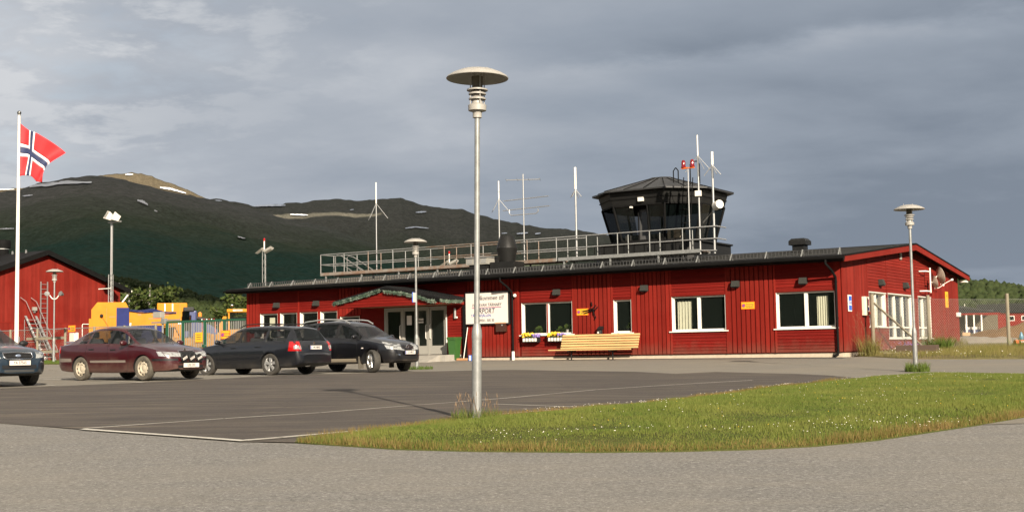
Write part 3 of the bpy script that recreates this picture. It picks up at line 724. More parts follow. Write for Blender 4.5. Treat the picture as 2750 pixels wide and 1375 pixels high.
for k, (mm, pts, w) in enumerate([
        (m1, [(-21.18, 7.29), (-20.46, 7.39), (-19.81, 7.5), (-18.66, 7.53)], .14), (m1, [(-21.46, 6.87), (-21.06, 6.92)], .06), (m1, [(-16.74, 6.79), (-16.49, 6.72), (-16.29, 6.59)], .13),
        (m1, [(-16.02, 6.35), (-15.88, 6.3)], .06), (m2, [(-15.77, 7.38), (-15.31, 7.32), (-14.66, 7.14)], .09), (m2, [(-17.25, 7.91), (-16.92, 7.93)], .07), (m1, [(-12.4, 5.21), (-12.02, 5.12)], .10),
        (m1, [(-22.34, 5.43), (-21.79, 5.46)], .06), (m3, [(-11.67, 6.60), (-10.96, 6.64), (-10.29, 6.64)], .09), (m3, [(-10.08, 6.23), (-9.28, 6.2)], .07), (m3, [(-4.87, 5.58), (-4.41, 5.63), (-3.81, 5.57)], .06),
        (m3, [(-4.39, 6.3), (-3.91, 6.33)], .07), (m3, [(-0.46, 5.29), (-0.2, 5.3)], .05), (m3, [(0.24, 5.26), (0.75, 5.3)], .08), (m3, [(1.08, 5.24), (1.33, 5.27)], .07), (m3, [(-13.41, 6.84), (-13.1, 6.82)], .05),
        (m3, [(-7.39, 6.43), (-7.21, 6.45)], .04), (m0, [(-22.5, 7.12), (-21.8, 7.15)], .05)]):
    mm.snow(pts, w, k)
# wooded hills that close the valley behind the photographer
HILLM = mountain_mat('valley_forest', (.030, .052, .030), (.045, .062, .030), (.06, .06, .04), 60, 110, 200)
rgv = random.Random(5)
class Ring(Mountain): pass
azs = list(np.linspace(60, 300, 60))
Ring('valley_hills', [(a, 5.2 + 1.6 * sin(a * .07) + rgv.uniform(-.4, .4)) for a in azs], 1500, 260, HILLM, 51, 1.2)

# sunlit wood beyond the airfield on the right: a mass of small crowns on a low hill
hr = [(9.5, 1.2), (12, 1.75), (15.37, 2.10), (19.11, 2.28), (20.77, 2.30), (21.51, 2.2), (22.24, 2.1), (24.4, 2.13), (28.5, 2.05), (40, 1.5)]
mh = Mountain('wooded_hill', hr, 720, 340, HILLM, 61, 1.15)
def leafmat(name, a, b, c):
    m, n, l, bs = node_mat(name)
    tcn = n.new('ShaderNodeTexCoord'); v = tcn.outputs['Object']
    p = tnoise(n, l, v, .35, 4, .6); q = tnoise(n, l, v, 3., 3, .6)
    cc = nmix(n, l, nmap(n, l, p, .4, .65), a, b); cc = nmix(n, l, nmap(n, l, q, .45, .7), cc, c)
    l.new(cc, bs.inputs['Base Color']); bs.inputs['Roughness'].default_value = .8; bs.inputs['Specular IOR Level'].default_value = .15
    return m
WOODM = leafmat('birch_wood', (.020, .034, .010), (.030, .043, .013), (.046, .053, .018))
mbw = MB(); rgw = random.Random(77)
ico = bmesh.new(); bmesh.ops.create_icosphere(ico, subdivisions=1, radius=1); ico.verts.index_update()
iv = [v.co.copy() for v in ico.verts]; iff = [[v.index for v in f.verts] for f in ico.faces]; ico.free()
def crowns(name, mount, n_, az0, az1, tpow, tmax, r0, r1, seed):
    rg = np.random.default_rng(seed); az = rg.uniform(az0, az1, n_); t = rg.random(n_) ** tpow * tmax
    x, y, z = mount.pos(az, t); r = rg.uniform(r0, r1, n_); hh = r * rg.uniform(.8, 1.3, n_)
    I = np.array([v[:] for v in iv]); k = len(I); F = np.array(iff)
    J = rg.uniform(.72, 1.24, (n_, k, 1)) * I[None] * np.stack([r, r, hh], -1)[:, None]
    V = np.stack([x, y, z + hh * .7], -1)[:, None] + J
    FF = (F[None] + (np.arange(n_) * k)[:, None, None]).reshape(-1, 3); nf = len(FF)
    me = bpy.data.meshes.new(name); me.vertices.add(n_ * k); me.loops.add(nf * 3); me.polygons.add(nf)
    me.vertices.foreach_set('co', V.ravel()); me.loops.foreach_set('vertex_index', FF.ravel()); me.polygons.foreach_set('loop_start', np.arange(0, nf * 3, 3)); me.update(calc_edges=True); me.materials.append(WOODM)
    return link(name, me)
tag(crowns('birch_wood', mh, 15000, 15.3, 25, .8, 1., .9, 2.3, 77), 'sunlit birch wood covering the low hill beyond the airfield on the right', 'wood', kind='stuff')

# cloud bank added out of view, shaped to keep the sun off the mountainsides
CLM, n, l, b = node_mat('cloud')
dfn = n.new('ShaderNodeBsdfDiffuse'); dfn.inputs[0].default_value = (.9, .9, .9, 1)
trn = n.new('ShaderNodeBsdfTranslucent'); trn.inputs[0].default_value = (.9, .9, .92, 1)
mxn = n.new('ShaderNodeMixShader'); mxn.inputs[0].default_value = .55
l.new(dfn.outputs[0], mxn.inputs[1]); l.new(trn.outputs[0], mxn.inputs[2]); l.new(mxn.outputs[0], n['Material Output'].inputs[0])
def cloud(name, cx0, cy0, rx, ry, zc, thick, seed, label, gaps=()):
    n1, n2 = 220, 100
    U = np.linspace(0, 2 * pi, n1, endpoint=False)
    top, bot = [], []
    mb = MB(); rings = []
    for j in range(n2):
        q = (j + 1) / n2
        edge = 1 + .05 * hnoise(np.cos(U) * 3 + 9, np.sin(U) * 3 + 9, seed, 1.) + .03 * hnoise(np.cos(U) * 8 + 29, np.sin(U) * 8 + 9, seed + 1, 1.)
        x = cx0 + rx * q * edge * np.cos(U); y = cy0 + ry * q * edge * np.sin(U)
        hgt = thick * (1 - q ** 3) * (.55 + .45 * hnoise(x, y, seed + 2, rx * .16) + .22 * hnoise(x, y, seed + 3, rx * .06))
        rings.append((x, y, zc + hgt, zc - .22 * hgt))
    for s_, idx in ((1, 2), (-1, 3)):
        base = len(mb.v); mb.v.append((cx0, cy0, float(rings[0][idx].mean())))
        for r_ in rings: mb.v += list(zip(r_[0].tolist(), r_[1].tolist(), r_[idx].tolist()))
        for i in range(n1): mb.f.append((base, base + 1 + i, base + 1 + (i + 1) % n1)[::s_])
        for j in range(n2 - 1):
            o_ = base + 1 + j * n1
            mb.f += [(o_ + i, o_ + n1 + i, o_ + n1 + (i + 1) % n1, o_ + (i + 1) % n1)[::s_] for i in range(n1)]
    # gaps in the bank, through which the sun reaches the slopes
    V_ = np.array(mb.v); kx, ky = to_sun.x / to_sun.z, to_sun.y / to_sun.z
    gx_, gy_ = V_[:, 0] - kx * (V_[:, 2] - zc), V_[:, 1] - ky * (V_[:, 2] - zc); bad = np.zeros(len(V_), bool)
    for hx, hy, ax_, ay_ in gaps: bad |= ((gx_ - hx) / ax_) ** 2 + ((gy_ - hy) / ay_) ** 2 < 1 + .35 * hnoise(gx_, gy_, seed + 5, 40.)
    mb.f = [f for f in mb.f if not any(bad[i] for i in f)]
    mb.m = [0] * len(mb.f)
    tag(mb.build(name, CLM, fixn=False, smooth=80), label, 'cloud', kind='stuff')
cloud('shade_cloud_bank', -150, 570, 2500, 1900, 900, 170, 71, 'unseen cloud bank added overhead to shade the mountainsides', ((-70, 1790, 130, 48), (640, 1150, 200, 130), (-200, 1830, 70, 30)))
# ================================================================ TERMINAL
T = thing('terminal_building', 'long low red timber airport terminal with black eaves and white windows', 'building', W(0, 0), -YAW)
SL = .104                                   # roof slope
EV = .74
RT = lambda y: 3.44 + SL * ((y + .6) if y <= 8.35 else (17.3 - y))     # roof top
WT = lambda y: RT(y) - .13                  # wall top under the soffit
VB = MB().box(0, .132, -.030, 0, 0, 1).mesh('board', RED)
VBW = MB().box(0, .20, -.030, 0, 0, 1).mesh('board', RED)
VBG = MB().box(0, .166, -.020, 0, 0, 1).mesh('board', REDG)
HP = MB().prism([(0, -.028, 0), (0, -.028, .012), (0, -.008, .112), (0, 0, .112), (0, 0, 0)], (1, 0, 0)).mesh('plank', REDH)
HPG = MB().prism([(0, -.028, 0), (0, -.028, .012), (0, -.008, .112), (0, 0, .112), (0, 0, 0)], (1, 0, 0)).mesh('plank', REDG)
def place(me, name, par, loc, sc, gable=False):
    o = link(name, me, par, loc, pi / 2 if gable else 0); o.scale = sc; return o
def vboards(a, b, z0, z1, y=0., gable=False):
    n = max(1, round((b - a) / .178)); p = (b - a) / n
    for i in range(n):
        u = a + i * p + .02
        top = z1 if not callable(z1) else z1(u + .08)
        place(VB if not gable else VBG, 'board', T, (0, u, z0) if gable else (u, y, z0), (1, 1, top - z0), gable)
def vboards_flush(a, b, z0, z1):
    n = round((b - a) / .17); p = (b - a) / n
    for i in range(n):
        u = a + i * p
        o = place(VBG, 'board', T, (0, u, z0), ((p - .003) / .166, 1 + .12 * (i % 2), z1(u + .08) - z0), True)
def hplanks(a, b, z0, z1, y=0., gable=False, par=None, me=None):
    n = max(1, round((z1 - z0) / .114)); p = (z1 - z0) / n
    for i in range(n):
        z = z0 + i * p
        place(me or (HPG if gable else HP), 'plank', par or T, (0, a, z) if gable else (a, y, z), (b - a, 1, p / .114), gable)
def walls_open(mb_, a, b, z0, z1, ops, q0, q1, gable=False, z1f=None):
    xs = sorted({a, b, *[o[0] for o in ops], *[o[1] for o in ops]})
    for x0, x1 in zip(xs, xs[1:]):
        hit = [o for o in ops if o[0] <= x0 + 1e-6 and o[1] >= x1 - 1e-6]
        zz = [(z0, z1)] if not hit else [(z0, hit[0][2]), (hit[0][3], z1)]
        for c, d in zz:
            if d - c < .01: continue
            if not gable: mb_.box(x0, x1, q0, q1, c, d)
            else: mb_.box(-q1, -q0, x0, x1, c, d)
SILL, HEAD = 1.0, 2.285
WIN = [(-27.32, -26.24, SILL, HEAD), (-26.08, -25.05, SILL, HEAD), (-24.87, -23.82, SILL, HEAD), (-23.66, -22.68, SILL, HEAD), (-13.03, -10.70, SILL, HEAD), (-8.86, -8.11, SILL, HEAD - .03), (-6.42, -4.28, SILL, HEAD), (-2.35, -.21, SILL, HEAD)]
NOTICE = (-22.5, -21.42, .9, 2.02)
core = MB()
walls_open(core, -28.2, -.0, .14, 3.38, WIN + [NOTICE, (-20.05, -16.74, .14, 2.30)], .0, .22)
core.build('wall', REDC, T)
GW = [(3.14, 5.20, 1.04, HEAD), (5.54, 8.94, .61, HEAD + .01), (9.82, 11.78, .61, HEAD + .01)]
g = MB(); walls_open(g, .22, 16.7, .14, 3.38, GW, .0, .22, True)
g.prism([(-.22, .0, 3.38), (-.22, 16.7, 3.38), (-.22, 8.35, WT(8.35))], (.22, 0, 0)); g.build('wall', REDC, T)
b_ = MB(); b_.box(-28.2, -.22, 16.48, 16.7, .1, 3.38); b_.box(-28.2, -27.98, .22, 16.48, .1, 3.38); b_.build('wall', REDC, T)
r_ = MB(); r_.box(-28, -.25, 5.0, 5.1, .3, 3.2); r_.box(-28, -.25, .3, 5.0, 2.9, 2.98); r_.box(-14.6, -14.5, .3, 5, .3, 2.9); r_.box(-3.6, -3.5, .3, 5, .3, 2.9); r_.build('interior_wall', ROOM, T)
fl = MB(); fl.box(-28, -.3, .25, 16.4, .2, .28); fl.build('interior_floor', mat('lino', (.2, .17, .13), .5), T)
MB().box(-28.17, -.02, .045, .2, -.25, .175).build('plinth', CONC, T)
MB().box(-.2, -.045, .05, 16.6, -.25, .175).build('plinth', CONC, T)
# cladding of the long front
zc0 = .165
def zc1(u): return 3.385
for a, b in ((-28.2, -27.42), (-22.58, -21.3), (-15.7, -13.2), (-10.62, -8.95), (-8.05, -6.50), (-4.22, -2.43)):
    if a == -22.58:
        vboards(a, b, NOTICE[3] + .04, 3.385); vboards(a, b, zc0, NOTICE[2] - .02)
    else: vboards(a, b, zc0, 3.385)
for a, b, ops in ((-27.36, -24.99, (0, 1)), (-24.93, -22.62, (2, 3)), (-13.06, -10.66, (4,)), (-8.90, -8.08, (5,)), (-6.46, -4.25, (6,)), (-2.39, -.20, (7,))):
    hplanks(a, b, zc0, SILL - .03); hplanks(a, b, HEAD + .05, 3.385)
    ed = [a] + [e for i in ops for e in WIN[i][:2]] + [b]
    for c, d in zip(ed[::2], ed[1::2]):
        if d - c > .05: place(VB, 'board', T, (c + .005, 0, SILL - .03), ((d - c - .01) / .128, 1, HEAD - SILL + .08))
for x in (-27.44, -24.99, -13.22, -10.68, -8.96, -8.09, -6.49, -4.26, -2.42, -.22): place(VB, 'corner_board', T, (x, -.002, zc0 - .005), (.07 / .128, 1.35, 3.385 - zc0))
place(VBW, 'corner_board', T, (-.15, -.003, zc0 - .01), (.75, 1.1, 3.36 - zc0)); place(VBW, 'corner_board', T, (.032, -.02, zc0 - .01), (.9, .7, 3.36 - zc0), True)
# gable end
vboards_flush(.15, 2.93, .17, lambda u: WT(u) + .02); vboards_flush(11.98, 16.7, .17, lambda u: WT(u) + .02)
for u in (2.93, 5.37, 9.52, 11.93): place(VBG, 'corner_board', T, (.004, u, .165), (.30, 1.6, WT(u) - .17), True)
def gplanks(a, b, z0):
    z = z0
    while z < WT((a + b) / 2) + .2:
        # stop each plank at the rake
        lo, hi = a, b
        if z + .1 > WT(a): lo = a + max(0, (z + .1 - WT(a)) / SL)
        if z + .1 > WT(b): hi = b - max(0, (z + .1 - WT(b)) / SL)
        if lo < hi - .1: place(HPG, 'plank', T, (0, lo, z), (hi - lo, 1, 1), True)
        z += .114
for a, b, w in ((2.98, 5.36, GW[0]), (5.42, 9.50, GW[1]), (9.57, 11.92, GW[2])):
    hplanks(a, b, .17, w[2] - .03, gable=True); gplanks(a, b, w[3] + .05)
    for c, d in ((a, w[0]), (w[1], b)):
        if d - c > .03: place(VBG, 'board', T, (0, c, w[2] - .03), ((d - c) / .166, 1, w[3] - w[2] + .08), True)
# windows
def window(x0, x1, z0, z1, mull=(), gable=False, curt=(), sill=True, transom=None, par=T, y=0., thin=False, dark_mull=False):
    w = link('window', None, par, (y, 0, 0) if gable else (0, y, 0), pi / 2 if gable else 0)
    t = .045 if thin or gable else .065
    mw = .036 if gable else .055
    f = MB(); f.box(x0, x0 + t, .075, .15, z0, z1); f.box(x1 - t, x1, .075, .15, z0, z1); f.box(x0 + t, x1 - t, .077, .15, z1 - t, z1); f.box(x0 + t, x1 - t, .077, .15, z0, z0 + t)
    f.build('frame', WHITE, w)
    MB().box(x0 - .004, x0 + .014, -.022, .074, z0, z1).build('reveal', WHITE, w); MB().box(x1 - .014, x1 + .004, -.022, .074, z0, z1).build('reveal', WHITE, w)
    MB().box(x0 + .014, x1 - .014, -.022, .074, z1 - .012, z1 + .004).build('head_lining', REDC if not gable else WHITE, w)
    for m_ in mull:
        MB().box(m_ - mw, m_ + mw, .045, .145, z0 + t, z1 - t).build('mullion', WHITE, w)
        if dark_mull: MB().box(m_ - .03, m_ + .02, .030, .044, z0 + t, z1 - t).build('mullion_strip', RED, w)
    if transom: MB().box(x0 + t, x1 - t, .06, .115, transom - .03, transom + .03).build('transom', WHITE, w)
    e = [x0 + t] + [q for m_ in mull for q in (m_ - mw, m_ + mw)] + [x1 - t]
    for c, d in zip(e[::2], e[1::2]): MB().box(c, d, .118, .124, z0 + t, z1 - t).build('pane', GLASS, w)
    if sill: MB().prism([(x0 - .10, -.085, z0 - .04), (x0 - .10, -.085, z0 - .005), (x0 - .10, .074, z0 + .02), (x0 - .10, .074, z0 - .04)], (x1 - x0 + .2, 0, 0)).build('sill', WHITE, w)
    MB().prism([(x0 - .03, -.05, z1 + .005), (x0 - .03, -.05, z1 + .03), (x0 - .03, .0, z1 + .05), (x0 - .03, .0, z1 + .005)], (x1 - x0 + .06, 0, 0)).build('head_flashing', RED if not gable else WHITE, w)
    for c0, c1 in curt:
        P = []; n = 14
        for i in range(n + 1): P.append([(c0 + (c1 - c0) * i / n, .24 + .025 * sin(i * 2.1), z0 + .03), (c0 + (c1 - c0) * i / n, .24 + .02 * sin(i * 2.1 + .3), z1 - .18)])
        MB().grid(P).build('curtain', CURT, w, smooth=60)
    return w
window(*WIN[0], curt=((-26.98, -26.62),)); window(*WIN[1]); window(*WIN[2]); window(*WIN[3])
window(*WIN[4], mull=(-11.86,), dark_mull=True); window(*WIN[5])
window(*WIN[6], mull=(-5.36,), curt=((-6.30, -5.72),)); window(*WIN[7], mull=(-1.28,), curt=((-.95, -.55),))
window(GW[0][0], GW[0][1], GW[0][2], GW[0][3], (4.17,), True, ((3.25, 3.75), (4.45, 4.95)))
window(GW[1][0], GW[1][1], GW[1][2], GW[1][3], (6.66, 7.80), True, ((5.75, 6.2), (6.95, 7.4), (8.1, 8.5)), transom=1.04)
window(GW[2][0], GW[2][1], GW[2][2], GW[2][3], (10.80,), True, ((9.95, 10.3), (11.1, 11.6)), transom=1.04)
nw = window(NOTICE[0], NOTICE[1], NOTICE[2], NOTICE[3], sill=False, thin=True)
for x in (-21.88, -21.62): MB().box(x, x + .2, .055, .062, 1.52, 1.86).build('notice', SIGNW, nw); MB().box(x + .03, x + .17, .050, .054, 1.62, 1.66).build('notice_print', INK, nw); MB().box(x + .03, x + .17, .050, .054, 1.74, 1.78).build('notice_print', INK, nw)
# roof
def roof_slab(y0, y1, name, matl):
    m_ = MB(); z0, z1 = RT(y0), RT(y1)
    m_.prism([(-28.8, y0, z0), (-28.8, y1, z1), (-28.8, y1, z1 - .12), (-28.8, y0, z0 - .12)], (29.22, 0, 0)); return m_.build(name, matl, T)
rf = roof_slab(-EV, 8.35, 'roof', ROOF); rb = roof_slab(8.354, 17.3, 'roof', ROOF)
for i in range(8):      # felt courses, lapped
    y0 = -.72 + i * 1.14; y1 = min(y0 + 1.13, 8.34)
    for xa, xb, mm in ((-28.78, -20.0, ROOFL), (-19.995, .40, ROOF)): MB().prism([(xa, y0, RT(y0) + .014), (xa, y1, RT(y1) + .004), (xa, y1, RT(y1) + .001), (xa, y0, RT(y0) + .001)], (xb - xa, 0, 0)).build('roof_felt', ROOFD if i in (0,) else mm, rf)
MB().prism([(-28.8, 8.1, RT(8.1) + .012), (-28.8, 8.35, RT(8.35) + .03), (-28.8, 8.6, RT(8.6) + .012)], (29.22, 0, 0)).build('ridge_cap', ROOFD, rf)
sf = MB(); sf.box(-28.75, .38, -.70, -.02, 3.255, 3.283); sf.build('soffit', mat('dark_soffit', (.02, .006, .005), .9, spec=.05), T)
MB().box(-28.8, .40, -.77, -.742, 3.245, 3.415).build('fascia', BLACK, T)
for y0, y1 in ((-EV, 8.35), (17.3, 8.35)):
    m_ = MB(); m_.prism([(.38, y0, RT(y0) - .03), (.38, y1, RT(y1) - .03), (.38, y1, RT(y1) - .26), (.38, y0, RT(y0) - .22)], (.045, 0, 0)); m_.build('barge_board', REDG, T)
    m_ = MB(); m_.prism([(.37, y0, RT(y0) + .02), (.37, y1, RT(y1) + .02), (.37, y1, RT(y1) - .028), (.37, y0, RT(y0) - .028)], (.08, 0, 0)); m_.build('barge_flashing', BLACK, T)
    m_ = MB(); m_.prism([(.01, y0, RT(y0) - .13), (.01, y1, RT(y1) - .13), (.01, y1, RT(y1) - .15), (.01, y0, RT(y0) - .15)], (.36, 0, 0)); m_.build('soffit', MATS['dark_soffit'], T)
m_ = MB(); m_.box(.05, .36, 16.75, 17.28, RT(17.3) - .30, RT(17.3) - .22); m_.build('eave_return', WHITE, T)
# gutter and downpipes
gt = MB(); prof = [(-.83 + .065 * cos(a), 3.355 - .065 * sin(a)) for a in np.linspace(0, pi, 9)]
P = [[(x, py, pz) for py, pz in prof] for x in (-28.85, .40)]
gt.grid(P); gt.build('gutter', BLACK, T, smooth=60)
MB().box(-28.8, .4, -.765, -.74, 3.345, 3.425).build('gutter_flashing', BLACK, T)
for x in (-13.42, -.14):
    m_ = MB(); m_.tube([(x - .10, -.82, 3.30), (x - .10, -.82, 3.16), (x - .02, -.45, 2.95), (x, -.12, 2.74), (x, -.09, 2.6), (x, -.09, .50), (x, -.09, .16)], .042, 10)
    for z in (2.55, 1.3): m_.cyl((x, -.09, z), (x, -.09, z + .04), .052, n=10)
    dpp = m_.build('downpipe', BLACK, T, smooth=50)
    if x < -5: MB().cyl((x, -.09, -.05), (x, -.09, .36), .062, n=12).build('white_pipe_foot', WHITE, dpp, smooth=50)
    else: MB().tube([(x, -.09, .2), (x - .02, -.12, .06), (x - .08, -.3, -.0)], .05, 8).build('pipe_shoe', BLACK, dpp, smooth=50)
# snow guard
yg = -.05
for x in np.arange(-27.9, .1, 1.33):
    z = RT(yg)
    m_ = MB(); m_.prism([(x - .018, yg - .20, z - .0), (x - .018, yg - .01, z + .25), (x - .018, yg + .02, z + .25), (x - .018, yg - .15, z + .0)], (.036, 0, 0)); m_.prism([(x - .018, yg + .0, z + .24), (x - .018, yg + .03, z + .24), (x - .018, yg + .10, z + .0), (x - .018, yg + .07, z + .0)], (.036, 0, 0)); m_.build('snow_guard_bracket', GALV, rf)
m_ = MB(); z = RT(yg)
for dz_ in (.045, .215): m_.tube([(-28.1, yg, z + dz_), (.05, yg, z + dz_)], .011, 5)
for x in np.arange(-28.1, .05, .135): m_.box(x, x + .045 if x < -11 else x + .018, yg - .006, yg + .006, z + .045, z + .215)
tag(m_.build('snow_guard_bars', mat('dull_steel', (.085, .085, .085), .6, metal=.3, var=.4, vscale=2), rf), kind='stuff')
# entrance wall with doors
hplanks(-16.70, -15.72, .2, 3.385); hplanks(-21.28, -20.08, .2, 3.385); hplanks(-20.06, -16.72, 2.34, 3.385)
st = MB(); st.box(-21.25, -16.0, -1.15, .04, -.2, .27); st.prism([(-21.2, -1.15, .265), (-21.2, -1.15, -.2), (-21.2, -2.0, -.2), (-21.2, -2.0, .0)], (4.9, 0, 0)); st.build('entrance_step', CONCG, T)
door_x = (-20.01, -19.05, -18.35, -17.68, -16.78)
DY = -1.40
dr = MB()
for x in door_x: dr.box(x - .045, x + .045, 1.40, 1.50, .28, 2.30)
dr.box(door_x[0], door_x[-1], 1.40, 1.50, 2.23, 2.30); dr.build('door_frame', GREYW, T, (0, DY, 0))
for i, (a, b) in enumerate(zip(door_x, door_x[1:])):
    isd = i in (0, 2, 3)
    d = link('door' if isd else 'side_light', None, T, (0, DY, 0))
    s_ = MB(); t = .075 if isd else .04
    a0, b0 = a + .05, b - .05
    s_.box(a0, a0 + t, 1.42, 1.48, .30, 2.22); s_.box(b0 - t, b0, 1.42, 1.48, .30, 2.22); s_.box(a0 + t, b0 - t, 1.42, 1.48, 2.14, 2.22); s_.box(a0 + t, b0 - t, 1.42, 1.48, .30, .66); s_.build('leaf_frame', GREYW, d)
    MB().box(a0 + t, b0 - t, 1.445, 1.455, .66, 2.14).build('pane', GLASS, d)
    if isd:
        hx = b0 - .06 if i != 3 else a0 + .06
        h_ = MB(); h_.tube([(hx, 1.40, .95), (hx, 1.34, .98), (hx, 1.34, 1.52), (hx, 1.40, 1.55)], .018, 8); h_.build('handle', WHITE, d, smooth=50)
lob = MB(); lob.box(-20.8, -15.8, 3.2, 3.3, .3, 2.6); lob.build('lobby_wall', mat('lobby_wall_paint', (.30, .31, .26), .8), T)
MB().box(-18.82, -18.56, 1.39, 1.395, 1.55, 1.95).build('door_notice', SIGNW, T, (0, DY, 0))
for z in (1.62, 1.74): MB().box(-18.2, -17.94, 1.39, 1.395, z, z + .07).build('door_notice', SIGNW, T, (0, DY, 0))
# porch canopy
mat('ceiling_boards', (.22, .145, .07), .7)
CY, CX0, CXM, CX1, CE, CA = -1.85, -21.15, -18.42, -15.8, 2.54, 3.05
def canopy_plane(xa, za, xb, zb, y0, y1, t, name, matl):
    return MB().prism([(xa, y0, za), (xb, y0, zb), (xb, y0, zb + t), (xa, y0, za + t)], (0, y1 - y0, 0)).build(name, matl, T)
cr1 = canopy_plane(CX0 - .12, CE - .03, CXM, CA, CY - .1, .02, .07, 'canopy_roof', ROOFD); cr2 = canopy_plane(CXM + .003, CA, CX1 + .12, CE - .03, CY - .1, .02, .07, 'canopy_roof', ROOFD)
for i in range(9):
    for cr, xa, xb, za, zb in ((cr1, CX0 - .1, CXM, CE - .03, CA), (cr2, CXM, CX1 + .1, CA, CE - .03)):
        y = CY - .05 + i * .23; MB().prism([(xa, y, za + .07), (xb, y, zb + .07), (xb, y, zb + .095), (xa, y, za + .095)], (0, .03, 0)).build('roof_rib', DARK, cr)
for xa, za, xb, zb in ((CX0 - .1, CE - .05, CXM, CA - .02), (CXM + .002, CA - .02, CX1 + .1, CE - .05)):
    MB().prism([(xa, CY - .08, za - .09), (xb, CY - .08, zb - .09), (xb, CY - .08, zb + .02), (xa, CY - .08, za + .02)], (0, .03, 0)).build('canopy_fascia', BLACK, T)
# front of the canopy: lapped planks cut to the gable
z = CE - .24
while z < CA - .12:
    cut = max(0, (z + .10 - (CE - .10)) / (CA - CE) * (CXM - CX0))
    a, b = CX0 + .02 + cut, CX1 - .02 - cut
    if b - a > .2: place(HP, 'canopy_plank', T, (a, CY, z), (b - a, 1, 1))
    z += .114
MB().prism([(CX0 + .05, CY + .002, CE - .25), (CX1 - .05, CY + .002, CE - .25), (CX1 - .05, CY + .002, CE - .10), (CXM, CY + .002, CA - .1), (CX0 + .05, CY + .002, CE - .10)], (0, .05, 0)).build('canopy_gable', REDC, T)
for x in (CX0 + .06, CX1 - .06): MB().box(x - .05, x + .05, CY + .06, -.03, CE - .22, CE - .08).build('canopy_beam', RED, T)
MB().box(CX0 + .1, CX1 - .1, CY + .06, -.03, CE - .20, CE - .17).build('canopy_ceiling', MATS['ceiling_boards'], T)
MB().box(CX1 - .02, CX1 + .10, -.16, -.03, 0, CE - .25).build('canopy_post', BLACK, T)

# garlands on the porch
LEAFG = leafmat('spruce_garland', (.030, .065, .046), (.075, .115, .080), (.26, .30, .24))
def garland(pts, label, seed):
    rg = random.Random(seed); m_ = MB(); P = [Vector(p) for p in pts]
    seg = [(b - a).length for a, b in zip(P, P[1:])]; tot = sum(seg)
    for i in range(int(tot * 480)):
        s_ = rg.random() * tot; k = 0
        while s_ > seg[k] and k < len(seg) - 1: s_ -= seg[k]; k += 1
        c = P[k].lerp(P[k + 1], s_ / seg[k])
        d = Vector((rg.gauss(0, 1), rg.gauss(0, 1) - .3, rg.gauss(0, 1))).normalized(); e = d.orthogonal().normalized() * .016; q = c + d * rg.uniform(.0, .04); tip = q + d * rg.uniform(.03, .10)
        m_.add([q - e, q + e, tip], [(0, 1, 2)])
    g_ = link('garland', None, None, W(0, 0), -YAW); tag(g_, label, 'garland', 'spruce garlands on the porch')
    m_.build('foliage', LEAFG, g_, fixn=False); MB().tube(pts, .02, 5).build('stem', mat('twig_brown', (.06, .05, .03), .9), g_)
garland([(CX0 - .08, CY - .14, CE - .07), (-19.8, CY - .14, 2.72), (CXM - .25, CY - .14, CA - .10)], 'spruce garland along the left slope of the porch gable', 1)
garland([(CXM - .05, CY - .14, CA - .16), (-17.5, CY - .14, 2.78), (-16.7, CY - .14, 2.62), (-16.2, CY - .14, 2.44), (-15.85, CY - .14, 2.40)], 'spruce garland along the right slope of the porch gable', 2)
garland([(CX1 + .08, CY - .05, 2.45), (CX1 + .09, -1.2, 2.42), (CX1 + .09, -.35, 2.44)], 'short spruce garland along the right eave of the porch', 3)

# ---- things fixed to the walls
def wall_thing(name, label, cat, x, h, y=0., gable=False, group=None):
    return thing(name, label, cat, W(0 if gable else x, x if gable else 0, 0) if False else (W(y, x, h) if gable else W(x, y, h)), -YAW + (pi / 2 if gable else 0), group)
LAMPG = mat('lamp_grey', (.036, .037, .033), .7, spec=.15)
def wall_lamp(x, h, label, gable=False):
    t = wall_thing('wall_lamp', label, 'wall lamp', x, h, -.026 if not gable else .026, gable, 'box lamps on the terminal walls')
    MB().prism([(-.13, 0, .11), (-.13, -.14, .11), (-.13, -.21, -.10), (-.13, 0, -.11)], (.26, 0, 0)).build('housing', LAMPG, t)
    MB().box(-.11, .11, -.17, -.03, -.135, -.108).build('lens', BLACKP, t)
for x, lb in ((-11.34, 'grey box lamp above the window with flower boxes'), (-7.5, 'grey box lamp on boards right of the narrow window'), (-3.83, 'grey box lamp above the right-hand orange parking sign'), (-1.3, 'grey box lamp above the window nearest the gable corner'), (-26.23, 'grey box lamp above the leftmost terminal window'), (-23.84, 'grey box lamp left of the porch gable')):
    wall_lamp(x, 2.65, lb)
wall_lamp(4.48, 2.70, 'grey box lamp on the gable above the first gable window', True); wall_lamp(7.78, 2.70, 'grey box lamp on the gable above the middle gable window', True)
def sign_plate(t, w, h, face, border=None, bw=.02, d=.02):
    MB().box(-w / 2, w / 2, -d, 0, -h / 2, h / 2).build('plate', border or face, t)
    if border: MB().box(-w / 2 + bw, w / 2 - bw, -d - .004, -d - .001, -h / 2 + bw, h / 2 - bw).build('face', face, t)
def roundel(t, x, y, z, r):
    MB().cyl((x, y, z), (x, y - .004, z), r, n=20).build('roundel', INKR, t); MB().cyl((x, y - .004, z), (x, y - .006, z), r * .72, n=20).build('roundel_centre', INKB, t)
    m_ = MB(); m_.prism([(x - r * .62, y - .008, z + r * .42), (x - r * .42, y - .008, z + r * .62), (x + r * .62, y - .008, z - r * .42), (x + r * .42, y - .008, z - r * .62)], (0, .003, 0)); m_.build('roundel_bar', INKR, t)
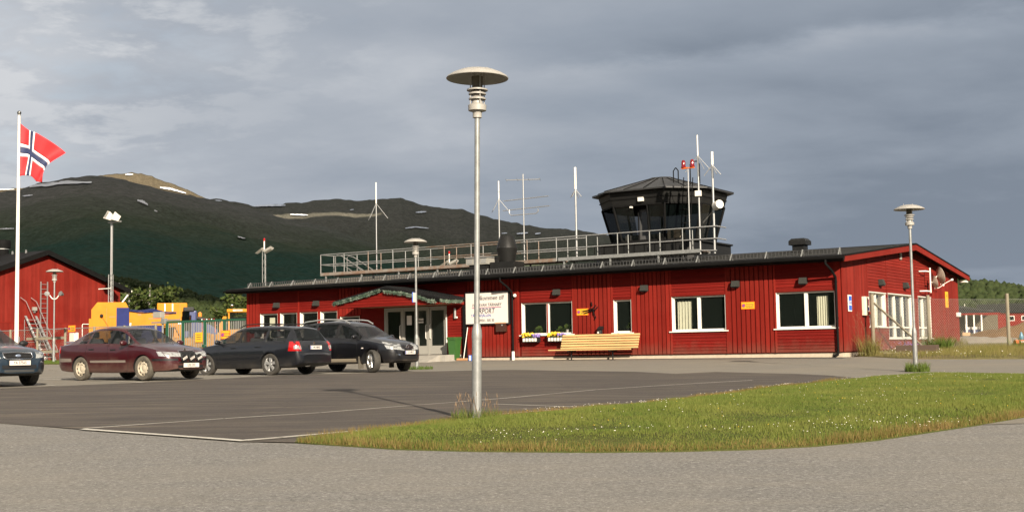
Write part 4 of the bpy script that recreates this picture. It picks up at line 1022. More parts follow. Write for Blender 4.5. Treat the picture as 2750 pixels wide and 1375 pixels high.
def parking_sign(loc, rz, label, w=.52, h=.27):
    t = thing('parking_sign', label, 'sign', loc, rz, 'orange no-parking signs')
    sign_plate(t, w, h, YSIGN, ORANGE, .025); roundel(t, -w * .31, -.026, 0, h * .25)
    text('Parkering', h * .26, INK, t, (w * .14, -.026, h * .14)); text('förbjuden', h * .26, INK, t, (w * .14, -.026, -h * .16))
    return t
parking_sign(W(-10.22, -.03, 1.84), -YAW, 'orange no-parking sign between the flower-box window and the narrow window')
parking_sign(W(-3.40, -.03, 1.86), -YAW, 'orange no-parking sign on the boards between the two right-hand windows')
t = wall_thing('welcome_sign', 'large white welcome board with black lettering behind the big lamp post', 'sign', -14.63, 2.13, -.14)
MB().bbox(-1.08, 1.08, 0, .10, -.68, .68, .02).build('cabinet', BLACKP, t); MB().box(-1.03, 1.03, -.012, -.001, -.62, .62).build('face', SIGNW, t)
text('Välkommen till', .25, INK, t, (.10, -.014, .41), shear=.35, xs=.95); text('HEMAVAN TÄRNABY', .17, INK, t, (.0, -.014, .13), shear=.3, xs=.88)
text('AIRPORT', .29, INK, t, (-.12, -.014, -.12), shear=.2, xs=.85); text('TÄRNAFJÄLLEN', .15, INKB, t, (-.28, -.014, -.30), xs=.95); text('0954 - 305 30', .16, INK, t, (.0, -.014, -.50), xs=.8)
MB().box(-.72, .72, -.017, -.013, .028, .042).build('red_stripe', INKR, t); MB().box(-.72, .72, -.017, -.013, .008, .020).build('blue_stripe', INKB, t)
t = wall_thing('taxi_sign', 'small blue and white taxi sign on the gable beside the corner downpipe', 'sign', .78, 1.84, .03, True)
MB().bbox(-.19, .19, -.03, 0, -.29, .29, .012).build('plate', WHITE, t); MB().box(-.155, .155, -.034, -.031, -.25, .25).build('face', BLUE, t); MB().box(-.13, .13, -.038, -.035, -.075, .085).build('panel', WHITE, t); text('TAXI', .15, INKB, t, (0, -.040, .01), xs=.85)
t = wall_thing('fire_alarm_box', 'cream alarm cabinet with red handle on the gable left of the window', 'alarm box', 2.42, 1.77, .03, True)
MB().bbox(-.24, .24, -.13, 0, -.34, .34, .02).build('cabinet', mat('cream_enamel', (.70, .62, .48), .5), t); MB().box(.05, .19, -.136, -.131, .02, .25).build('label_panel', LENSR, t); MB().box(.04, .19, -.136, -.131, -.16, -.04).build('label_panel', INKB, t); MB().blob((.12, -.15, -.26), .07, 1, 2, 0).build('handle', LENSR, t, smooth=60)
t = wall_thing('gate_number_sign', 'narrow yellow number sign on the gable near the right corner', 'sign', 14.5, 2.30, .03, True)
sign_plate(t, .46, .70, YSIGN); text('4', .30, INK, t, (0, -.024, .16)); text('1', .30, INK, t, (0, -.024, -.16))
t = wall_thing('mailbox', 'brown letterbox with pale lid left of the downpipe', 'mailbox', -13.95, 1.36, -.03)
MB().bbox(-.23, .23, -.16, 0, -.20, .17, .012).build('box', mat('brown_enamel', (.045, .017, .010), .45), t); MB().prism([(-.25, -.19, .155), (-.25, 0, .215), (-.25, 0, .18), (-.25, -.19, .13)], (.5, 0, 0)).build('lid', mat('copper_lid', (.45, .24, .13), .5), t); MB().box(.05, .12, -.165, -.161, .04, .09).build('lock', ALU, t)
t = wall_thing('ashtray', 'black wall ashtray beside the narrow window above the bench', 'ashtray', -9.42, 1.02, -.03)
MB().lathe([(.0, -.22), (.09, -.20), (.11, -.08), (.11, .08), (.06, .12), (.0, .13)], 14, (0, -.11, 0)).build('bowl', BLACKP, t, smooth=50); MB().prism([(-.1, -.2, .13), (-.1, 0, .25), (-.1, 0, .12)], (.2, 0, 0)).build('hood', BLACKP, t); MB().box(-.05, .02, -.225, -.215, -.03, .04).build('label_plate', SIGNW, t)
t = wall_thing('wreath_hook', 'dark twisted iron twig hanging beside the left orange sign', 'wall ornament', -9.72, 1.86, -.03)
for k, q in enumerate(([(-.45, -.05, .0), (-.2, -.06, .05), (0, -.06, .10), (.12, -.05, .22)], [(-.4, -.05, -.08), (-.1, -.06, .0), (.1, -.06, .05), (.2, -.05, .15)], [(0, -.05, .1), (.02, -.06, -.1), (.1, -.05, -.25), (.05, -.05, -.32)], [(-.05, -.05, .2), (-.08, -.05, .35)])): MB().tube(q, .022, 5).build('twig', BLACK, t, smooth=60)
t = wall_thing('outdoor_light', 'small round white lamp at the top of the left downpipe', 'lamp', -13.28, 2.58, -.05)
MB().cyl((0, .02, 0), (0, -.06, 0), .03, n=8).build('arm', BLACK, t); MB().blob((.02, -.10, .01), .075, 2, 2, 0).build('globe', WHITE, t, smooth=60)
t = wall_thing('corner_light', 'small white lamp at the far corner of the gable', 'lamp', 16.25, 1.66, .03, True)
MB().bbox(-.16, .16, -.16, 0, -.10, .10, .04).build('housing', WHITE, t)
t = wall_thing('gable_vent', 'small pale vent high in the gable left of the ridge', 'vent', 7.4, 3.86, .03, True); MB().bbox(-.09, .09, -.05, 0, -.16, .16, .01).build('grille', GREYW, t)
t = wall_thing('porch_lamp', 'white tube lamp on the porch back wall above the green bin', 'lamp', -16.25, 1.96, -.03)
MB().cyl((0, -.06, -.2), (0, -.06, .22), .05, n=12).build('tube', ALU, t, smooth=50); MB().blob((.10, -.08, -.16), .05, 2, 1, 0).build('sensor', WHITE, t, smooth=60)
t = wall_thing('handrail', 'tall white bar standing at the right of the entrance doors', 'rail', -16.70, 1.35, -.08); MB().box(-.02, .02, -.02, .02, -.6, .6).build('bar', WHITE, t)

# satellite dishes on the gable
t = wall_thing('satellite_dishes', 'white pole bracket with two beige satellite dishes on the gable', 'satellite dish', 10.75, 2.95, .03, True); t.scale = (.62, .62, .62)
bar = MB()
for z in (-.66, .66): bar.tube([(-1.05, 0, z), (-.98, -.42, z), (0.02, -.45, z)], .045, 8)
bar.tube([(.0, -.45, -.75), (.0, -.45, .92)], .055, 10); bar.build('bracket', WHITE, t, smooth=50)
def dish(par, c, r, tilt, name, armdir):
    m_ = MB(); m_.lathe([(0.001, .0), (r * .4, .035 * r / .4), (r * .75, .10 * r / .4), (r, .17 * r / .4), (r * 1.015, .16 * r / .4), (r * .75, .085 * r / .4), (.001, -.03)], 28)
    o = m_.build(name, mat('dish_beige', (.42, .36, .29), .55), par, c, smooth=50); o.rotation_euler = (radians(78), 0, tilt)
    MB().tube([(0, -r * .95, .05), (0, -r * 1.0, .35), (0, -r * .75, r * 1.5)], .022, 6).build('feed_arm', WHITE, o, smooth=50)
    MB().bbox(-.05, .05, -r * .75 - .06, -r * .75 + .06, r * 1.45, r * 1.7, .02).build('feed_horn', WHITE, o)
dish(t, (.55, -.45, -.05), .44, radians(38), 'dish', 1); dish(t, (1.75, -.50, .42), .60, radians(38), 'dish', 1)
MB().tube([(0, -.45, .0), (.55, -.42, -.05), (1.1, -.42, .15), (1.75, -.44, .42)], .04, 8).build('dish_arm', WHITE, t, smooth=50)

# things standing along the front
SLATM = WOODY
def bench(x0, x1):
    t = thing('bench', 'long varnished slatted bench with dark metal legs below the narrow window', 'bench', W((x0 + x1) / 2, -.75, -.02), -YAW)
    L = (x1 - x0) / 2
    slat = MB().bbox(-L, L, -.022, .022, -.036, .036, .008).mesh('slat', SLATM)
    for i in range(6):
        z = .47 + i * .095; o = link('back_slat', slat, t, (.12, .28 + i * .035, z)); o.rotation_euler = (radians(-14), 0, 0)
    for i in range(4): o = link('seat_slat', slat, t, (-.12, -.24 + i * .13, .40)); o.rotation_euler = (radians(90), 0, 0)
    for x in (-L * .55, L * .52):
        m_ = MB(); m_.tube([(x, .0, 0), (x, .0, .34)], .028, 8); m_.box(x - .03, x + .03, -.28, .3, .33, .37); m_.prism([(x - .02, .24, .36), (x - .02, .46, 1.0), (x - .02, .50, 1.0), (x - .02, .30, .36)], (.04, 0, 0)); m_.box(x - .06, x + .06, -.1, .1, 0, .015); m_.build('leg', DARK, t)
bench(-11.1, -7.75)
def flower_box(x, label, seed):
    t = thing('flower_box', label, 'flower box', W(x, -.17, .80), -YAW, 'window flower boxes'); rg = random.Random(seed)
    MB().bbox(-.36, .36, -.11, .11, -.10, .10, .015).build('trough', BLACKP, t)
    for i in range(5): MB().box(-.33 + i * .135, -.23 + i * .135, -.118, -.111, -.06, .07).build('label_card', WHITE, t)
    f = MB()
    for i in range(60): f.blob((rg.uniform(-.36, .12), rg.uniform(-.13, .1), .12 + rg.uniform(0, .14)), rg.uniform(.03, .055), i, 1, .3)
    f.build('yellow_blooms', PETALY, t)
    f = MB()
    for i in range(34): f.blob((rg.uniform(.1, .38), rg.uniform(-.13, .1), .11 + rg.uniform(0, .11)), rg.uniform(.025, .05), i, 1, .3)
    f.build('violet_blooms', PETALP, t)
    f = MB()
    for i in range(120):
        c = Vector((rg.uniform(-.38, .38), rg.uniform(-.14, .1), .10 + rg.uniform(0, .09))); d = Vector((rg.gauss(0, 1), rg.gauss(0, 1), rg.gauss(.4, 1))).normalized(); e = d.orthogonal() * .02
        f.add([c - e, c + e, c + d * .07], [(0, 1, 2)])
    f.build('leaves', BLADED_M, t, fixn=False)
flower_box(-12.5, 'black flower box with yellow and violet blooms under the left half of the window', 1); flower_box(-11.32, 'black flower box with yellow and violet blooms half hidden by the bench', 2)
def potted(x, h, r, label, seed, pot=True, y=.30):
    t = thing('potted_plant', label, 'potted plant', W(x, y, h), -YAW); rg = random.Random(seed)
    MB().lathe([(.001, 0), (.07, 0), (.09, .16), (.08, .16), (.001, .14)], 14).build('pot', WHITE if pot else BLACKP, t, smooth=50)
    f = MB()
    for i in range(150):
        d = Vector((rg.gauss(0, 1), rg.gauss(0, 1), rg.gauss(.5, .8))).normalized(); c = Vector((0, 0, .2)) + d * r * rg.uniform(.3, 1) * Vector((1, .6, .8)).length / 1.4; e = d.orthogonal() * .03
        f.add([c - e, c + e, c + d * .08], [(0, 1, 2)])
    f.build('foliage', BLADED_M, t, fixn=False)
potted(-11.08, SILL + .03, .15, 'plant in a white pot behind the right pane over the bench end', 1); potted(-11.42, SILL - .04, .12, 'low plant in a dark pot left of the white pot in the window', 2, False); potted(-12.42, SILL - .02, .13, 'low plant behind the left pane of the flower-box window', 3, False); potted(-8.32, SILL + .02, .12, 'small plant inside the narrow window above the bench', 4, False)
t = thing('wheelie_bin', 'green wheeled rubbish bin beside the entrance', 'bin', W(-16.10, -.38, .02), -YAW); t.scale = (.68, .66, .92)
def frustum(x0, x1, y0, y1, z0, X0, X1, Y0, Y1, z1): return ([(x0, y0, z0), (x1, y0, z0), (x1, y1, z0), (x0, y1, z0), (X0, Y0, z1), (X1, Y0, z1), (X1, Y1, z1), (X0, Y1, z1)], [(0, 3, 2, 1), (4, 5, 6, 7), (0, 1, 5, 4), (1, 2, 6, 5), (2, 3, 7, 6), (3, 0, 4, 7)])
MB().add(*frustum(-.22, .22, -.22, .24, .05, -.29, .29, -.32, .34, .95)).build('body', GREENB, t); MB().bbox(-.31, .31, -.36, .34, .93, .99, .02).build('rim', GREENB, t); l_ = MB().bbox(-.32, .32, -.38, .38, .985, 1.05, .025).build('lid', GREENB, t); MB().tube([(-.25, .40, .98), (.25, .40, .98)], .018, 6).build('handle', GREENB, l_)
for x in (-.24, .24): MB().lathe([(.03, -.03), (.10, -.03), (.10, .03), (.03, .03)], 14, (x, .26, .10), 'x').build('wheel', RUBBER, t)
t = thing('broom', 'broom with long white handle leaning beside the green bin', 'broom', W(-15.62, -.30, .02), -YAW)
MB().tube([(0, -.12, .06), (.06, .12, 1.35)], .017, 8).build('handle', WHITE, t); MB().bbox(-.32, .20, -.18, -.06, .03, .10, .015).build('head', mat('broom_wood', (.42, .22, .10), .7), t); MB().box(-.32, .20, -.19, -.05, -.0, .03).build('bristles', mat('bristle', (.30, .16, .08), .9), t)
t = thing('blue_crate', 'small blue plastic crate by the black porch post', 'crate', W(-15.12, -.35, -.02), -YAW)
m_ = MB(); m_.box(-.2, .2, -.14, .14, 0, .03)
for a in ((-.2, .2, -.14, -.12), (-.2, .2, .12, .14), (-.2, -.18, -.12, .12), (.18, .2, -.12, .12)): m_.box(*a, .03, .26)
m_.build('crate', BLUE, t); MB().box(-.17, -.08, -.146, -.142, .05, .24).build('label_card', WHITE, t)

# ================================================================ ON THE ROOF
# walkway
walk = thing('roof_walkway', 'galvanised roof walkway with rusty pipe railings leading to the control tower', 'walkway', W(0, 0), -YAW)
def deck(x0, x1, z, y0, y1):
    d = MB(); d.box(x0, x1, y0 + .05, y1 - .05, z + .06, z + .09); d.build('deck', GALVD, walk)
    for y in (y0, y1): MB().box(x0, x1, y - .02, y + .02, z, z + .14).build('edge_channel', GALVD if x0 < -20 else GALV, walk)
deck(-26.3, -13.15, 4.11, 3.0, 3.95); deck(-13.05, -6.55, 4.12, 3.0, 3.95)
post = MB().cyl((0, 0, 0), (0, 0, 1), .022, n=8).mesh('post', GALV, smooth=50); postr = MB().cyl((0, 0, 0), (0, 0, 1), .022, n=8).mesh('post', GALVD, smooth=50)
for y, x0 in ((3.0, -26.28), (3.95, -26.28)):
    k = 0
    for x in list(np.arange(x0, -6.4, 1.46)):
        o = link('post', postr if k % 3 == 2 and x < -14 else post, walk, (x, y, 4.12)); o.scale = (1, 1, 1.0); k += 1
    for z in (5.12, 4.64):
        MB().tube([(-26.28, y, z), (-20, y, z)], .022, 8).build('rail', GALV, walk, smooth=50); MB().tube([(-20, y, z), (-15.5, y, z)], .022, 8).build('rail', GALVD, walk, smooth=50); MB().tube([(-15.5, y, z), (-6.5 if y < 3.5 else -12.2, y, z)], .022, 8).build('rail', ALU, walk, smooth=50)
for z in (5.12, 4.64): MB().tube([(-26.28, 3, z), (-26.28, 3.95, z)], .022, 8).build('rail', GALV, walk, smooth=50)
for y in (3.05, 3.9):
    MB().tube([(-25.4, y, 4.2), (-25.4, y, 5.0), (-25.3, y, 5.07), (-25.0, y, 5.0), (-23.6, y, 4.2)], .02, 8).build('stair_rail', GALV, walk, smooth=50); MB().tube([(-25.4, y, 4.62), (-24.8, y, 4.5), (-24.2, y, 4.15)], .016, 8).build('stair_rail', GALV, walk, smooth=50)
for x in np.arange(-26.0, -6.5, 2.2):
    for y in (3.05, 3.9): MB().box(x - .03, x + .03, y - .03, y + .03, RT(y), 4.12).build('support', GALV, walk)
for p in ([(-6.55, 3.0, 5.12), (-5.85, 3.0, 5.12), (-5.85, 3.95, 5.12)], [(-6.55, 3.0, 4.64), (-5.85, 3.0, 4.64), (-5.85, 3.95, 4.64)], [(-6.55, 3.0, 4.2), (-5.85, 3.0, 4.16)]): MB().tube(p, .025, 8).build('rail', ALU, walk, smooth=50)

# control tower cab
TW = thing('control_tower', 'dark octagonal control tower cab with outward-leaning windows on the terminal roof', 'control tower', W(-10.05, 7.0, 0), -YAW)
def octo(hw, ch, z): return [(-hw, -hw + ch, z), (-hw + ch, -hw, z), (hw - ch, -hw, z), (hw, -hw + ch, z), (hw, hw - ch, z), (hw - ch, hw, z), (-hw + ch, hw, z), (-hw, hw - ch, z)]
def loft(rings, name, matl, par, caps=True):
    m_ = MB(); n = len(rings[0]); vs = [v for r in rings for v in r]
    fs = [(i * n + k, i * n + (k + 1) % n, (i + 1) * n + (k + 1) % n, (i + 1) * n + k) for i in range(len(rings) - 1) for k in range(n)]
    if caps: fs += [tuple(range(n))[::-1], tuple((len(rings) - 1) * n + k for k in range(n))]
    return m_.add(vs, fs).build(name, matl, par)
loft([octo(2.30, .35, 3.6), octo(2.30, .35, 4.78), octo(2.42, .5, 4.80), octo(2.42, .5, 4.86)], 'base', DARK, TW)
for k in range(10):
    x = -2.2 + k * .48; MB().box(x, x + .03, -2.325, -2.302, 3.9, 4.76).build('base_seam', BLACK, TW)
ZB, ZM, ZT2 = 4.93, 6.42, 6.97
HB, HM, HT = (1.98, .97), (2.36, 1.15), (2.50, 1.21)
loft([octo(*HM, ZM), octo(*HT, ZT2)], 'upper_band', DARK, TW, False)
loft([octo(HM[0] + .03, HM[1] + .01, ZM - .03), octo(HM[0] + .03, HM[1] + .01, ZM + .03)], 'window_head', BLACK, TW, False)
loft([octo(HM[0] + .11, HM[1] + .05, ZM + .27), octo(HM[0] + .115, HM[1] + .05, ZM + .30)], 'band_seam', BLACK, TW, False)
loft([octo(HB[0] + .05, HB[1] + .02, 4.86), octo(HB[0] + .05, HB[1] + .02, ZB + .04)], 'window_sill_band', BLACK, TW, False)
TO, TI = octo(*HM, ZM), octo(*HB, ZB)
for k in range(8):
    a0, a1, b0, b1 = (Vector(q) for q in (TI[k], TI[(k + 1) % 8], TO[k], TO[(k + 1) % 8]))
    MB().tube([a0, b0], .055, 6).build('corner_mullion', BLACK, TW)
    inn = Vector((-(a0 + a1).x, -(a0 + a1).y, 0)).normalized() * .04
    big = k in (1, 3, 5, 7)
    parts = [0, 1] if not big else ([0, .38, .66, 1] if k == 1 else [0, .5, 1])
    for u, v in zip(parts, parts[1:]):
        if k == 1 and u == .38:
            d_ = link('door', None, TW, (0, 0, 0)); q0, q1 = a0.lerp(a1, u + .02), a0.lerp(a1, v - .02)
            q0, q1 = q0 + Vector((0, .10, 0)), q1 + Vector((0, .10, 0))
            MB().prism([q0 + Vector((0, 0, -.85)), q1 + Vector((0, 0, -.85)), q1 + Vector((0, 0, 1.35)), q0 + Vector((0, 0, 1.35))], (0, .06, 0)).build('leaf', mat('grey_door', (.06, .06, .06), .5), d_)
            MB().box(q0.x + .12, q1.x - .12, q0.y - .012, q0.y - .004, 5.15, 6.15).build('pane', GLASSD, d_); MB().box(q0.x + .12, q1.x - .12, q0.y - .012, q0.y - .004, 4.2, 4.75).build('panel', BLACK, d_)
            for q in (q0, q1): MB().tube([q + Vector((0, -.06, -.7)), q + Vector((0, -.12, 1.4))], .03, 6).build('door_post', BLACK, d_)
            continue
        P = [a0.lerp(a1, u) + inn, a0.lerp(a1, v) + inn, b0.lerp(b1, v) + inn, b0.lerp(b1, u) + inn]
        MB().add(P, [(0, 1, 2, 3)]).build('pane', GLASSD, TW)
        if u > 0: MB().tube([a0.lerp(a1, u), b0.lerp(b1, u)], .04, 6).build('mullion', BLACK, TW)
loft([octo(1.9, .93, 4.87), octo(1.9, .93, 4.91)], 'floor', BLACK, TW); loft([octo(2.3, 1.1, 6.40), octo(2.3, 1.1, 6.44)], 'ceiling', BLACK, TW)
MB().box(-1.2, 1.4, -1.3, -.7, 4.95, 5.25).build('console', mat('console_grey', (.16, .16, .15), .6), TW); MB().box(.9, 1.5, -1.5, -1.35, 5.0, 5.35).build('papers', mat('papers', (.5, .42, .32), .8), TW)
rr = loft([octo(2.68, 1.30, 6.99), octo(2.74, 1.33, 7.0), octo(2.74, 1.33, 7.06), octo(.55, .27, 7.74), octo(.5, .25, 7.80), octo(.04, .02, 7.84)], 'roof', mat('tower_roof_sheet', (.028, .028, .028), .5, var=.3, vscale=1.5), TW)
E0, E1 = octo(2.74, 1.33, 7.07), octo(.55, .27, 7.75)
for k in range(8):
    for u in ((0, .33, .66) if k % 2 else (0, .5)):
        MB().tube([Vector(E0[k]).lerp(Vector(E0[(k + 1) % 8]), u), Vector(E1[k]).lerp(Vector(E1[(k + 1) % 8]), u)], .022, 4).build('roof_seam', BLACK, rr)
MB().box(.05, .30, -2.52, -2.43, 6.55, 6.72).build('floodlight', WHITE, TW)
MB().box(-.35, -.27, -2.5, -2.36, 6.30, 6.37).build('small_light', WHITE, TW)
for c, w_, h_ in (((1.55, -1.9), .22, .62), ((2.35, -1.75), .42, .95)):
    zz = 7.06 + (1 - max(abs(c[0]), abs(c[1])) / 2.74) * .7
    MB().tube([(c[0] - w_ / 2, c[1], zz), (c[0] - w_ / 2, c[1], zz + h_ - .12), (c[0] - w_ / 2 + .1, c[1], zz + h_), (c[0] + w_ / 2 - .1, c[1], zz + h_), (c[0] + w_ / 2, c[1], zz + h_ - .12), (c[0] + w_ / 2, c[1], zz)], .025, 6).build('ladder_hoop', BLACK, TW, smooth=50)
# ladder down the front-right face
for s_ in (-.2, .2): MB().tube([(1.9 + s_ * .7, -1.9 + s_ * .7, 4.9), (2.25 + s_ * .7, -2.2 + s_ * .7, 7.4)], .02, 6).build('ladder_rail', BLACK, TW)
for i in range(9):
    f_ = i / 8; MB().tube([(1.9 + .35 * f_ - .14, -1.9 - .3 * f_ - .14, 5.0 + 2.2 * f_), (1.9 + .35 * f_ + .14, -1.9 - .3 * f_ + .14, 5.0 + 2.2 * f_)], .014, 5).build('ladder_rung', BLACK, TW)

# antennas
def antenna(x, y, h0, hj, h1, label, leg=.7, thick=.03, up=.022, legdir=None, extra=None):
    t = thing('antenna', label, 'antenna', W(x, y, h0), -YAW, 'rod antennas on the terminal roof')
    MB().tube([(0, 0, 0), (0, 0, hj - h0)], thick, 8).build('mast', ALU, t, smooth=50); MB().tube([(0, 0, hj - h0), (0, 0, h1 - h0)], up, 8).build('rod', WHITE, t, smooth=50)
    for a in (.3, 1.9, 3.5, 5.0) if legdir is None else legdir:
        MB().tube([(0, 0, hj - h0), (leg * .62 * cos(a), leg * .62 * sin(a), hj - h0 - leg * .75)], .012 if thick < .04 else .016, 6).build('radial', ALU, t)
    return t
antenna(-23.7, 4.05, 4.1, 7.50, 8.50, 'tall thin rod antenna over the left half of the walkway', 1.0, .028, .035, (.2, 2.9, 4.9))
antenna(-16.7, 4.05, 4.1, 7.15, 7.95, 'short rod antenna on a rusty mast left of the television aerial', .75, .03, .03, (.2, 2.9, 4.7))
antenna(-12.75, 4.05, 4.1, 7.25, 8.20, 'stout white rod antenna left of the control tower', .45, .045, .055, (.1, 3.0, 1.6, 4.7))
w1 = antenna(-6.58, 3.08, 4.05, 7.98, 8.80, 'tallest whip antenna in front of the control tower', .85, .036, .03, (3.3, .1, 5.6))
MB().bbox(-.12, .12, -.12, .0, 2.30, 2.52, .01).build('junction_box', WHITE, w1)
w2 = antenna(-5.97, 3.08, 4.05, 7.55, 8.07, 'rightmost rod antenna with a white drum at the walkway end', .55, .045, .055, (3.3, .1, 5.6))
dm = MB().cyl((0, 0, 0), (.26, -.20, .05), .17, n=20).build('drum', WHITE, w2, (.10, -.02, 1.85), smooth=40); MB().cyl((.255, -.197, .05), (.265, -.205, .052), .13, n=18).build('drum_face', SIGNW, dm)
for z in (1.2, 1.35): MB().tube([(0, 0, 1.7), (-.6, .3, .9 + z * .3)], .010, 5).build('stay', ALU, w2)
t = thing('obstruction_lights', 'twin red obstruction lights on a thin pole before the tower', 'beacon', W(-7.02, 3.08, 4.1), -YAW)
MB().tube([(0, 0, 0), (0, 0, 3.40)], .024, 8).build('mast', ALU, t, smooth=50); MB().box(-.27, .27, -.05, .05, 3.40, 3.45).build('crossbar', ORANGE, t)
for x in (-.19, .19): MB().lathe([(.001, 0), (.10, 0), (.10, .06), (.085, .07), (.085, .24), (.05, .30), (.001, .31)], 14, (x, 0, 3.45)).build('red_lamp', LENSD, t, smooth=40)
t = thing('television_aerial', 'television aerial mast with several horizontal yagi booms', 'aerial', W(-15.4, 4.05, 4.1), -YAW)
MB().tube([(0, 0, 0), (0, 0, 4.05)], .028, 8).build('mast', ALU, t, smooth=50)
for z, a, b, n_, ang, el_ in ((3.80, -.75, .75, 4, .5, .5), (2.95, -1.1, 1.35, 12, -.1, .10), (2.52, -1.15, 1.4, 12, -.1, .10)):
    c, s_ = cos(ang), sin(ang); m_ = MB(); m_.tube([(a * c, a * s_, z), (b * c, b * s_, z)], .018, 6)
    for i in range(n_):
        u = a + (b - a) * i / (n_ - 1); m_.tube([(u * c - el_ * s_, u * s_ + el_ * c, z), (u * c + el_ * s_, u * s_ - el_ * c, z)], .007, 4)
    m_.build('yagi_boom', ALU, t)
MB().tube([(-.75, 0, 2.52), (-.75, 0, 2.34), (-.65, 0, 2.26), (.65, 0, 2.26), (.75, 0, 2.34), (.75, 0, 2.46)], .022, 6).build('yoke', ALU, t, smooth=50)
# ventilators and chimney
t = thing('roof_ventilator', 'black hourglass roof ventilator on a square curb', 'ventilator', W(-15.05, 2.1, RT(2.1)), -YAW)
MB().box(-.62, .60, -.4, .4, -.1, .42).build('curb', DARK, t); MB().lathe([(.001, .42), (.33, .42), (.36, .50), (.44, .96), (.455, 1.0), (.44, 1.05), (.30, 1.50), (.27, 1.53), (.25, 1.5), (.001, 1.3)], 28).build('cowl', DARK, t, smooth=30)
t = thing('air_handling_unit', 'low roof air intake box with grey louvred hood', 'vent', W(-16.2, 2.0, RT(2.0)), -YAW)
MB().box(-.48, .42, -.38, .38, -.1, .35).build('curb', DARK, t); h_ = MB().box(-.60, .50, -.45, .45, .36, .64).build('hood', GREYW, t); MB().box(-.64, .54, -.50, .50, .645, .69).build('cap', GALV, t)
for i in range(3): MB().box(-.54 + i * .36, -.28 + i * .36, -.462, -.452, .41, .61).build('louvre', mat('louvre_grey', (.22, .22, .21), .6), h_)
t = thing('chimney', 'small black sheet-metal chimney with a hipped cap on the right roof', 'chimney', W(-3.55, 6.0, RT(6.0)), -YAW)
MB().box(-.24, .24, -.24, .24, -.1, .30).build('stack', DARK, t); MB().add(*frustum(-.35, .35, -.35, .35, .44, -.26, .26, -.26, .26, .54)).build('cap_top', DARK, t); MB().box(-.35, .35, -.35, .35, .28, .438).build('cap', DARK, t)
# ================================================================ LAMP POSTS
def street_lamp(x, y, z, label, lean=(0, 0), H=4.5):
    t = thing('street_lamp', label, 'street lamp', (x, y, z), 0, 'mushroom-topped lamp posts')
    t.rotation_euler = (lean[1], lean[0], 0)
    return t
def lamp_parts(t):
    MB().cyl((0, 0, -.1), (0, 0, 1.02), .062, n=20).build('base_sleeve', GALV, t, smooth=40)
    MB().lathe([(.062, 1.0), (.066, 1.04), (.062, 1.12), (.045, 1.19), (.036, 1.21)], 20).build('sleeve_collar', GALV, t, smooth=50)
    MB().cyl((0, 0, 1.2), (0, 0, 3.86), .035, .034, n=18).build('pole', GALV, t, smooth=40)
    MB().lathe([(.034, 3.82), (.058, 3.83), (.058, 3.89), (.07, 3.91), (.115, 3.92), (.118, 3.99), (.10, 4.0), (.075, 4.01)], 24).build('lantern_base', LAMPM, t, smooth=35)
    MB().lathe([(.075, 4.0), (.055, 4.10), (.052, 4.13)], 20).build('lantern_body', LAMPM, t, smooth=35)
    for z, r in ((4.075, .110), (4.14, .112), (4.19, .135)): MB().lathe([(.055, z), (r, z - .012), (r, z + .004), (.06, z + .03)], 24).build('louvre_ring', LAMPM, t, smooth=30)
    for a in range(4): MB().cyl((.095 * cos(a * pi / 2 + .4), .095 * sin(a * pi / 2 + .4), 3.98), (.095 * cos(a * pi / 2 + .4), .095 * sin(a * pi / 2 + .4), 4.44), .007, n=6).build('stay_rod', LAMPM, t)
    MB().cyl((0, 0, 4.19), (0, 0, 4.36), .065, .075, n=16).build('bulb_holder', mat('bulb_shade', (.10, .085, .06), .6), t, smooth=40)
    dome = [(.001, 4.47), (.10, 4.465), (.22, 4.44), (.33, 4.395), (.385, 4.36), (.40, 4.34), (.397, 4.332), (.38, 4.35), (.32, 4.385), (.21, 4.425), (.001, 4.45)]
    d = MB().lathe(dome, 40).build('shade', LAMPM, t, smooth=35)
    for a in (.5, 2.6): MB().cyl((.14 * cos(a), .14 * sin(a), 4.44), (.14 * cos(a), .14 * sin(a), 4.50), .010, n=6).build('bolt', ALU, d)
L1 = street_lamp(-.48, 15.81, zt(-.48, 15.81) + .02, 'tall nearest lamp post with wide mushroom shade in the middle', (radians(1.0), 0)); lamp_parts(L1)
def lamp_copy(x, y, z, label, lean=(0, 0), sc=1.):
    c = copy_tree(L1); c.location = (x, y, z); c['label'] = label; c.rotation_euler = (lean[1], lean[0], 0); c.scale = (sc, sc, sc); return c
lamp_copy(10.59, 33.12, EYE - .79, 'mushroom lamp post at the right end of the lawn island', (0, 0))
lamp_copy(-3.29, 42.58, EYE - .60, 'mushroom lamp post in front of the entrance doors')
L4 = lamp_copy(-21.84, 59.55, EYE - .22, 'mushroom lamp post with two extra spotlights beside the red hangar', (0, 0))
for s_ in (-1, 1):
    MB().tube([(0, 0, 3.02), (.12 * s_, 0, 3.08), (.22 * s_, 0, 3.22)], .025, 8).build('spotlight_arm', WHITE, L4, smooth=50); o = MB().lathe([(.001, -.14), (.05, -.13), (.11, .02), (.12, .06), (.001, .05)], 14).build('spotlight', mat('spot_grey', (.12, .12, .115), .5), L4, (.34 * s_, -.04, 3.28), smooth=40); o.rotation_euler = (radians(60), radians(-50 * s_), 0)
for o in L4.children:
    if o.name.startswith('spot'): pass
t = thing('flag_sign', 'small blue sign seen edge-on on the entrance lamp post', 'sign', (-3.29, 42.58, EYE - .60 + 2.45), radians(70)); MB().box(-.30, -.04, -.012, .012, -.17, .17).build('plate', BLUE, t); MB().box(-.29, -.05, -.016, -.0125, -.16, .16).build('face', SIGNW, t)

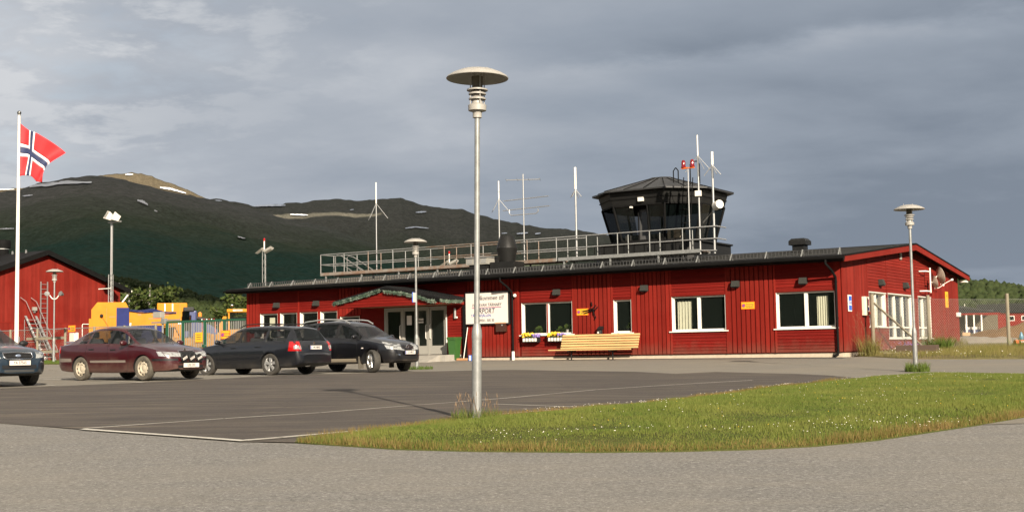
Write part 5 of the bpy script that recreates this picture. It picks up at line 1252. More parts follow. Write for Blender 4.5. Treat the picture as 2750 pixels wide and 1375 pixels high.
# ================================================================ CARS
def car_paint(name, colr, dirt=.0, dirtc=(.20, .15, .11), z0=.25, z1=.95, metal=.25):
    m, n, l, b = node_mat(name)
    tcn = n.new('ShaderNodeTexCoord'); v = tcn.outputs['Object']
    c = colr
    if dirt:
        sp = n.new('ShaderNodeSeparateXYZ'); l.new(v, sp.inputs[0])
        f1 = tnoise(n, l, v, 2.2, 6, .65, (1, 1, 1.3), .4)
        a = n.new('ShaderNodeMath'); a.operation = 'MULTIPLY_ADD'; l.new(f1, a.inputs[0]); a.inputs[1].default_value = 1.1; l.new(sp.outputs[2], a.inputs[2])
        f = nmap(n, l, a.outputs[0], z0 + .50, z1 + .62, dirt, 0)
        c = nmix(n, l, f, colr, dirtc); l.new(c, b.inputs['Base Color'])
        rr = nmap(n, l, f, 0, 1, .32, .8); l.new(rr, b.inputs['Roughness'])
    else:
        b.inputs['Base Color'].default_value = (*colr, 1); b.inputs['Roughness'].default_value = .35
    b.inputs['Metallic'].default_value = metal
    b.inputs['Coat Weight'].default_value = .8; b.inputs['Coat Roughness'].default_value = .05
    gm = n.new('ShaderNodeNewGeometry'); dk = n.new('ShaderNodeBsdfDiffuse'); dk.inputs[0].default_value = (.03, .03, .03, 1)
    mx = n.new('ShaderNodeMixShader'); l.new(gm.outputs['Backfacing'], mx.inputs[0]); l.new(b.outputs[0], mx.inputs[1]); l.new(dk.outputs[0], mx.inputs[2]); l.new(mx.outputs[0], n['Material Output'].inputs[0])
    return m
CARGLASS = glass('car_glass', (.002, .003, .003), .40, ior=1.42)
SEATM = mat('seat_cloth', (.10, .105, .11), .9)
def pchip(xs, ys):
    xs, ys = np.array(xs, float), np.array(ys, float); h = np.diff(xs); d = np.diff(ys) / h; m_ = np.zeros(len(xs))
    for i in range(1, len(xs) - 1):
        if d[i - 1] * d[i] > 0: w1, w2 = 2 * h[i] + h[i - 1], h[i] + 2 * h[i - 1]; m_[i] = (w1 + w2) / (w1 / d[i - 1] + w2 / d[i])
    m_[0], m_[-1] = d[0], d[-1]
    def f(x):
        i = int(np.clip(np.searchsorted(xs, x) - 1, 0, len(h) - 1)); t = (x - xs[i]) / h[i]; t = min(max(t, 0), 1)
        return float((2 * t**3 - 3 * t**2 + 1) * ys[i] + (t**3 - 2 * t**2 + t) * h[i] * m_[i] + (-2 * t**3 + 3 * t**2) * ys[i + 1] + (t**3 - t**2) * h[i] * m_[i + 1])
    return f
def wheel_mesh(r, w, kind):
    hw = w / 2
    ty = MB().lathe([(r * .64, -hw * .82), (r * .80, -hw), (r * .95, -hw * .92), (r, -hw * .62), (r, hw * .62), (r * .95, hw * .92), (r * .80, hw), (r * .64, hw * .82)], 40, axis='y', closed=True).mesh('tyre', RUBBER if kind != 'steel' else MATS['dusty_rubber'], smooth=40)
    return ty
mat('dusty_rubber', (.10, .088, .068), .9, var=.45, vscale=9)
STEELW = mat('dusty_steel_wheel', (.42, .37, .28), .6, var=.25, vscale=12)
ALLOY = mat('alloy_wheel', (.55, .55, .54), .3, metal=.75)
def build_wheel(par, loc, side, r, w, kind, steer=0.):
    """side +1: outer face towards +y"""
    wh = link('wheel', None, par, loc, steer + (0 if side > 0 else pi))
    link('tyre', wheel_mesh(r, w, kind), wh)
    hw = w / 2; R_ = r * .66
    rim = MB().lathe([(R_, -hw * .8), (R_ * 1.03, hw * .72), (R_ * .97, hw * .80), (R_ * .92, hw * .45), (R_ * .90, -hw * .8)], 36, axis='y').build('rim', STEELW if kind == 'steel' else ALLOY, wh, smooth=40)
    MB().cyl((0, -hw * .5, 0), (0, hw * .1, 0), R_ * .91, n=28).build('brake_disc', mat('brake_dark', (.03, .028, .025), .7), wh)
    if kind == 'steel':
        MB().lathe([(R_ * .92, hw * .30), (R_ * .72, hw * .62), (R_ * .60, hw * .66), (R_ * .42, hw * .40), (R_ * .30, hw * .55), (.001, hw * .60)], 32, axis='y').build('disc', STEELW, wh, smooth=40)
        for k in range(9):
            a = 2 * pi * k / 9; MB().cyl((R_ * .80 * cos(a), hw * .50, R_ * .80 * sin(a)), (R_ * .80 * cos(a), hw * .60, R_ * .80 * sin(a)), .022, n=8).build('vent_hole', BLACKP, wh)
    else:
        n_ = 5 if kind == 'five' else 6
        for k in range(n_):
            a = 2 * pi * k / n_ + .3; da = .32 if kind == 'five' else .22
            p = lambda rr, aa, yy: (rr * cos(aa), yy, rr * sin(aa))
            m_ = MB(); y0, y1 = hw * .35, hw * .70
            o_ = [p(R_ * .18, a - .7, y0), p(R_ * .18, a + .7, y0), p(R_ * .93, a + da, y0), p(R_ * .93, a - da, y0)]; q_ = [p(R_ * .16, a - .6, y1), p(R_ * .16, a + .6, y1), p(R_ * .93, a + da * .7, y1 * .96), p(R_ * .93, a - da * .7, y1 * .96)]
            m_.add(o_ + q_, [(0, 1, 2, 3), (7, 6, 5, 4), (0, 4, 5, 1), (1, 5, 6, 2), (2, 6, 7, 3), (3, 7, 4, 0)]); m_.build('spoke', ALLOY, wh)
        MB().cyl((0, hw * .3, 0), (0, hw * .74, 0), R_ * .2, n=16).build('hub_cap', ALLOY, wh, smooth=40)
    return wh
def make_car(sp):
    root = thing('car', sp['label'], 'car', (sp['pos'][0], sp['pos'][1], sp['z']), sp['head'], 'cars in the car park')
    top = pchip([p[0] for p in sp['top']], [p[1] for p in sp['top']]); wm = pchip([p[0] for p in sp['plan']], [p[1] for p in sp['plan']])
    tw = pchip([p[0] for p in sp['tw']], [p[1] for p in sp['tw']]); belt = pchip([p[0] for p in sp['belt']], [p[1] for p in sp['belt']]); zbf = pchip([p[0] for p in sp['bot']], [p[1] for p in sp['bot']])
    x0, x1 = sp['top'][0][0], sp['top'][-1][0]
    xs = set(np.linspace(x0, x1, 64).round(4).tolist())
    keys = [*sp['ws'], *sp['rg'], *sp['sw'], *[e for q in sp['pil'] for e in q], *[p[0] for p in sp['top']]]
    xs = sorted({x for x in xs if min(abs(x - k) for k in keys) > .02} | {round(k, 4) for k in keys})
    rings = []
    for x in xs:
        tp, w, bz = top(x), wm(x), zbf(x); bl = min(belt(x), tp - .05); we = min(tw(x), w * .97); cr = sp.get('crown', .05)
        ze = max(tp - cr * (1.1 if tp < belt(x) + .15 else 1.), bl + .012)
        h = bl - bz
        half = [(0, bz), (.80 * w, bz), (.93 * w, bz + .02), (.98 * w, bz + .12 * h / .7), (w, bz + h * .52), (.996 * w, bz + h * .80), (.965 * w, bl)]
        b6, e8 = Vector(half[-1]), Vector((we, ze))
        half += [tuple(b6.lerp(e8, .07)), tuple(b6.lerp(e8, .90)), tuple(e8), (we * .93, ze + (tp - ze) * .42), (we * .55, tp - (tp - ze) * .16), (0, tp)]
        rings.append([(x, -a, b) for a, b in half] + [(x, a, b) for a, b in half[-2:0:-1]])
    nh = 13; n = len(rings[0]); m_ = MB()
    m_.v = [v for r in rings for v in r]
    inn = lambda x, ab: min(ab) < x < max(ab)
    for i in range(len(xs) - 1):
        xm = (xs[i] + xs[i + 1]) / 2; tall = top(xm) - belt(xm)
        for k in range(n):
            k2 = (k + 1) % n; j = k if k < nh - 1 else n - 1 - k
            mi = 0
            if j == 7 and inn(xm, sp['sw']) and tall > .16 and not any(inn(xm, q) for q in sp['pil']): mi = 1
            if j in (10, 11) and (inn(xm, sp['ws']) or inn(xm, sp['rg'])): mi = 1
            if j in (0, 1): mi = 2
            if j == 7 and any(inn(xm, q) for q in sp['pil'][:1]) and tall > .16: mi = 2
            if sp.get('clad') and j in (2, 3) and j < 3 + (0): mi = 2
            m_.f.append((i * n + k, i * n + k2, (i + 1) * n + k2, (i + 1) * n + k)); m_.m.append(mi)
    m_.f += [tuple(range(n))[::-1], tuple((len(xs) - 1) * n + k for k in range(n))]; m_.m += [0, 0]
    paint = sp['paint']
    bo = m_.build('body', [paint, CARGLASS, BLACKP], None)
    ct = MB(); wb, tr, r = sp['wb'], sp['tr'], sp['r']
    for ax in (wb / 2, -wb / 2):
        for s_ in (-1, 1): ct.cyl((ax, s_ * (tr / 2 - .20), r * .98), (ax, s_ * (tr / 2 + .6), r * .98), r * 1.13, n=36)
    co_ = ct.build('cutter', BLACKP)
    md = bo.modifiers.new('b', 'BOOLEAN'); md.object = co_; md.operation = 'DIFFERENCE'; md.solver = 'EXACT'
    dg = bpy.context.evaluated_depsgraph_get(); me = bpy.data.meshes.new_from_object(bo.evaluated_get(dg))
    bpy.data.objects.remove(bo); bpy.data.objects.remove(co_)
    bm = bmesh.new(); bm.from_mesh(me)
    for f in bm.faces:
        c = f.calc_center_median()
        for ax in (wb / 2, -wb / 2):
            d = math.hypot(c.x - ax, c.z - r * .98)
            if (d < r * 1.125 and abs(f.normal.y) < .5 and all(abs(math.hypot(v.co.x - ax, v.co.z - r * .98) - r * 1.13) < .01 for v in f.verts)) or (d < r * 1.1 and abs(abs(c.y) - (tr / 2 - .20)) < .01): f.material_index = 2
    bvh = BVHTree.FromBMesh(bm)
    # split into body, plastic and each window
    def part(faces, name, matl, par, smooth=32):
        vm = {}; v = []; fs = []
        for f in faces:
            ids = []
            for q in f.verts:
                if q.index not in vm: vm[q.index] = len(v); v.append(q.co[:])
                ids.append(vm[q.index])
            fs.append(ids)
        mm = MB(); mm.v, mm.f, mm.m = v, fs, [0] * len(fs)
        return mm.build(name, matl, par, smooth=smooth, fixn=False)
    bm.verts.index_update(); bm.faces.index_update()
    body = part([f for f in bm.faces if f.material_index == 0], 'body', paint, root)
    part([f for f in bm.faces if f.material_index == 2], 'underbody', BLACKP, root)
    seen = set()
    for f in bm.faces:
        if f.material_index != 1 or f.index in seen: continue
        st, isl = [f], []
        while st:
            q = st.pop()
            if q.index in seen: continue
            seen.add(q.index); isl.append(q)
            st += [g_ for e in q.edges for g_ in e.link_faces if g_.material_index == 1 and g_.index not in seen]
        c = sum((q.calc_center_median() for q in isl), Vector()) / len(isl)
        nm = 'side_window' if abs(c.y) > .3 else ('windscreen' if c.x > -.2 else 'rear_window')
        part(isl, nm, CARGLASS, root)
    bm.free()
    def ray(o, d):
        p, nn, _, _ = bvh.ray_cast(Vector(o), Vector(d).normalized()); return p, nn
    def side(x, z, s_=1, off=.004):
        p, _ = ray((x, s_ * 3, z), (0, -s_, 0)); return Vector((x, p.y + s_ * off, z)) if p else None
    def patch(name, quad, how, matl, nu=8, nv=4, off=.006, par=None):
        """quad: four (u,v) corners; how maps (u,v) to a ray"""
        P = []
        for i in range(nu + 1):
            row = []
            for j in range(nv + 1):
                a, b = i / nu, j / nv
                u = (quad[0][0] * (1 - a) + quad[1][0] * a) * (1 - b) + (quad[3][0] * (1 - a) + quad[2][0] * a) * b
                v = (quad[0][1] * (1 - a) + quad[1][1] * a) * (1 - b) + (quad[3][1] * (1 - a) + quad[2][1] * a) * b
                o, d = how(u, v); p, _ = ray(o, d)
                if p is None: p = Vector(o) + Vector(d) * 2.
                row.append(p - Vector(d).normalized() * off)
            P.append(row)
        g_ = MB().grid(P); return g_.build(name, matl, par or root, smooth=60, fixn=False)
    def polar(xc):
        return lambda ph, z: ((xc + 3 * cos(radians(ph)), 3 * sin(radians(ph)), z), (-cos(radians(ph)), -sin(radians(ph)), 0))
    def seam(pts, s_, rad=.004, name='door_gap', matl=None):
        q = []
        for (xa, za), (xb, zb_) in zip(pts, pts[1:]):
            for i in range(7): c = side(xa + (xb - xa) * i / 6, za + (zb_ - za) * i / 6, s_, .0005); c is not None and q.append(c)
        if len(q) > 2: MB().tube(q, rad, 4).build(name, matl or BLACKP, root)
    for s_ in (-1, 1):
        for pts in sp['seams']: seam(pts, s_)
        for hx, hz in sp['handles']:
            c = side(hx, hz, s_, 0)
            if c: MB().bbox(c.x - .10, c.x + .10, c.y - .015 if s_ < 0 else c.y - .01, c.y + .01 if s_ < 0 else c.y + .03, c.z - .018, c.z + .018, .008).build('door_handle', sp.get('hmat', BLACKP), root)
        mx_, mz_ = sp['mirror']; c = side(mx_, mz_, s_, 0)
        if c:
            mr = MB().blob((c.x - .02, c.y + s_ * .13, c.z + .05), (.07, .12, .075), 3, 2, .0).build('mirror', sp.get('mirmat', paint), root, smooth=60); MB().box(c.x - .03, c.x + .03, min(c.y, c.y + s_ * .06) - .01, max(c.y, c.y + s_ * .06) + .01, c.z - .02, c.z + .02).build('mirror_foot', BLACKP, mr)
        for (q, how, m2, nm, xc) in sp['patches']:
            qq = [(u * s_, v) for u, v in q] if how != 'side' else q
            hw_ = polar(xc) if how == 'polar' else ((lambda s2: (lambda u, v: ((u, s2 * 3, v), (0, -s2, 0))))(s_) if how == 'side' else (lambda u, v: ((xc, u, v), (-1 if xc > 0 else 1, 0, 0))))
            patch(nm, qq, hw_, m2)
        for ax in (wb / 2, -wb / 2): build_wheel(root, (ax, s_ * (tr / 2), r), s_, r, sp['ww'], sp['wheel'], sp.get('steer', 0) if ax > 0 else 0)
    for (q, m2, nm, xc) in sp['centre']: patch(nm, q, lambda u, v: ((xc, u, v), (-1 if xc > 0 else 1, 0, 0)), m2)
    # interior
    fl_ = sp['bot'][len(sp['bot']) // 2][1] + .06
    for sx in sp['seats']:
        for y in (-.36, .36):
            s_ = link('seat', None, root, (sx, y, 0)); MB().bbox(-.25, .25, -.24, .24, fl_ + .2, fl_ + .34, .05).build('cushion', SEATM, s_); b2 = MB().bbox(-.07, .07, -.24, .24, 0, .58, .05).build('backrest', SEATM, s_, (-.26, 0, fl_ + .30)); b2.rotation_euler = (0, radians(-14), 0); h2 = MB().bbox(-.05, .05, -.13, .13, .60, .78, .04).build('headrest', SEATM, s_, (-.26, 0, fl_ + .30)); h2.rotation_euler = (0, radians(-14), 0)
    cx = sp['ws'][1]; cz = belt(cx)
    MB().bbox(cx - .62, cx - .12, -.66, .66, cz - .28, cz - .02, .05).build('dashboard', BLACKP, root)
    MB().tube([(cx - .72 + .06 * cos(a), .36 + .18 * sin(a), cz - .02 + .17 * cos(a)) for a in np.linspace(0, 2 * pi, 20, endpoint=False)], .016, 6, closed=True).build('steering_wheel', BLACKP, root)
    MB().box(-1.6, cx - .1, -.68, .68, fl_, fl_ + .03).build('cabin_floor', BLACKP, root)
    MB().bbox(cx - .95, cx - .90, -.13, .13, top(cx - .95) - .16, top(cx - .95) - .09, .02).build('rear_view_mirror', BLACKP, root)
    return root, ray, side, patch, polar, top
def plate(root, x, z, s, txt, eu=True, ymid=0., tilt=0., xr=None):
    """number plate facing +x (s=1) or -x (s=-1)"""
    p = link('number_plate', None, root, (x, ymid, z), pi / 2 if s > 0 else -pi / 2)
    MB().box(-.26, .26, -.012, .0, -.055, .055).build('plate', SIGNW, p)
    if eu: MB().box(-.255, -.215, -.0145, -.0125, -.05, .05).build('band', INKB, p)
    text(txt, .098, INK, p, (.02 if eu else 0, -.014, 0), xs=.80, ext=.001)
    MB().box(-.275, .275, -.010, .004, -.07, .07).build('plate_holder', BLACKP, p)
    return p
DIRT = (.23, .165, .12)
# --- dark red hatchback
red = dict(label='muddy dark red hatchback with three covered driving lamps on the bumper', pos=(-10.175, 33.822), head=-.588, z=EYE - .60, paint=car_paint('dark_red_metallic', (.038, .0022, .0046), .65, (.14, .085, .062), .10, .48, .1),
    top=[(-2.39, .50), (-2.385, .64), (-2.34, .86), (-2.29, .985), (-2.10, 1.02), (-1.95, 1.06), (-1.25, 1.33), (-.85, 1.405), (-.35, 1.43), (.05, 1.40), (.22, 1.355), (1.02, .955), (1.5, .875), (1.86, .77), (2.00, .70), (2.07, .60), (2.12, .52), (2.125, .44)],
    plan=[(-2.39, .66), (-2.2, .80), (-1.8, .85), (-1, .865), (0, .868), (1.0, .86), (1.5, .84), (1.85, .76), (2.04, .62), (2.125, .44)], tw=[(-2.39, .6), (-2.1, .66), (-1.3, .56), (-.4, .585), (.2, .575), (1.02, .70), (1.5, .68), (1.9, .60), (2.125, .42)],
    belt=[(-2.39, .93), (-1.2, .955), (.3, .925), (1.0, .89), (2.125, .70)], bot=[(-2.39, .36), (-2.1, .24), (-1, .20), (0, .19), (1, .20), (1.95, .22), (2.125, .27)],
    ws=(.24, 1.0), rg=(-1.95, -1.22), sw=(-1.36, .78), pil=[(-.16, -.05), (-1.02, -.96)], crown=.055, wb=2.512, tr=1.50, r=.315, ww=.195, wheel='steel',
    seams=[[(.70, .90), (.72, .5), (.68, .27)], [(-.11, .92), (-.11, .27)], [(-.98, .94), (-1.02, .70), (-.86, .42)], [(.68, .25), (-.85, .25)]], handles=[(.10, .80), (-.78, .82)], mirror=(.66, .92),
    patches=[([(12, .585), (36, .60), (42, .73), (14, .70)], 'polar', LENSW, 'headlight', 1.05), ([(37, .60), (46, .615), (50, .735), (43, .73)], 'polar', LENSW, 'indicator', 1.05), ([(-2.32, .72), (-2.12, .74), (-2.14, .94), (-2.30, .93)], 'side', LENSR, 'tail_light', 0), ([(.62, .46), (-.82, .47), (-.82, .53), (.62, .525)], 'side', mat('dusty_rub_strip', (.15, .125, .105), .9), 'rub_strip', 0), ([(-1.60, .50), (-2.30, .50), (-2.30, .60), (-1.62, .59)], 'side', MATS['dusty_rub_strip'], 'rub_strip', 0), ([(20, .49), (75, .49), (75, .545), (20, .545)], 'polar', BLACKP, 'bumper_strip', 1.0)],
    centre=[([(-.28, .585), (.28, .585), (.25, .735), (-.25, .735)], BLACKP, 'grille', 3), ([(-.42, .30), (.42, .30), (.42, .37), (-.42, .37)], BLACKP, 'air_intake', 3)], seats=(.0, -.85))
R_, ray_, side_, patch_, polar_, top_ = make_car(red)
MB().tube([ray_((3, y, z), (-1, 0, 0))[0] + Vector((.008, 0, 0)) for y, z in ((-.28, .58), (.28, .58), (.255, .742), (0, .765), (-.255, .742))], .012, 6, closed=True).build('grille_surround', CHROME, R_)
e_ = ray_((3, 0, .76), (-1, 0, 0))[0]; MB().cyl(e_, e_ + Vector((.012, 0, 0)), .045, n=16).build('emblem', CHROME, R_)
plate(R_, 2.145, .37, 1, 'UXJ 355', False)
for k, y in enumerate((-.25, .0, .25)):
    d = link('driving_lamp', None, R_, (2.17, y, .555)); MB().lathe([(.001, -.10), (.06, -.09), (.105, -.02), (.11, .01), (.10, .022), (.001, .028)], 24, axis='x').build('cover', BLACKP, d, smooth=40)
    for j in range(4): o = MB().box(.0285, .031, -.012, .012, -.032, .032).build('print', SIGNW, d, (0, -.055 + j * .037, -.025 + j * .018)); o.rotation_euler = (radians(20), 0, 0)
MB().tube([(2.10, -.38, .44), (2.15, -.36, .45), (2.15, .36, .45), (2.10, .38, .44)], .014, 6).build('lamp_bar', BLACKP, R_)
sp_ = [[ray_((x, y, 3), (0, 0, -1))[0] for y in np.linspace(-.62, .62, 13)] for x in (-2.12, -2.24)]
MB().grid([[p + Vector((0, 0, .035)) for p in sp_[0]], [p + Vector((-.06, 0, .075)) for p in sp_[1]]]).build('spoiler', red['paint'], R_, smooth=50)
for s_ in (-1, 1): MB().cyl((.78, s_ * .36, .93), (.25, s_ * .05, .955), .008, n=6).build('wiper', BLACKP, R_)
# --- dark estate car
wag = dict(label='dark blue-grey estate car seen from behind with bright red tail light', pos=(-7.845, 38.361), head=2.595, z=EYE - .605, paint=car_paint('dark_graphite', (.0065, .0075, .0105), .35, (.08, .068, .055), .10, .30, .2),
    top=[(-2.39, .44), (-2.385, .60), (-2.33, .66), (-2.31, .78), (-2.25, .94), (-2.20, 1.00), (-1.93, 1.37), (-1.80, 1.42), (-1.3, 1.455), (-.7, 1.47), (-.1, 1.455), (.22, 1.40), (.40, 1.32), (1.10, .985), (1.5, .90), (1.9, .80), (2.08, .70), (2.16, .56), (2.18, .44)],
    plan=[(-2.39, .62), (-2.25, .80), (-1.8, .87), (-1, .885), (0, .885), (1.0, .875), (1.6, .84), (1.95, .74), (2.12, .58), (2.18, .42)], tw=[(-2.39, .60), (-2.2, .66), (-1.9, .56), (-1.2, .585), (0, .60), (.3, .59), (1.1, .72), (1.6, .69), (2.18, .40)],
    belt=[(-2.39, .98), (-1.2, .975), (.3, .945), (1.1, .90), (2.18, .70)], bot=[(-2.39, .34), (-2.1, .25), (-1, .20), (0, .19), (1, .20), (1.95, .21), (2.18, .26)],
    ws=(.42, 1.08), rg=(-2.195, -1.94), sw=(-1.86, .86), pil=[(-.13, .0), (-1.12, -1.03)], crown=.055, wb=2.58, tr=1.54, r=.322, ww=.21, wheel='five',
    seams=[[(.74, .92), (.76, .5), (.72, .28)], [(-.06, .93), (-.06, .28)], [(-1.05, .95), (-1.10, .70), (-.90, .42)], [(.72, .26), (-.90, .26)]], handles=[(.14, .82), (-.84, .84)], mirror=(.74, .95), hmat=None, 
    patches=[([(129, .70), (148, .70), (146, .98), (131, .98)], 'polar', LENSR, 'tail_light', -1.3), ([(137, .755), (148.4, .755), (147.6, .86), (137, .86)], 'polar', LENSW, 'reversing_lamp', -1.302)],
    centre=[([(-.30, .69), (.30, .69), (.30, .70), (-.30, .70)], BLACKP, 'boot_gap', -3)], seats=(.05, -.85))
wag['hmat'] = wag['paint']
G_, ray_, side_, patch_, polar_, top_ = make_car(wag)
e_ = ray_((-3, 0, .93), (1, 0, 0))[0]; MB().cyl(e_, e_ - Vector((.012, 0, 0)), .04, n=16).build('emblem', CHROME, G_)
plate(G_, ray_((-3, 0, .80), (1, 0, 0))[0].x - .02, .80, -1, '441 MAB')
for s_ in (-1, 1):
    q = [(x, s_ * .56, top_(x) + (.012 if i in (0, 8) else .055)) for i, x in enumerate(np.linspace(-1.75, .15, 9))]; MB().tube(q, .016, 8).build('roof_rail', BLACKP, G_, smooth=50)
for k in (0, .07): MB().cyl((-2.36, .42 + k, .27), (-2.44, .42 + k, .26), .026, n=12).build('exhaust', CHROME, G_, smooth=40)
pts = [ray_((-3, y, z), (1, 0, 0))[0] - Vector((.004, 0, 0)) for y, z in [(-.66, .66)] + [(y, .66) for y in np.linspace(-.6, .6, 9)] + [(.66, .66)]]; MB().tube(pts, .005, 4).build('tailgate_gap', BLACKP, G_)
st_ = ray_((-3, .50, 1.06), (1, 0, 0))[0]; 
MB().tube([ray_((-3, y, 1.035), (1, 0, 0))[0] - Vector((.015, 0, 0)) for y in (-.05, .1, .25, .4)], .010, 5).build('rear_wiper', BLACKP, G_)
# --- black crossover
suv = dict(label='black crossover with silver roof rails and front wheels turned, parked by the entrance', pos=(-5.129, 40.435), head=-.563, z=EYE - .60, paint=car_paint('gloss_black', (.0045, .0045, .006), .5, (.10, .08, .058), .10, .38, .2),
    top=[(-2.32, .52), (-2.31, .70), (-2.26, .90), (-2.18, 1.10), (-1.90, 1.48), (-1.78, 1.54), (-1.3, 1.60), (-.7, 1.64), (-.1, 1.62), (.25, 1.56), (.45, 1.47), (1.16, 1.09), (1.6, 1.01), (1.95, .91), (2.10, .80), (2.18, .62), (2.22, .50)],
    plan=[(-2.32, .64), (-2.2, .80), (-1.8, .875), (-1, .89), (0, .89), (1.0, .885), (1.6, .86), (1.95, .76), (2.14, .60), (2.22, .42)], tw=[(-2.32, .60), (-2.15, .66), (-1.9, .57), (-1.2, .60), (0, .62), (.3, .61), (1.16, .74), (1.6, .72), (2.0, .62), (2.22, .40)],
    belt=[(-2.32, 1.12), (-1.2, 1.10), (.3, 1.05), (1.1, .99), (2.22, .78)], bot=[(-2.32, .42), (-2.1, .32), (-1, .27), (0, .26), (1, .27), (1.95, .28), (2.22, .34)],
    ws=(.47, 1.14), rg=(-2.16, -1.88), sw=(-1.78, .92), pil=[(-.10, .02), (-1.05, -.93)], crown=.06, wb=2.765, tr=1.56, r=.352, ww=.225, wheel='six', steer=radians(-26),
    seams=[[(.80, 1.0), (.82, .55), (.78, .36)], [(-.04, 1.04), (-.04, .36)], [(-1.0, 1.06), (-1.05, .8), (-.92, .5)]], handles=[(.16, .92), (-.80, .94)], mirror=(.80, 1.06), mirmat=None,
    patches=[([(9, .66), (40, .72), (47, .95), (15, .86)], 'polar', LENSW, 'headlight', 1.0), ([(16, .50), (28, .50), (28, .57), (16, .57)], 'polar', BLACKP, 'fog_lamp_recess', 1.0), ([(20, .515), (25, .515), (25, .555), (20, .555)], 'polar', CHROME, 'fog_lamp', 1.002), ([(.78, .33), (-.92, .33), (-.92, .43), (.78, .43)], 'side', mat('dusty_sill', (.19, .16, .115), .9), 'sill_cladding', 0), ([(1.08, .74), (1.0, .74), (1.0, .77), (1.08, .77)], 'side', SIGNW, 'side_repeater', 0)],
    centre=[([(-.30, .70), (.30, .70), (.34, .84), (-.34, .84)], BLACKP, 'grille', 3), ([(-.48, .40), (.48, .40), (.48, .49), (-.48, .49)], BLACKP, 'air_intake', 3)], seats=(.05, -.85))
suv['mirmat'] = suv['paint']
V_, ray_, side_, patch_, polar_, top_ = make_car(suv)
for z in (.715, .765, .825): MB().tube([ray_((3, y, z), (-1, 0, 0))[0] + Vector((.012, 0, 0)) for y in np.linspace(-.30, .30, 9)], .010, 5).build('grille_bar', CHROME, V_)
e_ = ray_((3, 0, .775), (-1, 0, 0))[0]; MB().tube([e_ + Vector((.02, .055 * cos(a), .055 * sin(a))) for a in np.linspace(0, 2 * pi, 18, endpoint=False)], .012, 6, closed=True).build('emblem', CHROME, V_)
plate(V_, 2.235, .60, 1, '131 MUO')
for s_ in (-1, 1):
    q = [(x, s_ * .585, top_(x) + (.0 if i in (0, 10) else .05)) for i, x in enumerate(np.linspace(-1.75, .30, 11))]; MB().tube(q, .024, 8).build('roof_rail', ALU, V_, smooth=50)
    MB().bbox(1.382 - .52, 1.382 - .46, s_ * .78 - .10, s_ * .78 + .10, .12, .50, .01).build('mud_flap', MATS['dusty_rubber'], V_)
# --- blue estate, front only in view
blu = dict(label='blue estate car at the left edge, only its front in view', pos=(-13.25, 30.67), head=radians(-40), z=EYE - .645, paint=car_paint('slate_blue_metallic', (.013, .026, .041), .3, (.10, .09, .08), .10, .22, .3),
    top=[(-2.44, .50), (-2.43, .66), (-2.36, .92), (-2.28, 1.02), (-1.95, 1.40), (-1.4, 1.50), (-.7, 1.53), (-.1, 1.51), (.2, 1.45), (.36, 1.38), (1.12, 1.01), (1.6, .955), (2.0, .87), (2.17, .77), (2.25, .62), (2.28, .46)],
    plan=[(-2.44, .64), (-2.2, .82), (-1.8, .87), (0, .885), (1.0, .88), (1.6, .86), (1.98, .78), (2.18, .62), (2.28, .44)], tw=[(-2.44, .6), (-2.2, .66), (-1.9, .57), (-1.2, .59), (0, .60), (.3, .59), (1.12, .74), (1.6, .73), (2.05, .64), (2.28, .42)],
    belt=[(-2.44, 1.0), (-1.2, .99), (.3, .96), (1.1, .92), (2.28, .74)], bot=[(-2.44, .40), (-2.1, .29), (-1, .24), (0, .23), (1, .24), (1.95, .26), (2.28, .32)],
    ws=(.38, 1.10), rg=(-2.25, -1.97), sw=(-1.85, .86), pil=[(-.13, .0), (-1.12, -1.03)], crown=.06, wb=2.67, tr=1.51, r=.33, ww=.22, wheel='five',
    seams=[[(.76, .94), (.78, .5), (.74, .30)], [(-.06, .95), (-.06, .3)]], handles=[(.14, .84), (-.84, .86)], mirror=(.74, .98), mirmat=BLACKP,
    patches=[([(19, .66), (44, .70), (50, .82), (23, .80)], 'polar', LENSW, 'headlight', 1.0), ([(26, .40), (40, .40), (40, .50), (26, .50)], 'polar', BLACKP, 'fog_lamp_recess', 1.0), ([(0, .345), (60, .345), (60, .40), (0, .40)], 'polar', mat('grey_cladding', (.035, .036, .036), .6), 'bumper_cladding', 1.0)],
    centre=[([(-.33, .655), (.33, .655), (.36, .79), (-.36, .79)], BLACKP, 'grille', 3), ([(-.42, .42), (.42, .42), (.42, .51), (-.42, .51)], BLACKP, 'air_intake', 3)], seats=(.05, -.85))
U_, ray_, side_, patch_, polar_, top_ = make_car(blu)
MB().tube([ray_((3, y, z), (-1, 0, 0))[0] + Vector((.010, 0, 0)) for y, z in ((-.30, .65), (0, .645), (.30, .65), (.36, .70), (.35, .79), (0, .80), (-.35, .79), (-.36, .70))], .016, 6, closed=True).build('grille_surround', CHROME, U_, smooth=60)
for z in (.69, .755): MB().tube([ray_((3, y, z), (-1, 0, 0))[0] + Vector((.010, 0, 0)) for y in np.linspace(-.33, .33, 9)], .007, 5).build('grille_bar', BLACK, U_)
e_ = ray_((3, 0, .725), (-1, 0, 0))[0]; MB().blob(e_ + Vector((.015, 0, 0)), (.012, .07, .035), 1, 2, 0).build('emblem', mat('emblem_blue', (.25, .3, .4), .3, metal=.5), U_, smooth=60)
plate(U_, 2.295, .56, 1, 'YA 57565', False)
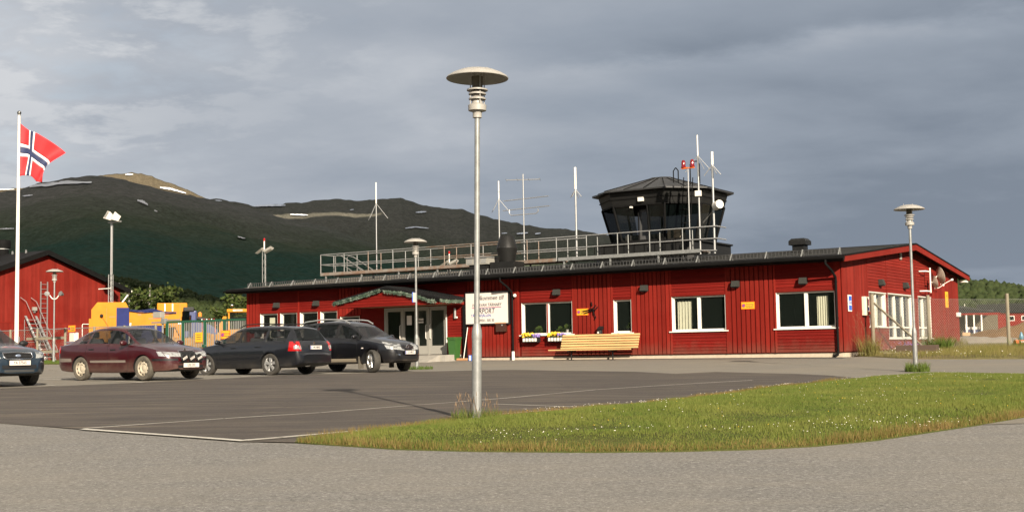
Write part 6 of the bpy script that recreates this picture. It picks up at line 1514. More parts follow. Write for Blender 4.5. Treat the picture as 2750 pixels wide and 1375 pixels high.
# ================================================================ FLAG
t = thing('flagpole', 'tall white flagpole with a steel ball at the left edge', 'flagpole', (-21.42, 54.0, zt(-21.42, 54) - .05))
MB().cyl((0, 0, 0), (0, 0, 11.0), .09, .055, n=18).build('pole', WHITE, t, smooth=40); MB().blob((0, 0, 11.10), .09, 1, 3, 0).build('finial', mat('dark_steel_ball', (.18, .18, .17), .25, metal=.9), t, smooth=60); MB().lathe([(.06, 10.98), (.065, 11.04), (.03, 11.05)], 14).build('truck', ALU, t, smooth=40)
MB().tube([(.09, -.03, 1.2), (.085, -.03, 5), (.06, -.03, 10.7)], .006, 4).build('halyard', WHITE, t); MB().box(.06, .14, -.05, .02, 1.1, 1.35).build('cleat', ALU, t)
fl_t = thing('flag', 'red flag with a blue cross edged in white blowing from the flagpole', 'flag', (-21.42, 54.0, zt(-21.42, 54) - .05))
FR, FW, FB = mat('flag_red', (.62, .020, .025), .7), mat('flag_white', (.78, .76, .75), .7), mat('flag_blue', (.022, .032, .085), .7)
U0 = [0, .25, .45, .70, 1.]; V0 = [0, .5, 1.]
K = [[(0, 0), (70, 55), (135, 82), (235, 140), (375, 250)], [(0, 220), (70, 235), (110, 268), (180, 322), (258, 382)], [(0, 440), (33, 432), (78, 436), (146, 492), (222, 512)]]
s_m = 54. / 3359 / 3.067
def flagp(u, v):
    r = []
    for c in (0, 1):
        col_ = [pchip(U0, [K[j][i][c] for i in range(5)])(u) for j in range(3)]
        r.append(pchip(V0, col_)(v))
    return Vector((.075 + r[0] * s_m, -.05 - u * .15 + .30 * u * sin(8.5 * u + 3.0 * v + .4) + .10 * sin(15 * u + 4 * v) * u + .16 * sin(5 * u) * v, 10.62 - r[1] * s_m))
NU, NV = 44, 32
FP = [[flagp(i / NU, j / NV) for j in range(NV + 1)] for i in range(NU + 1)]
def fcol(i, j):
    a, b = (i + .5) / 2, (j + .5) / 2     # 22 x 16 units
    if 7 < a < 9 or 7 < b < 9: return 2
    if 6 < a < 10 or 6 < b < 10: return 1
    return 0
names = ('red_field', 'white_border', 'blue_cross')
for k, mm in enumerate((FR, FW, FB)):
    m_ = MB(); m_.v = [tuple(p) for r in FP for p in r]
    m_.f = [(i * (NV + 1) + j, i * (NV + 1) + j + 1, (i + 1) * (NV + 1) + j + 1, (i + 1) * (NV + 1) + j) for i in range(NU) for j in range(NV) if fcol(i, j) == k]; m_.m = [0] * len(m_.f)
    o = m_.build(names[k], mm, fl_t, smooth=70, fixn=False)
    sd = o.modifiers.new('cloth', 'SOLIDIFY'); sd.thickness = .004

# ================================================================ HANGAR
HG = thing('hangar', 'large red boarded hangar with a black roof on the left', 'building', W(-54.7, 8.7, 0), -YAW)
HE, HR, HS = 5.0, 7.12, 6.1                        # eave, ridge, half span
wl_ = MB(); wl_.prism([(-.3, -HS, -.5), (-.3, HS, -.5), (-.3, HS, HE), (-.3, 0, HR - .05), (-.3, -HS, HE)], (.3, 0, 0)); wl_.box(-24, -.3, -HS, -HS + .3, -.5, HE); wl_.box(-24, -.3, HS - .3, HS, -.5, HE); wl_.build('wall', REDC, HG)
hb = MB().box(0, .152, -.022, 0, 0, 1).mesh('board', REDG)
n_b = int(2 * HS / .156)
for i in range(n_b):
    y = -HS + i * .156; top_z = HR - .05 - (HR - .05 - HE) * abs(y + .08) / HS - .02
    o = link('board', hb, HG, (.001, y, -.3), pi / 2); o.scale = (1, 1, 2.95 - (i % 2) * .01); o = link('board', hb, HG, (.001, y, 2.72), pi / 2); o.scale = (1, 1 + (i % 2) * .3, top_z - 2.72)
MB().box(.0, .045, -HS, HS, 2.655, 2.715).build('drip_board', RED, HG)
for s_ in (-1, 1):
    ex = HS + .55; ez = HR - (HR - HE) * ex / HS + .05
    rfh = MB().prism([(-24.3, s_ * ex, ez), (-24.3, 0, HR + .05), (-24.3, 0, HR + .19), (-24.3, s_ * ex, ez + .14)], (24.75, 0, 0)).build('roof', ROOFD, HG)
    MB().prism([(.42, s_ * ex, ez - .16), (.42, 0, HR - .11), (.42, 0, HR + .21), (.42, s_ * ex, ez + .16)], (.05, 0, 0)).build('barge_board', BLACK, HG)
    MB().prism([(.02, s_ * ex, ez - .03), (.02, 0, HR + .02), (.02, 0, HR + .045), (.02, s_ * ex, ez - .005)], (.4, 0, 0)).build('soffit', BLACK, HG)
    for k in range(9):
        x = -.5 - k * 2.6; y = s_ * (ex - .6); z = ez + .14 + (HR - HE) / HS * .6
        MB().prism([(x, y, z), (x, y - s_ * .02, z + .26), (x, y - s_ * .08, z + .26), (x, y - s_ * .14, z + .03)], (.05, 0, 0)).build('snow_guard_bracket', GALV, rfh)
    MB().tube([(-23, s_ * (ex - .58), ez + .14 + (HR - HE) / HS * .6 + .22), (0, s_ * (ex - .58), ez + .14 + (HR - HE) / HS * .6 + .22)], .02, 5).build('snow_guard_rail', GALV, rfh)
for k in range(4): MB().prism([(-1.5 - k * 1.4, -.32, HR + .05), (-1.5 - k * 1.4, -.30, HR + .3), (-1.5 - k * 1.4, -.22, HR + .3), (-1.5 - k * 1.4, -.18, HR + .08)], (.05, 0, 0)).build('snow_guard_bracket', GALV, rfh)
vn = link('ridge_vent', None, HG, (-4.3, 0, HR)); MB().lathe([(.001, -.2), (.40, -.2), (.40, .55), (.50, .60), (.52, .80), (.50, 1.05), (.46, 1.12), (.001, 1.15)], 20).build('cowl', BLACK, vn, smooth=35); MB().lathe([(.405, .50), (.415, .50), (.415, .55), (.405, .55)], 20).build('band', ALU, vn)
ex = HS + .55; ez = HR - (HR - HE) * ex / HS + .05
MB().tube([(.35, ex + .02, ez + .0), (.2, ex + .02, ez - .12), (.12, HS + .25, ez - .55), (.1, HS + .08, ez - .75)], .055, 8).build('downpipe', WHITE, HG, smooth=50)
MB().prism([(.05, HS + .02, ez - .75), (.05, HS + .10, ez - .75), (.05, HS + .75, ez - 1.55), (.05, HS + .05, ez - 1.55)], (.04, 0, 0)).build('white_panel', WHITE, HG)
MB().tube([(-23.5, ex + .05, ez + .02), (.45, ex + .05, ez + .02)], .06, 8).build('gutter', WHITE, HG)
MB().box(.005, .02, -4.4, -3.4, -.3, 1.95).build('door', RED, HG)
def hang(name, label, cat, y, h, x=.03): return thing(name, label, cat, W(-54.7 + x, 8.7 + y, h), -YAW + pi / 2)
t = hang('ladder', 'tall aluminium ladder standing upright against the hangar wall', 'ladder', -.05, -.05, .12)
for x in (-.25, .25): MB().box(x - .025, x + .025, -.035, .035, 0, 5.35).build('stile', ALU, t)
for i in range(17): MB().cyl((-.25, 0, .3 + i * .305), (.25, 0, .3 + i * .305), .016, n=6).build('rung', ALU, t)
t = hang('access_stair', 'steep aluminium access steps leading up the hangar wall', 'stairs', -.75, -.05, .15)
for x in (-.38, .38): MB().prism([(x + .55, -1.0, 0), (x + .70, -1.0, 0), (x - .35, -.2, 3.15), (x - .50, -.2, 3.15)], (0, .05, 0)).build('stringer', ALU, t); MB().tube([(x + .60, -1.05, .9), (x - .45, -.25, 4.05), (x - .75, -.1, 4.3)], .02, 6).build('handrail', ALU, t, smooth=50)
for i in range(11): f_ = i / 11; MB().box(-.36 + .60 - 1.05 * f_, .36 + .60 - 1.05 * f_, -1.05 + .8 * f_, -.85 + .8 * f_, .25 + 2.9 * f_, .285 + 2.9 * f_).build('tread', ALU, t)
for k in range(3): MB().tube([(-1.1, -.5, .1 + k * .0), (-1.1, -.5, 2.9)], .02, 6).build('frame_post', ALU, t) if k == 0 else MB().tube([(-1.1, -.5, .9 * k + .6), (-.2, -.3, .9 * k + .6)], .018, 6).build('frame_bar', ALU, t)
t = hang('wall_floodlight', 'small floodlight on the hangar wall left of the ladder', 'lamp', -.75, 3.55); MB().bbox(-.14, .14, -.2, 0, -.12, .12, .03).build('housing', GREYW, t); MB().box(-.04, .04, -.15, .0, -.24, -.12).build('bracket', GALV, t)
t = hang('hose_pipe', 'thin white pipe frame with a white hook on the hangar wall', 'pipe', 2.6, 1.2, .06)
MB().tube([(1.0, -.04, -.4), (.35, -.04, -.35), (.33, -.04, 1.35), (.36, -.04, 1.42), (1.55, -.04, 1.42), (1.62, -.04, 1.36), (1.62, -.04, 1.15)], .025, 8).build('pipe', WHITE, t, smooth=50); MB().lathe([(.001, 1.0), (.10, 1.02), (.05, 1.2), (.001, 1.2)], 12, (1.62, -.04, 0)).build('nozzle', WHITE, t)
t = hang('lean_to', 'dark open shed corner beside the yellow snow machine', 'shed', 3.6, .0, .1); MB().prism([(-.3, -.9, 2.05), (.9, -.9, 1.1), (1.8, -.9, 1.1), (1.8, -.9, 2.35)], (0, .8, 0)).build('roof', DARK, t); MB().box(.7, 1.8, -.8, -.1, -.2, 1.1).build('box', DARK, t)

# masts
def lattice(t, h, w, matl, n_):
    m_ = MB()
    leg = [(w / 2 * cos(a), w / 2 * sin(a)) for a in (pi / 2, pi / 2 + 2.094, pi / 2 + 4.189)]
    for x, y in leg: MB().tube([(x, y, 0), (x, y, h)], .022, 6).build('leg', matl, t)
    for i in range(n_):
        for k in range(3): a, b = leg[k], leg[(k + 1) % 3]; z0, z1 = h * i / n_, h * (i + 1) / n_; m_.tube([(a[0], a[1], z0), (b[0], b[1], z1)], .010, 4)
    m_.build('bracing', matl, t)
def at_px(X, Y, D): return None
t = thing('floodlight_mast', 'slim lattice mast with two white floodlights beside the hangar', 'mast', W(-47.4, 8.0, -.2), -YAW)
lattice(t, 5.6, .30, GALV, 18); MB().tube([(0, 0, 0), (0, 0, 8.75)], .045, 8).build('pole', ALU, t, smooth=50); lattice_top = MB().tube([(.12, 0, 5.6), (.12, 0, 8.7)], .02, 6).build('cable', GALV, t)
MB().box(-.25, .85, -.06, .06, 8.72, 8.80).build('crossbar', GALV, t)
for x, a in ((.10, 20), (.72, 38)):
    f_ = MB().add(*frustum(-.12, .12, -.16, .16, -.05, -.22, .22, -.25, .25, .38)).build('floodlight', WHITE, t, (x, -.05, 8.95 + (.06 if x < .5 else .0))); f_.rotation_euler = (radians(62), radians(10), radians(-a)); MB().box(-.17, .17, -.20, .20, .382, .39).build('lamp_glass', GREYW, f_)
MB().tube([(-1.0, -.1, 4.75), (.1, -.1, 4.75)], .03, 6).build('side_arm', WHITE, t)
def small_mast(loc, h, label, sc=1.):
    t = thing('beacon_mast', label, 'mast', loc, -YAW, 'masts with a red beacon behind the terminal'); lattice(t, h - .75 * sc, .30 * sc, GALV, 14); MB().tube([(0, 0, h - .8 * sc), (0, 0, h)], .05 * sc, 8).build('pole', WHITE, t)
    MB().lathe([(.001, 0), (.07 * sc, 0), (.07 * sc, .2 * sc), (.001, .24 * sc)], 12, (0, 0, h)).build('red_beacon', LENSR, t)
    for s_ in (-1, 1): o = MB().add(*frustum(-.12 * sc, .12 * sc, -.3 * sc, .3 * sc, -.06 * sc, -.2 * sc, .2 * sc, -.42 * sc, .42 * sc, .10 * sc)).build('floodlight', GREYW, t, (.42 * sc * s_, 0, h - .75 * sc)); o.rotation_euler = (radians(-25), radians(20 * s_), radians(90))
small_mast((-21.85, 110.0, EYE - .2), 10.2, 'lattice mast with red beacon behind the left end of the terminal', 1.15)
small_mast((-7.55, 150.0, EYE - .2), 11.9, 'distant mast with red beacon seen through the walkway railing', 1.5)

# ================================================================ YARD MACHINES
# snow blower carrier: yellow housing, blue tarpaulin, hopper
SB = thing('snow_blower', 'yellow snow blower with blue tarpaulin cover behind the car park', 'machine', (-21.16, 68.0, EYE - .28), .28)
def wedge(x0, x1, y0, y1, z0, z1, c=.25):
    return MB().prism([(x0, y0, z0), (x1, y0, z0), (x1, y0, z1 - c), (x1 - c * .5, y0, z1), (x0 + c, y0, z1), (x0, y0, z1 - c * 1.3)], (0, y1 - y0, 0))
hs = wedge(-1.62, .27, -1.1, 1.1, 1.0, 3.22, .30).build('engine_housing', YEL, SB)
MB().box(-.86, -.83, -1.112, -1.101, 1.1, 2.9).build('panel_gap', YELD, hs); MB().box(-.72, -.40, -1.112, -1.101, 2.40, 2.47).build('decal', ORANGE, hs); MB().blob((-1.1, -1.2, 2.50), .10, 1, 1, .1).build('work_lamp', BLACKP, hs); MB().tube([(-1.05, -1.12, 2.4), (-.5, -1.12, 1.5)], .02, 5).build('cable', ORANGE, hs)
for x in (-1.66, -.62): MB().box(x - .07, x + .07, -1.28, -1.12, .6, 2.35).build('upright', YEL, SB)
MB().box(-.34, .30, -1.18, 1.18, 1.0, 2.92).build('tarpaulin', TARP, SB)
MB().prism([(.31, -1.1, 1.95), (.31, -1.1, 2.70), (2.72, -1.1, 2.58), (2.5, -1.1, 1.95)], (0, 2.2, 0)).build('hopper', YEL, SB)
ht = [[(x, y, 2.70 - .05 * (x - .3) + .24 * (1 - abs(y) / 1.2) * (1 - .6 * abs(x - 1.4) / 1.4) + .03 * sin(x * 5)) for y in (-1.2, -1.0, -.5, 0, .5, 1.0, 1.2)] for x in np.linspace(.29, 2.76, 12)]
MB().grid(ht).build('tarpaulin', TARP, SB, smooth=50); MB().prism([(.31, -1.05, .9), (.31, -1.05, 1.94), (2.1, -1.05, 1.94), (1.95, -1.05, .9)], (0, 2.1, 0)).build('tarpaulin', TARP, SB)
for x, z, w_ in ((.75, 2.50, .18), (1.45, 2.48, .36), (1.3, 2.28, .62), (2.15, 2.46, .22)): MB().box(x, x + w_, -1.107, -1.101, z, z + .09).build('decal', ORANGE, SB)
MB().tube([(.30, -1.3, .9), (.38, -1.3, 2.1)], .05, 8).build('support', WHITE, SB)
MB().box(-1.6, 2.4, -.9, .9, .55, .95).build('chassis', YELD, SB)
for x in (-1.0, .6, 1.9):
    for y in (-1.0, 1.0): MB().lathe([(.18, -.16), (.50, -.16), (.55, 0), (.50, .16), (.18, .16)], 20, (x, y, .55), 'y', closed=True).build('wheel', RUBBER, SB, smooth=40)
# yellow box truck with blue tractor unit behind it
BT = thing('sweeper_truck', 'tall yellow box body of an airport sweeper behind the green gate', 'truck', (-19.75, 72.5, EYE - .28), .28)
bx_ = MB().bbox(-.85, .82, -1.2, 1.2, 1.3, 3.32, .06).build('body', YEL, BT)
for x in (-.42, .0, .40): MB().box(x, x + .04, -1.215, -1.201, 1.4, 3.28).build('rib', YELD, bx_)
MB().box(.30, .80, -1.22, -1.205, 2.10, 2.20).build('stripe', WHITE, bx_)
for x in (-.40, .02): MB().box(x - .05, x + .02, -1.225, -1.205, 2.85, 3.28).build('hinge', WHITE, bx_)
MB().box(-.8, .8, -1.1, 1.1, .75, 1.3).build('chassis', YELD, BT); MB().tube([(.15, -1.35, 2.0), (.75, -1.4, .9)], .06, 6).build('strut', YEL, BT)
for x in (-.6, .5):
    for y in (-1.0, 1.0): MB().lathe([(.18, -.16), (.48, -.16), (.53, 0), (.48, .16), (.18, .16)], 20, (x, y, .5), 'y', closed=True).build('wheel', RUBBER, BT, smooth=40)
TRC = thing('tractor', 'dark blue tractor with amber beacon beside the yellow truck', 'tractor', (-18.45, 72.0, EYE - .28), .25)
MB().bbox(-.45, .25, -1.0, 1.0, .9, 2.85, .08).build('cab', mat('tractor_blue', (.012, .025, .11), .4, coat=.4), TRC); MB().box(-.56, -.15, -1.02, -1.005, 1.7, 2.8).build('window', GLASSD, TRC); MB().bbox(-.5, .1, -1.1, 1.1, 2.80, 3.05, .05).build('cab_roof', BLACKP, TRC)
MB().prism([(.25, -.8, .9), (1.4, -.8, .9), (1.4, -.8, 1.75), (1.0, -.8, 2.05), (.25, -.8, 2.2)], (0, 1.6, 0)).build('bonnet', MATS['tractor_blue'], TRC); MB().prism([(.2, -1.0, 2.40), (1.1, -1.0, 2.25), (1.1, -1.0, 2.31), (.2, -1.0, 2.55)], (0, 2.0, 0)).build('visor', BLACKP, TRC)
MB().lathe([(.001, 0), (.11, 0), (.10, .2), (.04, .26), (.001, .27)], 14, (.42, -.5, 2.52)).build('beacon', LENSO, TRC, smooth=40); MB().tube([(-.15, -1.15, 1.0), (-.1, -1.15, 2.6)], .06, 8).build('exhaust', CHROME, TRC)
for x, r in ((-.1, .7), (1.0, .45)):
    for y in (-1.0, 1.0): MB().lathe([(.3 * r, -.22), (.92 * r, -.22), (r, 0), (.92 * r, .22), (.3 * r, .22)], 22, (x, y, r), 'y', closed=True).build('wheel', RUBBER, TRC, smooth=40)
# wheel loader with cab
WLD = thing('wheel_loader', 'yellow wheel loader with glazed cab standing at the terminal corner', 'loader', (-17.55, 80.0, EYE - .28), .22)
cab = link('cab', None, WLD, (0, 0, 0))
for x in (-.6, .6):
    for y in (-.8, .7): MB().box(x - .05, x + .05, y - .05, y + .05, 1.6, 3.02).build('cab_post', YEL, cab)
MB().bbox(-.72, .68, -.95, .85, 3.0, 3.2, .03).build('cab_roof', YEL, cab); MB().box(-.35, .25, -.965, -.955, 3.06, 3.16).build('name_plate', SIGNW, cab)
MB().box(-.2, .25, -.972, -.967, 3.09, 3.13).build('plate_print', INK, cab)
for x0, x1 in ((-.54, -.02), (.02, .54)): MB().box(x0, x1, -.81, -.80, 1.95, 2.98).build('pane', GLASS, cab)
MB().bbox(-.66, .66, -.85, .75, 1.2, 1.92, .04).build('cab_base', YELD, cab); MB().bbox(-.3, .2, -.3, .2, 1.9, 2.6, .06).build('seat', BLACKP, cab)
MB().blob((-.40, -.9, 3.42), .09, 2, 2, 0).build('work_lamp', CHROME, cab, smooth=60); MB().tube([(-.40, -.9, 3.2), (-.40, -.9, 3.37)], .02, 5).build('lamp_stem', BLACKP, cab); MB().bbox(.70, .82, -1.0, -.9, 2.6, 2.8, .02).build('mirror', WHITE, cab)
MB().bbox(-2.6, -.8, -.8, .7, 1.0, 1.75, .08).build('bonnet', YELD, WLD); MB().prism([(-1.2, -.6, 1.7), (-.75, -.6, 1.7), (-.75, -.6, 2.75), (-.95, -.6, 2.75), (-1.2, -.6, 2.2)], (0, .9, 0)).build('exhaust_tower', YEL, WLD)
for i in range(7): MB().box(-2.55 + i * .25, -2.48 + i * .25, -.815, -.802, 1.1, 1.65).build('grille_slat', YEL, WLD)
MB().bbox(-3.0, 1.6, -.6, .5, .55, 1.0, .05).build('chassis', YELD, WLD)
for x in (-1.9, .9):
    for y in (-1.0, .9): w_ = link('wheel', None, WLD, (x, y, .72)); MB().lathe([(.32, -.22), (.66, -.22), (.72, 0), (.66, .22), (.32, .22)], 24, axis='y', closed=True).build('tyre', RUBBER, w_, smooth=40); MB().lathe([(.33, -.1), (.20, -.16), (.001, -.16)], 20, axis='y').build('hub', YEL, w_, smooth=40)
MB().prism([(-3.3, -1.1, .5), (-2.8, -1.1, .4), (-2.75, -1.1, 1.2), (-3.0, -1.1, 1.5)], (0, 2.1, 0)).build('bucket', YELD, WLD)
# snow plough attachments standing in front of the machines
def plough(loc, rz, label, seed):
    t = thing('snow_plough', label, 'snow plough', loc, rz, 'yellow plough attachments behind the gate'); rg = random.Random(seed)
    t.scale = (.78, .78, rg.uniform(.8, .98))
    for k in range(5):
        x = -.95 + k * .45 + rg.uniform(-.1, .1); hh = rg.uniform(1.0, 1.9); MB().bbox(x - .07, x + .07, .75, .93, .1, hh, .02).build('upright', YELD, t); MB().box(x - .30, x + .25, .76, .84, hh * .55, hh * .55 + .10).build('crossbar', YEL, t)
    P = [[(x, -.35 * cos(a) + .03 * rg.random(), .15 + .55 * (1 - cos(a * 1.05)) + .55 * a * .45) for a in np.linspace(0, 2.2, 8)] for x in (-.75, .55)]
    MB().grid(P).build('mouldboard', YELD, t, smooth=50)
    for x in (-.95, -.3, .3, .95): MB().prism([(x - .03, -.30, .1), (x - .03, .25, .15), (x - .03, .35, .9), (x - .03, .05, 1.45)], (.06, 0, 0)).build('rib', YELD, t)
    MB().box(-1.05, 1.05, -.42, -.36, .0, .18).build('cutting_edge', DARK, t); MB().bbox(-.35, .35, .3, .75, .35, 1.2, .05).build('headstock', YELD, t)
    for x in (-.55, .5): MB().tube([(x, .3, .35), (x * .6, .7, 1.3)], .06, 8).build('ram', YELD, t); MB().tube([(x, .35, .5), (x * .8, .5, .85)], .035, 8).build('ram_rod', CHROME, t)
    for k in range(4): MB().tube([(rg.uniform(-.8, .8), .3, .4), (rg.uniform(-.8, .8), .5, .9), (rg.uniform(-.5, .5), .6, 1.2)], .018, 5).build('hose', BLACKP, t, smooth=60)
plough(W(-35.6, 2.8, .0), -YAW + .1, 'yellow plough attachment behind the left half of the gate', 1); plough(W(-33.9, 2.3, .0), -YAW - .15, 'yellow plough attachment behind the middle of the gate', 2); plough(W(-31.9, 2.4, .0), -YAW + .05, 'yellow plough attachment behind the right half of the gate', 3); plough(W(-37.6, 3.2, .0), -YAW + .3, 'yellow plough attachment below the blue tarpaulin', 4)
t = thing('work_lights_bar', 'row of small red and white lamps on a bar above the gate', 'light bar', W(-34.9, 4.0, 1.6), -YAW); MB().tube([(-.5, 0, 0), (-.5, 0, .62), (.5, 0, .62), (.5, 0, 0)], .03, 6).build('bar', ORANGE, t)
for i in range(6): MB().blob((-.45 + i * .18, -.05, .68), .05, i, 1, 0).build('bulb', LENSR if i % 2 else ALU, t)

# ================================================================ GATE AND FENCES
GT = thing('yard_gate', 'dark green double gate of vertical bars at the left end of the terminal', 'gate', W(-28.35, .25, -.05), -YAW)
gx_ = [-.05, -1.55, -2.86, -4.36, -5.5]
for k, x in enumerate(gx_):
    MB().box(x - .05, x + .05, -.05, .05, 0, 2.12).build('gate_post', GREENG, GT)
MB().box(-5.5, -.05, -.035, .035, 2.08, 2.18).build('top_rail', GREENG, GT); MB().box(-5.5, -.05, -.03, .03, .12, .20).build('bottom_rail', GREENG, GT)
MB().box(-5.5, -4.6, -.04, .04, 2.19, 2.26).build('slide_rail', GALV, GT); MB().box(-1.1, -.05, -.06, .02, 2.19, 2.24).build('slide_rail', DARK, GT)
MB().box(-6.6, -4.4, -.03, .03, 2.10, 2.17).build('barrier_arm', GALV, GT)
bar_ = MB().box(-.012, .012, -.012, .012, .2, 2.08).mesh('gate_bar', mat('pale_bar', (.24, .245, .225), .5))
for a, b in zip(gx_, gx_[1:]):
    n_ = int(abs(b - a) / .115)
    for i in range(1, n_): link('gate_bar', bar_, GT, (a + (b - a) * i / n_, 0, 0))
MB().bbox(-2.95, -2.75, -.12, .02, .85, 1.0, .02).build('lock_box', GREENG, GT); MB().tube([(-2.75, -.1, .95), (-2.6, -.13, .92)], .02, 6).build('handle', CHROME, GT)
t = thing('yellow_notice', 'square yellow notice on the green gate left of its middle post', 'sign', W(-31.55, .18, 1.30), -YAW); sign_plate(t, .46, .46, YSIGN)
for i in range(3): MB().box(-.15, .15, -.024, -.021, -.12 + i * .11, -.09 + i * .11).build('print', INK, t)
parking_sign(W(-29.75, .18, 1.38), -YAW, 'orange no-parking sign on the right leaf of the green gate', .58, .40)
t = thing('gate_motor', 'grey gate motor box with a small camera on the gate post', 'gate motor', W(-34.2, .2, 2.05), -YAW); MB().bbox(-.45, .10, -.15, .15, .25, .55, .03).build('housing', GREYW, t); MB().bbox(.05, .35, -.10, .10, -.05, .22, .03).build('camera', GALV, t); MB().tube([(.1, 0, -2.1), (.1, 0, .3)], .05, 8).build('post', GALV, t)
def wire_mesh(name, par, L, h0, h1, pitch, rad, matl, tilt=0):
    """chain-link: two families of diagonal wires"""
    m_ = MB(); Hh = h1 - h0; n_ = int((L + Hh) / pitch)
    for k in range(n_ + 1):
        for s_ in (1, -1):
            a0 = k * pitch - Hh; x0, x1, z0, z1 = a0, a0 + Hh, h0, h1
            if x0 < 0: z0 += -x0; x0 = 0
            if x1 > L: z1 -= (x1 - L); x1 = L
            if z1 - z0 < .05: continue
            if s_ < 0: x0, x1 = L - x0, L - x1
            m_.tube([(x0, .004 * s_, z0), (x1, .004 * s_, z1)], rad, 3)
    return tag(m_.build(name, matl, par, fixn=False), kind='stuff')
WIRE = mat('fence_wire', (.30, .30, .26), .6, metal=.3)
LF = thing('boundary_fence', 'low wire fence with weathered timber posts in front of the hangar', 'fence', W(-34.6, .2, -.05), -YAW + pi)
for k in range(7): MB().cyl((k * 2.3, 0, 0), (k * 2.3, 0, 2.05), .065, n=10).build('post', WOODF, LF, smooth=50)
MB().tube([(0, 0, 2.0), (14, 0, 2.0)], .022, 6).build('top_wire', GALV, LF)
for z in (.75, 1.45): MB().box(6.9, 10.0, .05, .09, z, z + .14).build('board', WOODF, LF)
wire_mesh('wire_mesh', LF, 14., .1, 1.98, .16, .0035, WIRE)
t = thing('hydrant_stand', 'yellow pipe stand behind the left fence', 'pipe stand', W(-39.3, .8, -.05), -YAW)
for x in (-1.0, .35): MB().tube([(x, 0, 0), (x, 0, 1.8)], .05, 8).build('stand_pipe', YEL, t); MB().bbox(x - .12, x + .12, -.1, .1, .8, 1.0, .02).build('valve', YELD, t)
t = thing('meter_post', 'white cabinet on a short steel post beside the left lamp post', 'cabinet', (-20.95, 59.75, EYE - .24), -YAW - .15)
MB().cyl((0, 0, -.1), (0, 0, 1.0), .055, n=14).build('post', GALV, t, smooth=40); MB().bbox(-.24, .20, -.12, .12, 1.0, 1.45, .02).build('cabinet', mat('cabinet_white', (.66, .62, .52), .5), t)
parking_sign((-21.0, 59.60, EYE - .24 + 1.64), -YAW - .15, 'orange no-parking sign above the white meter cabinet', .62, .32)

# right-hand chain-link fence
FA, FB_ = W(.9, 3.1), Vector((30.5, 42.2, 0))
P0 = Vector((12.87, 44.85)); P1 = Vector((15.92, 48.0)); P2 = Vector((19.75, 50.0)); P3 = Vector((27.5, 52.5))
FX = thing('chain_link_fence', 'chain-link fence on timber posts in front of the gable', 'fence', (0, 0, 0))
pz = []
for (p, h0, h1) in ((P0, 0, 2.17), (P1, 0, 2.18), (P2, 0, 2.26), (P3, 0, 2.3)):
    z = zt(p.x, p.y); pz.append(z); MB().cyl((p.x, p.y, z - .2), (p.x, p.y, z + h1), .075, .068, n=10).build('post', WOODF, FX, smooth=50)
MB().tube([(P0.x + .05, P0.y - .05, pz[0] + 1.85), (P1.x - .3, P1.y - .35, pz[1] + .15)], .038, 8).build('brace', WOODF, FX, smooth=50)
for a, b, za, zb_ in ((P0, P1, pz[0], pz[1]), (P1, P2, pz[1], pz[2]), (P2, P3, pz[2], pz[3])):
    d = b - a; L_ = d.length; e = link('fence_panel', None, FX, (a.x, a.y, (za + zb_) / 2), atan2(d.y, d.x))
    wire_mesh('wire_mesh', e, L_, .05, 2.0, .11, .0030, WIRE); MB().tube([(0, 0, 2.02), (L_, 0, 2.02)], .006, 5).build('top_wire', GALV, e)

# ================================================================ BEYOND THE TERMINAL, RIGHT
def hill_heap(name, cx, cy, rx, ry, h, matl, label, seed):
    n1, n2 = 60, 26; m_ = MB(); P = []
    for i in range(n1 + 1):
        row = []
        for j in range(n2 + 1):
            x, y = -1 + 2 * i / n1, -1 + 2 * j / n2; d = max(0, 1 - math.hypot(x, y))
            z = h * min(1, d * 2.2) ** .8 * (.72 + .28 * float(hnoise(np.array(x * 3 + 5.), np.array(y * 3 + 5.), seed, 1.)) + .12 * float(hnoise(np.array(x * 9 + 5.), np.array(y * 9 + 5.), seed + 1, 1.))); row.append((cx + x * rx, cy + y * ry, zt(cx, cy) - .1 + max(0, z)))
        P.append(row)
    return tag(m_.grid(P).build(name, matl, smooth=70, fixn=False), label, 'sand heap')
hill_heap('sand_heap', 86.5, 200., 17, 9, 3.1, SAND_M, 'big heap of brown sand beyond the wire fence', 3)
hill_heap('sand_heap', 103, 208., 15, 9, 3.8, SAND_M, 'brown sand heap at the right edge behind the fence', 8)
hill_heap('gravel_heap', 38.5, 104., 6, 3, .7, mat('grey_gravel', (.24, .21, .17), .95, var=.4, vscale=12, bump=.5, bscale=30), 'low grey gravel spread behind the gable corner', 5)
t = thing('carport', 'open red-roofed carport with white posts behind the gable corner', 'carport', (92.5, 250., EYE + 1.3), -.35)
MB().prism([(-6, -3, 4.4), (-6, 3, 5.0), (3.2, 3, 5.0), (3.2, -3, 4.4), (3.2, -3, 4.2), (-6, -3, 4.2)][:4], (0, 0, .12)).build('roof', DARK, t); MB().prism([(-6.2, -3.1, 4.1), (4.4, -3.1, 4.1), (4.4, -3.1, 4.45), (-6.2, -3.1, 4.45)], (0, .12, 0)).build('fascia', RED, t); MB().prism([(-6, -3, 4.45), (4.2, -3, 4.45), (-2, 0, 5.9), (-6, 0, 6.2)], (0, .15, 0)).build('roof_slope', DARK, t)
for x in (-3.4, -1.9, -.5, .9): MB().box(x - .13, x + .13, -3.0, -2.72, -1.2, 4.15).build('post', WHITE, t)
MB().box(-6, 4, 2.4, 2.6, -1.2, 4.1).build('back_wall', mat('dull_boards', (.10, .08, .05), .8), t)
t = thing('parked_trailer', 'small white and blue vehicle parked under the carport', 'vehicle', (91.3, 249., EYE + 1.3), -.35); MB().bbox(-1.8, 1.8, -.8, .8, .5, 1.2, .2).build('body', mat('trailer_blue', (.05, .06, .12), .4), t); MB().bbox(-1.2, 1.3, -.7, .7, 1.2, 1.75, .25).build('cabin', SIGNW, t)
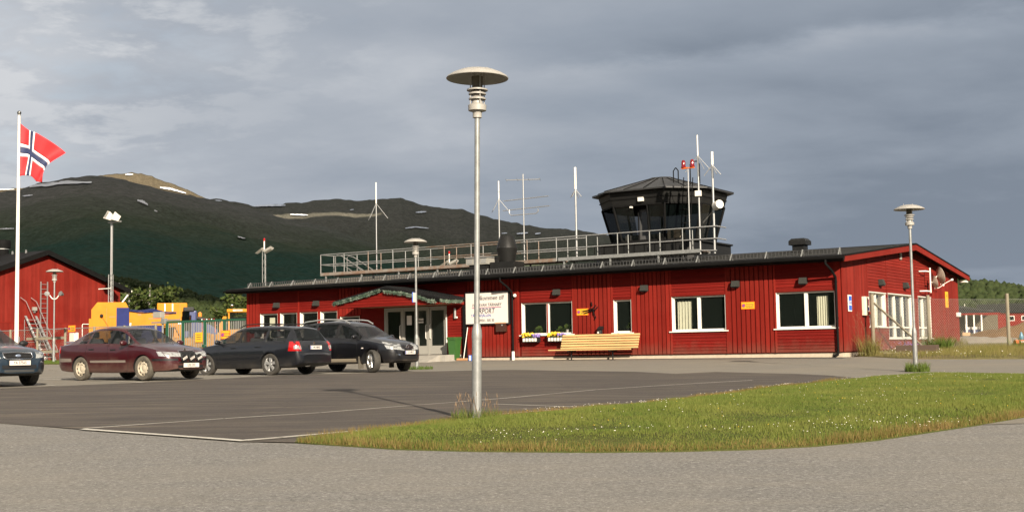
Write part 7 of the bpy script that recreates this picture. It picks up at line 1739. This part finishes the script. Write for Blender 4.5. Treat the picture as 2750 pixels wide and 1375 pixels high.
for x in (-1.1, 1.1): MB().lathe([(.1, -.1), (.34, -.1), (.34, .1), (.1, .1)], 16, (x, -.8, .34), 'y', closed=True).build('wheel', RUBBER, t)
def pallet(x, y, c, label): 
    t = thing('pallet_load', label, 'crate', (x, y, EYE + 1.2), -.3, 'loads by the carport'); 
    for i in range(3): MB().box(-.7, .7, -.5 + i * .45, -.38 + i * .45, 0, .12).build('bearer', WOODF, t)
    MB().bbox(-.7, .7, -.5, .5, .12, .75, .05).build('load', c, t)
pallet(88.5, 245, mat('load_tan', (.45, .27, .15), .8), 'tan load on a pallet left of the carport posts'); pallet(91.2, 245, mat('load_white', (.7, .64, .58), .7), 'pale load on a pallet under the carport')
HO = thing('red_house', 'small red house with white corner trim in front of the wood', 'house', (118.0, 300., EYE + 3.0), -.35)
MB().box(-6, 6, -3, 3, 0, 4.0).build('wall', RED, HO); 
for s_ in (-1, 1): MB().prism([(-6.4, s_ * 3.5, 3.8), (-6.4, 0, 5.9), (-6.4, 0, 6.1), (-6.4, s_ * 3.5, 4.0)], (12.8, 0, 0)).build('roof', DARK, HO)
for x in (-3.8, 1.2, 4.0):
    w_ = link('window', None, HO, (x, -3.0, 2.5)); MB().box(-.65, .65, -.06, 0, -.6, .6).build('frame', WHITE, w_); MB().box(-.5, .5, -.08, -.061, -.45, .45).build('pane', GLASSD, w_)
t = thing('small_mast', 'thin white pole rising behind the carport roof', 'pole', (90.6, 251., EYE)); MB().tube([(0, 0, 0), (0, 0, 7.7)], .07, 8).build('pole', WHITE, t)
t = thing('fence_marker', 'low orange box with a blue lamp on the ground behind the fence', 'runway light', (24.3, 60., zt(24.3, 60) + .1)); t.scale = (.6, .6, .6); MB().bbox(-.55, .45, -.25, .25, .0, .34, .04).build('box', ORANGE, t); MB().box(-.3, .2, -.26, -.252, .1, .24).build('label_plate', SIGNW, t); MB().lathe([(.001, .34), (.16, .36), (.18, .6), (.05, .95), (.001, .96)], 14).build('lamp', mat('lamp_blue', (.08, .22, .32), .3), t, smooth=40)
t = thing('timber_step', 'dark timber step lying in the verge beside the right lamp post', 'step', (13.95, 44.0, zt(13.95, 44)), -.5); MB().bbox(-.5, .9, -.2, .2, .1, .34, .02).build('plank', mat('dark_timber', (.07, .045, .03), .8), t); MB().bbox(-.9, -.1, -.45, -.2, .0, .10, .02).build('lower_plank', WOODF, t)
fpv = [(14.6 + random.gauss(0, .20), 46.7 + random.gauss(0, .15), zt(14.6, 46.7) + random.uniform(.2, .42)) for _ in range(70)]
flower_mesh(fpv, .022, 'violet_flowers', PETALP, 'small patch of violet flowers below the middle gable window')

# ================================================================ TREES LEFT, BEYOND THE YARD
LEAFT = leafmat('birch_leaves', (.028, .046, .010), (.044, .060, .013), (.072, .080, .022))
BARK = mat('birch_bark', (.26, .24, .21), .9, var=.6, vscale=6)
def birch_mesh(seed, h):
    rg = random.Random(seed); tr = MB(); cr = MB()
    top_ = Vector((rg.uniform(-.4, .4), rg.uniform(-.3, .3), h * .85)); tr.tube([(0, 0, -.3), (top_.x * .3, top_.y * .3, h * .3), (top_.x * .6, top_.y * .8, h * .6), top_], [h * .025, h * .02, h * .012, h * .004], 7)
    tips = []
    for k in range(16):
        f = rg.uniform(.25, .95); base = top_ * f; a = rg.uniform(0, 6.3); L_ = h * rg.uniform(.18, .38) * (1.15 - f * .6); tip = base + Vector((cos(a) * L_, sin(a) * L_, L_ * rg.uniform(.1, .7))); tr.tube([base, (base + tip) / 2 + Vector((0, 0, .1)), tip], [h * .009, h * .006, h * .003], 5); tips += [tip, (base + tip) / 2, base.lerp(tip, .75)]
    for p in tips:
        R2 = h * rg.uniform(.07, .13)
        for _ in range(46):
            d = Vector((rg.gauss(0, 1), rg.gauss(0, 1), rg.gauss(0, .8))).normalized(); c = p + d * R2 * rg.random() ** .5; nn = Vector((rg.gauss(0, 1), rg.gauss(0, 1), rg.gauss(.3, 1))).normalized(); e1 = nn.orthogonal().normalized(); e2 = nn.cross(e1); s_ = h * rg.uniform(.014, .03)
            cr.add([c - e1 * s_, c + e2 * s_ * .7, c + e1 * s_, c - e2 * s_ * .7], [(0, 1, 2, 3)])
    return tr.mesh('trunk', BARK, smooth=50), cr.mesh('crown', LEAFT, fixn=False)
BM_ = [birch_mesh(s_, 6.) for s_ in (1, 2, 3, 4)]
def birch(x, y, sc, k, label):
    t = thing('birch_tree', label, 'tree', (x, y, EYE - .2), k * 1.3, 'birches behind the yard'); t.scale = (sc * 1.15, sc * 1.15, sc); link('trunk', BM_[k % 4][0], t); link('crown', BM_[k % 4][1], t)
def px2(X, D): return (X - 1375) / 3359 * D
for k, (X, D, sc, lb) in enumerate(((352, 112, 1.22, 'leafy birch right of the hangar corner, nearest of its group'), (402, 116, 1.36, 'round birch standing above the blue tarpaulin'), (330, 125, .95, 'birch half hidden by the hangar downpipe'),
        (455, 165, 1.0, 'low birch behind the tall yellow truck body'), (520, 170, .95, 'birch between the truck body and the blue tractor'), (560, 160, .85, 'birch above the blue tractor bonnet'), (600, 150, 1.0, 'birch left of the loader cab'), (632, 126, 1.18, 'birch rising above the loader cab'), (655, 140, 1.05, 'birch touching the left end of the terminal'),
        (500, 210, 1.1, 'birch farther back behind the truck'), (580, 215, 1.15, 'birch farther back above the tractor'), (640, 205, 1.1, 'birch farther back behind the loader'), (430, 220, 1.1, 'birch farther back above the tarpaulin'))):
    birch(px2(X, D), D, sc, k, lb)
tag(crowns('foothill_wood', m1, 5000, -18.5, -9.5, 1., .22, 1.1, 2.4, 78), 'birch wood on the foot of the near mountain behind the yard', 'wood', kind='stuff')
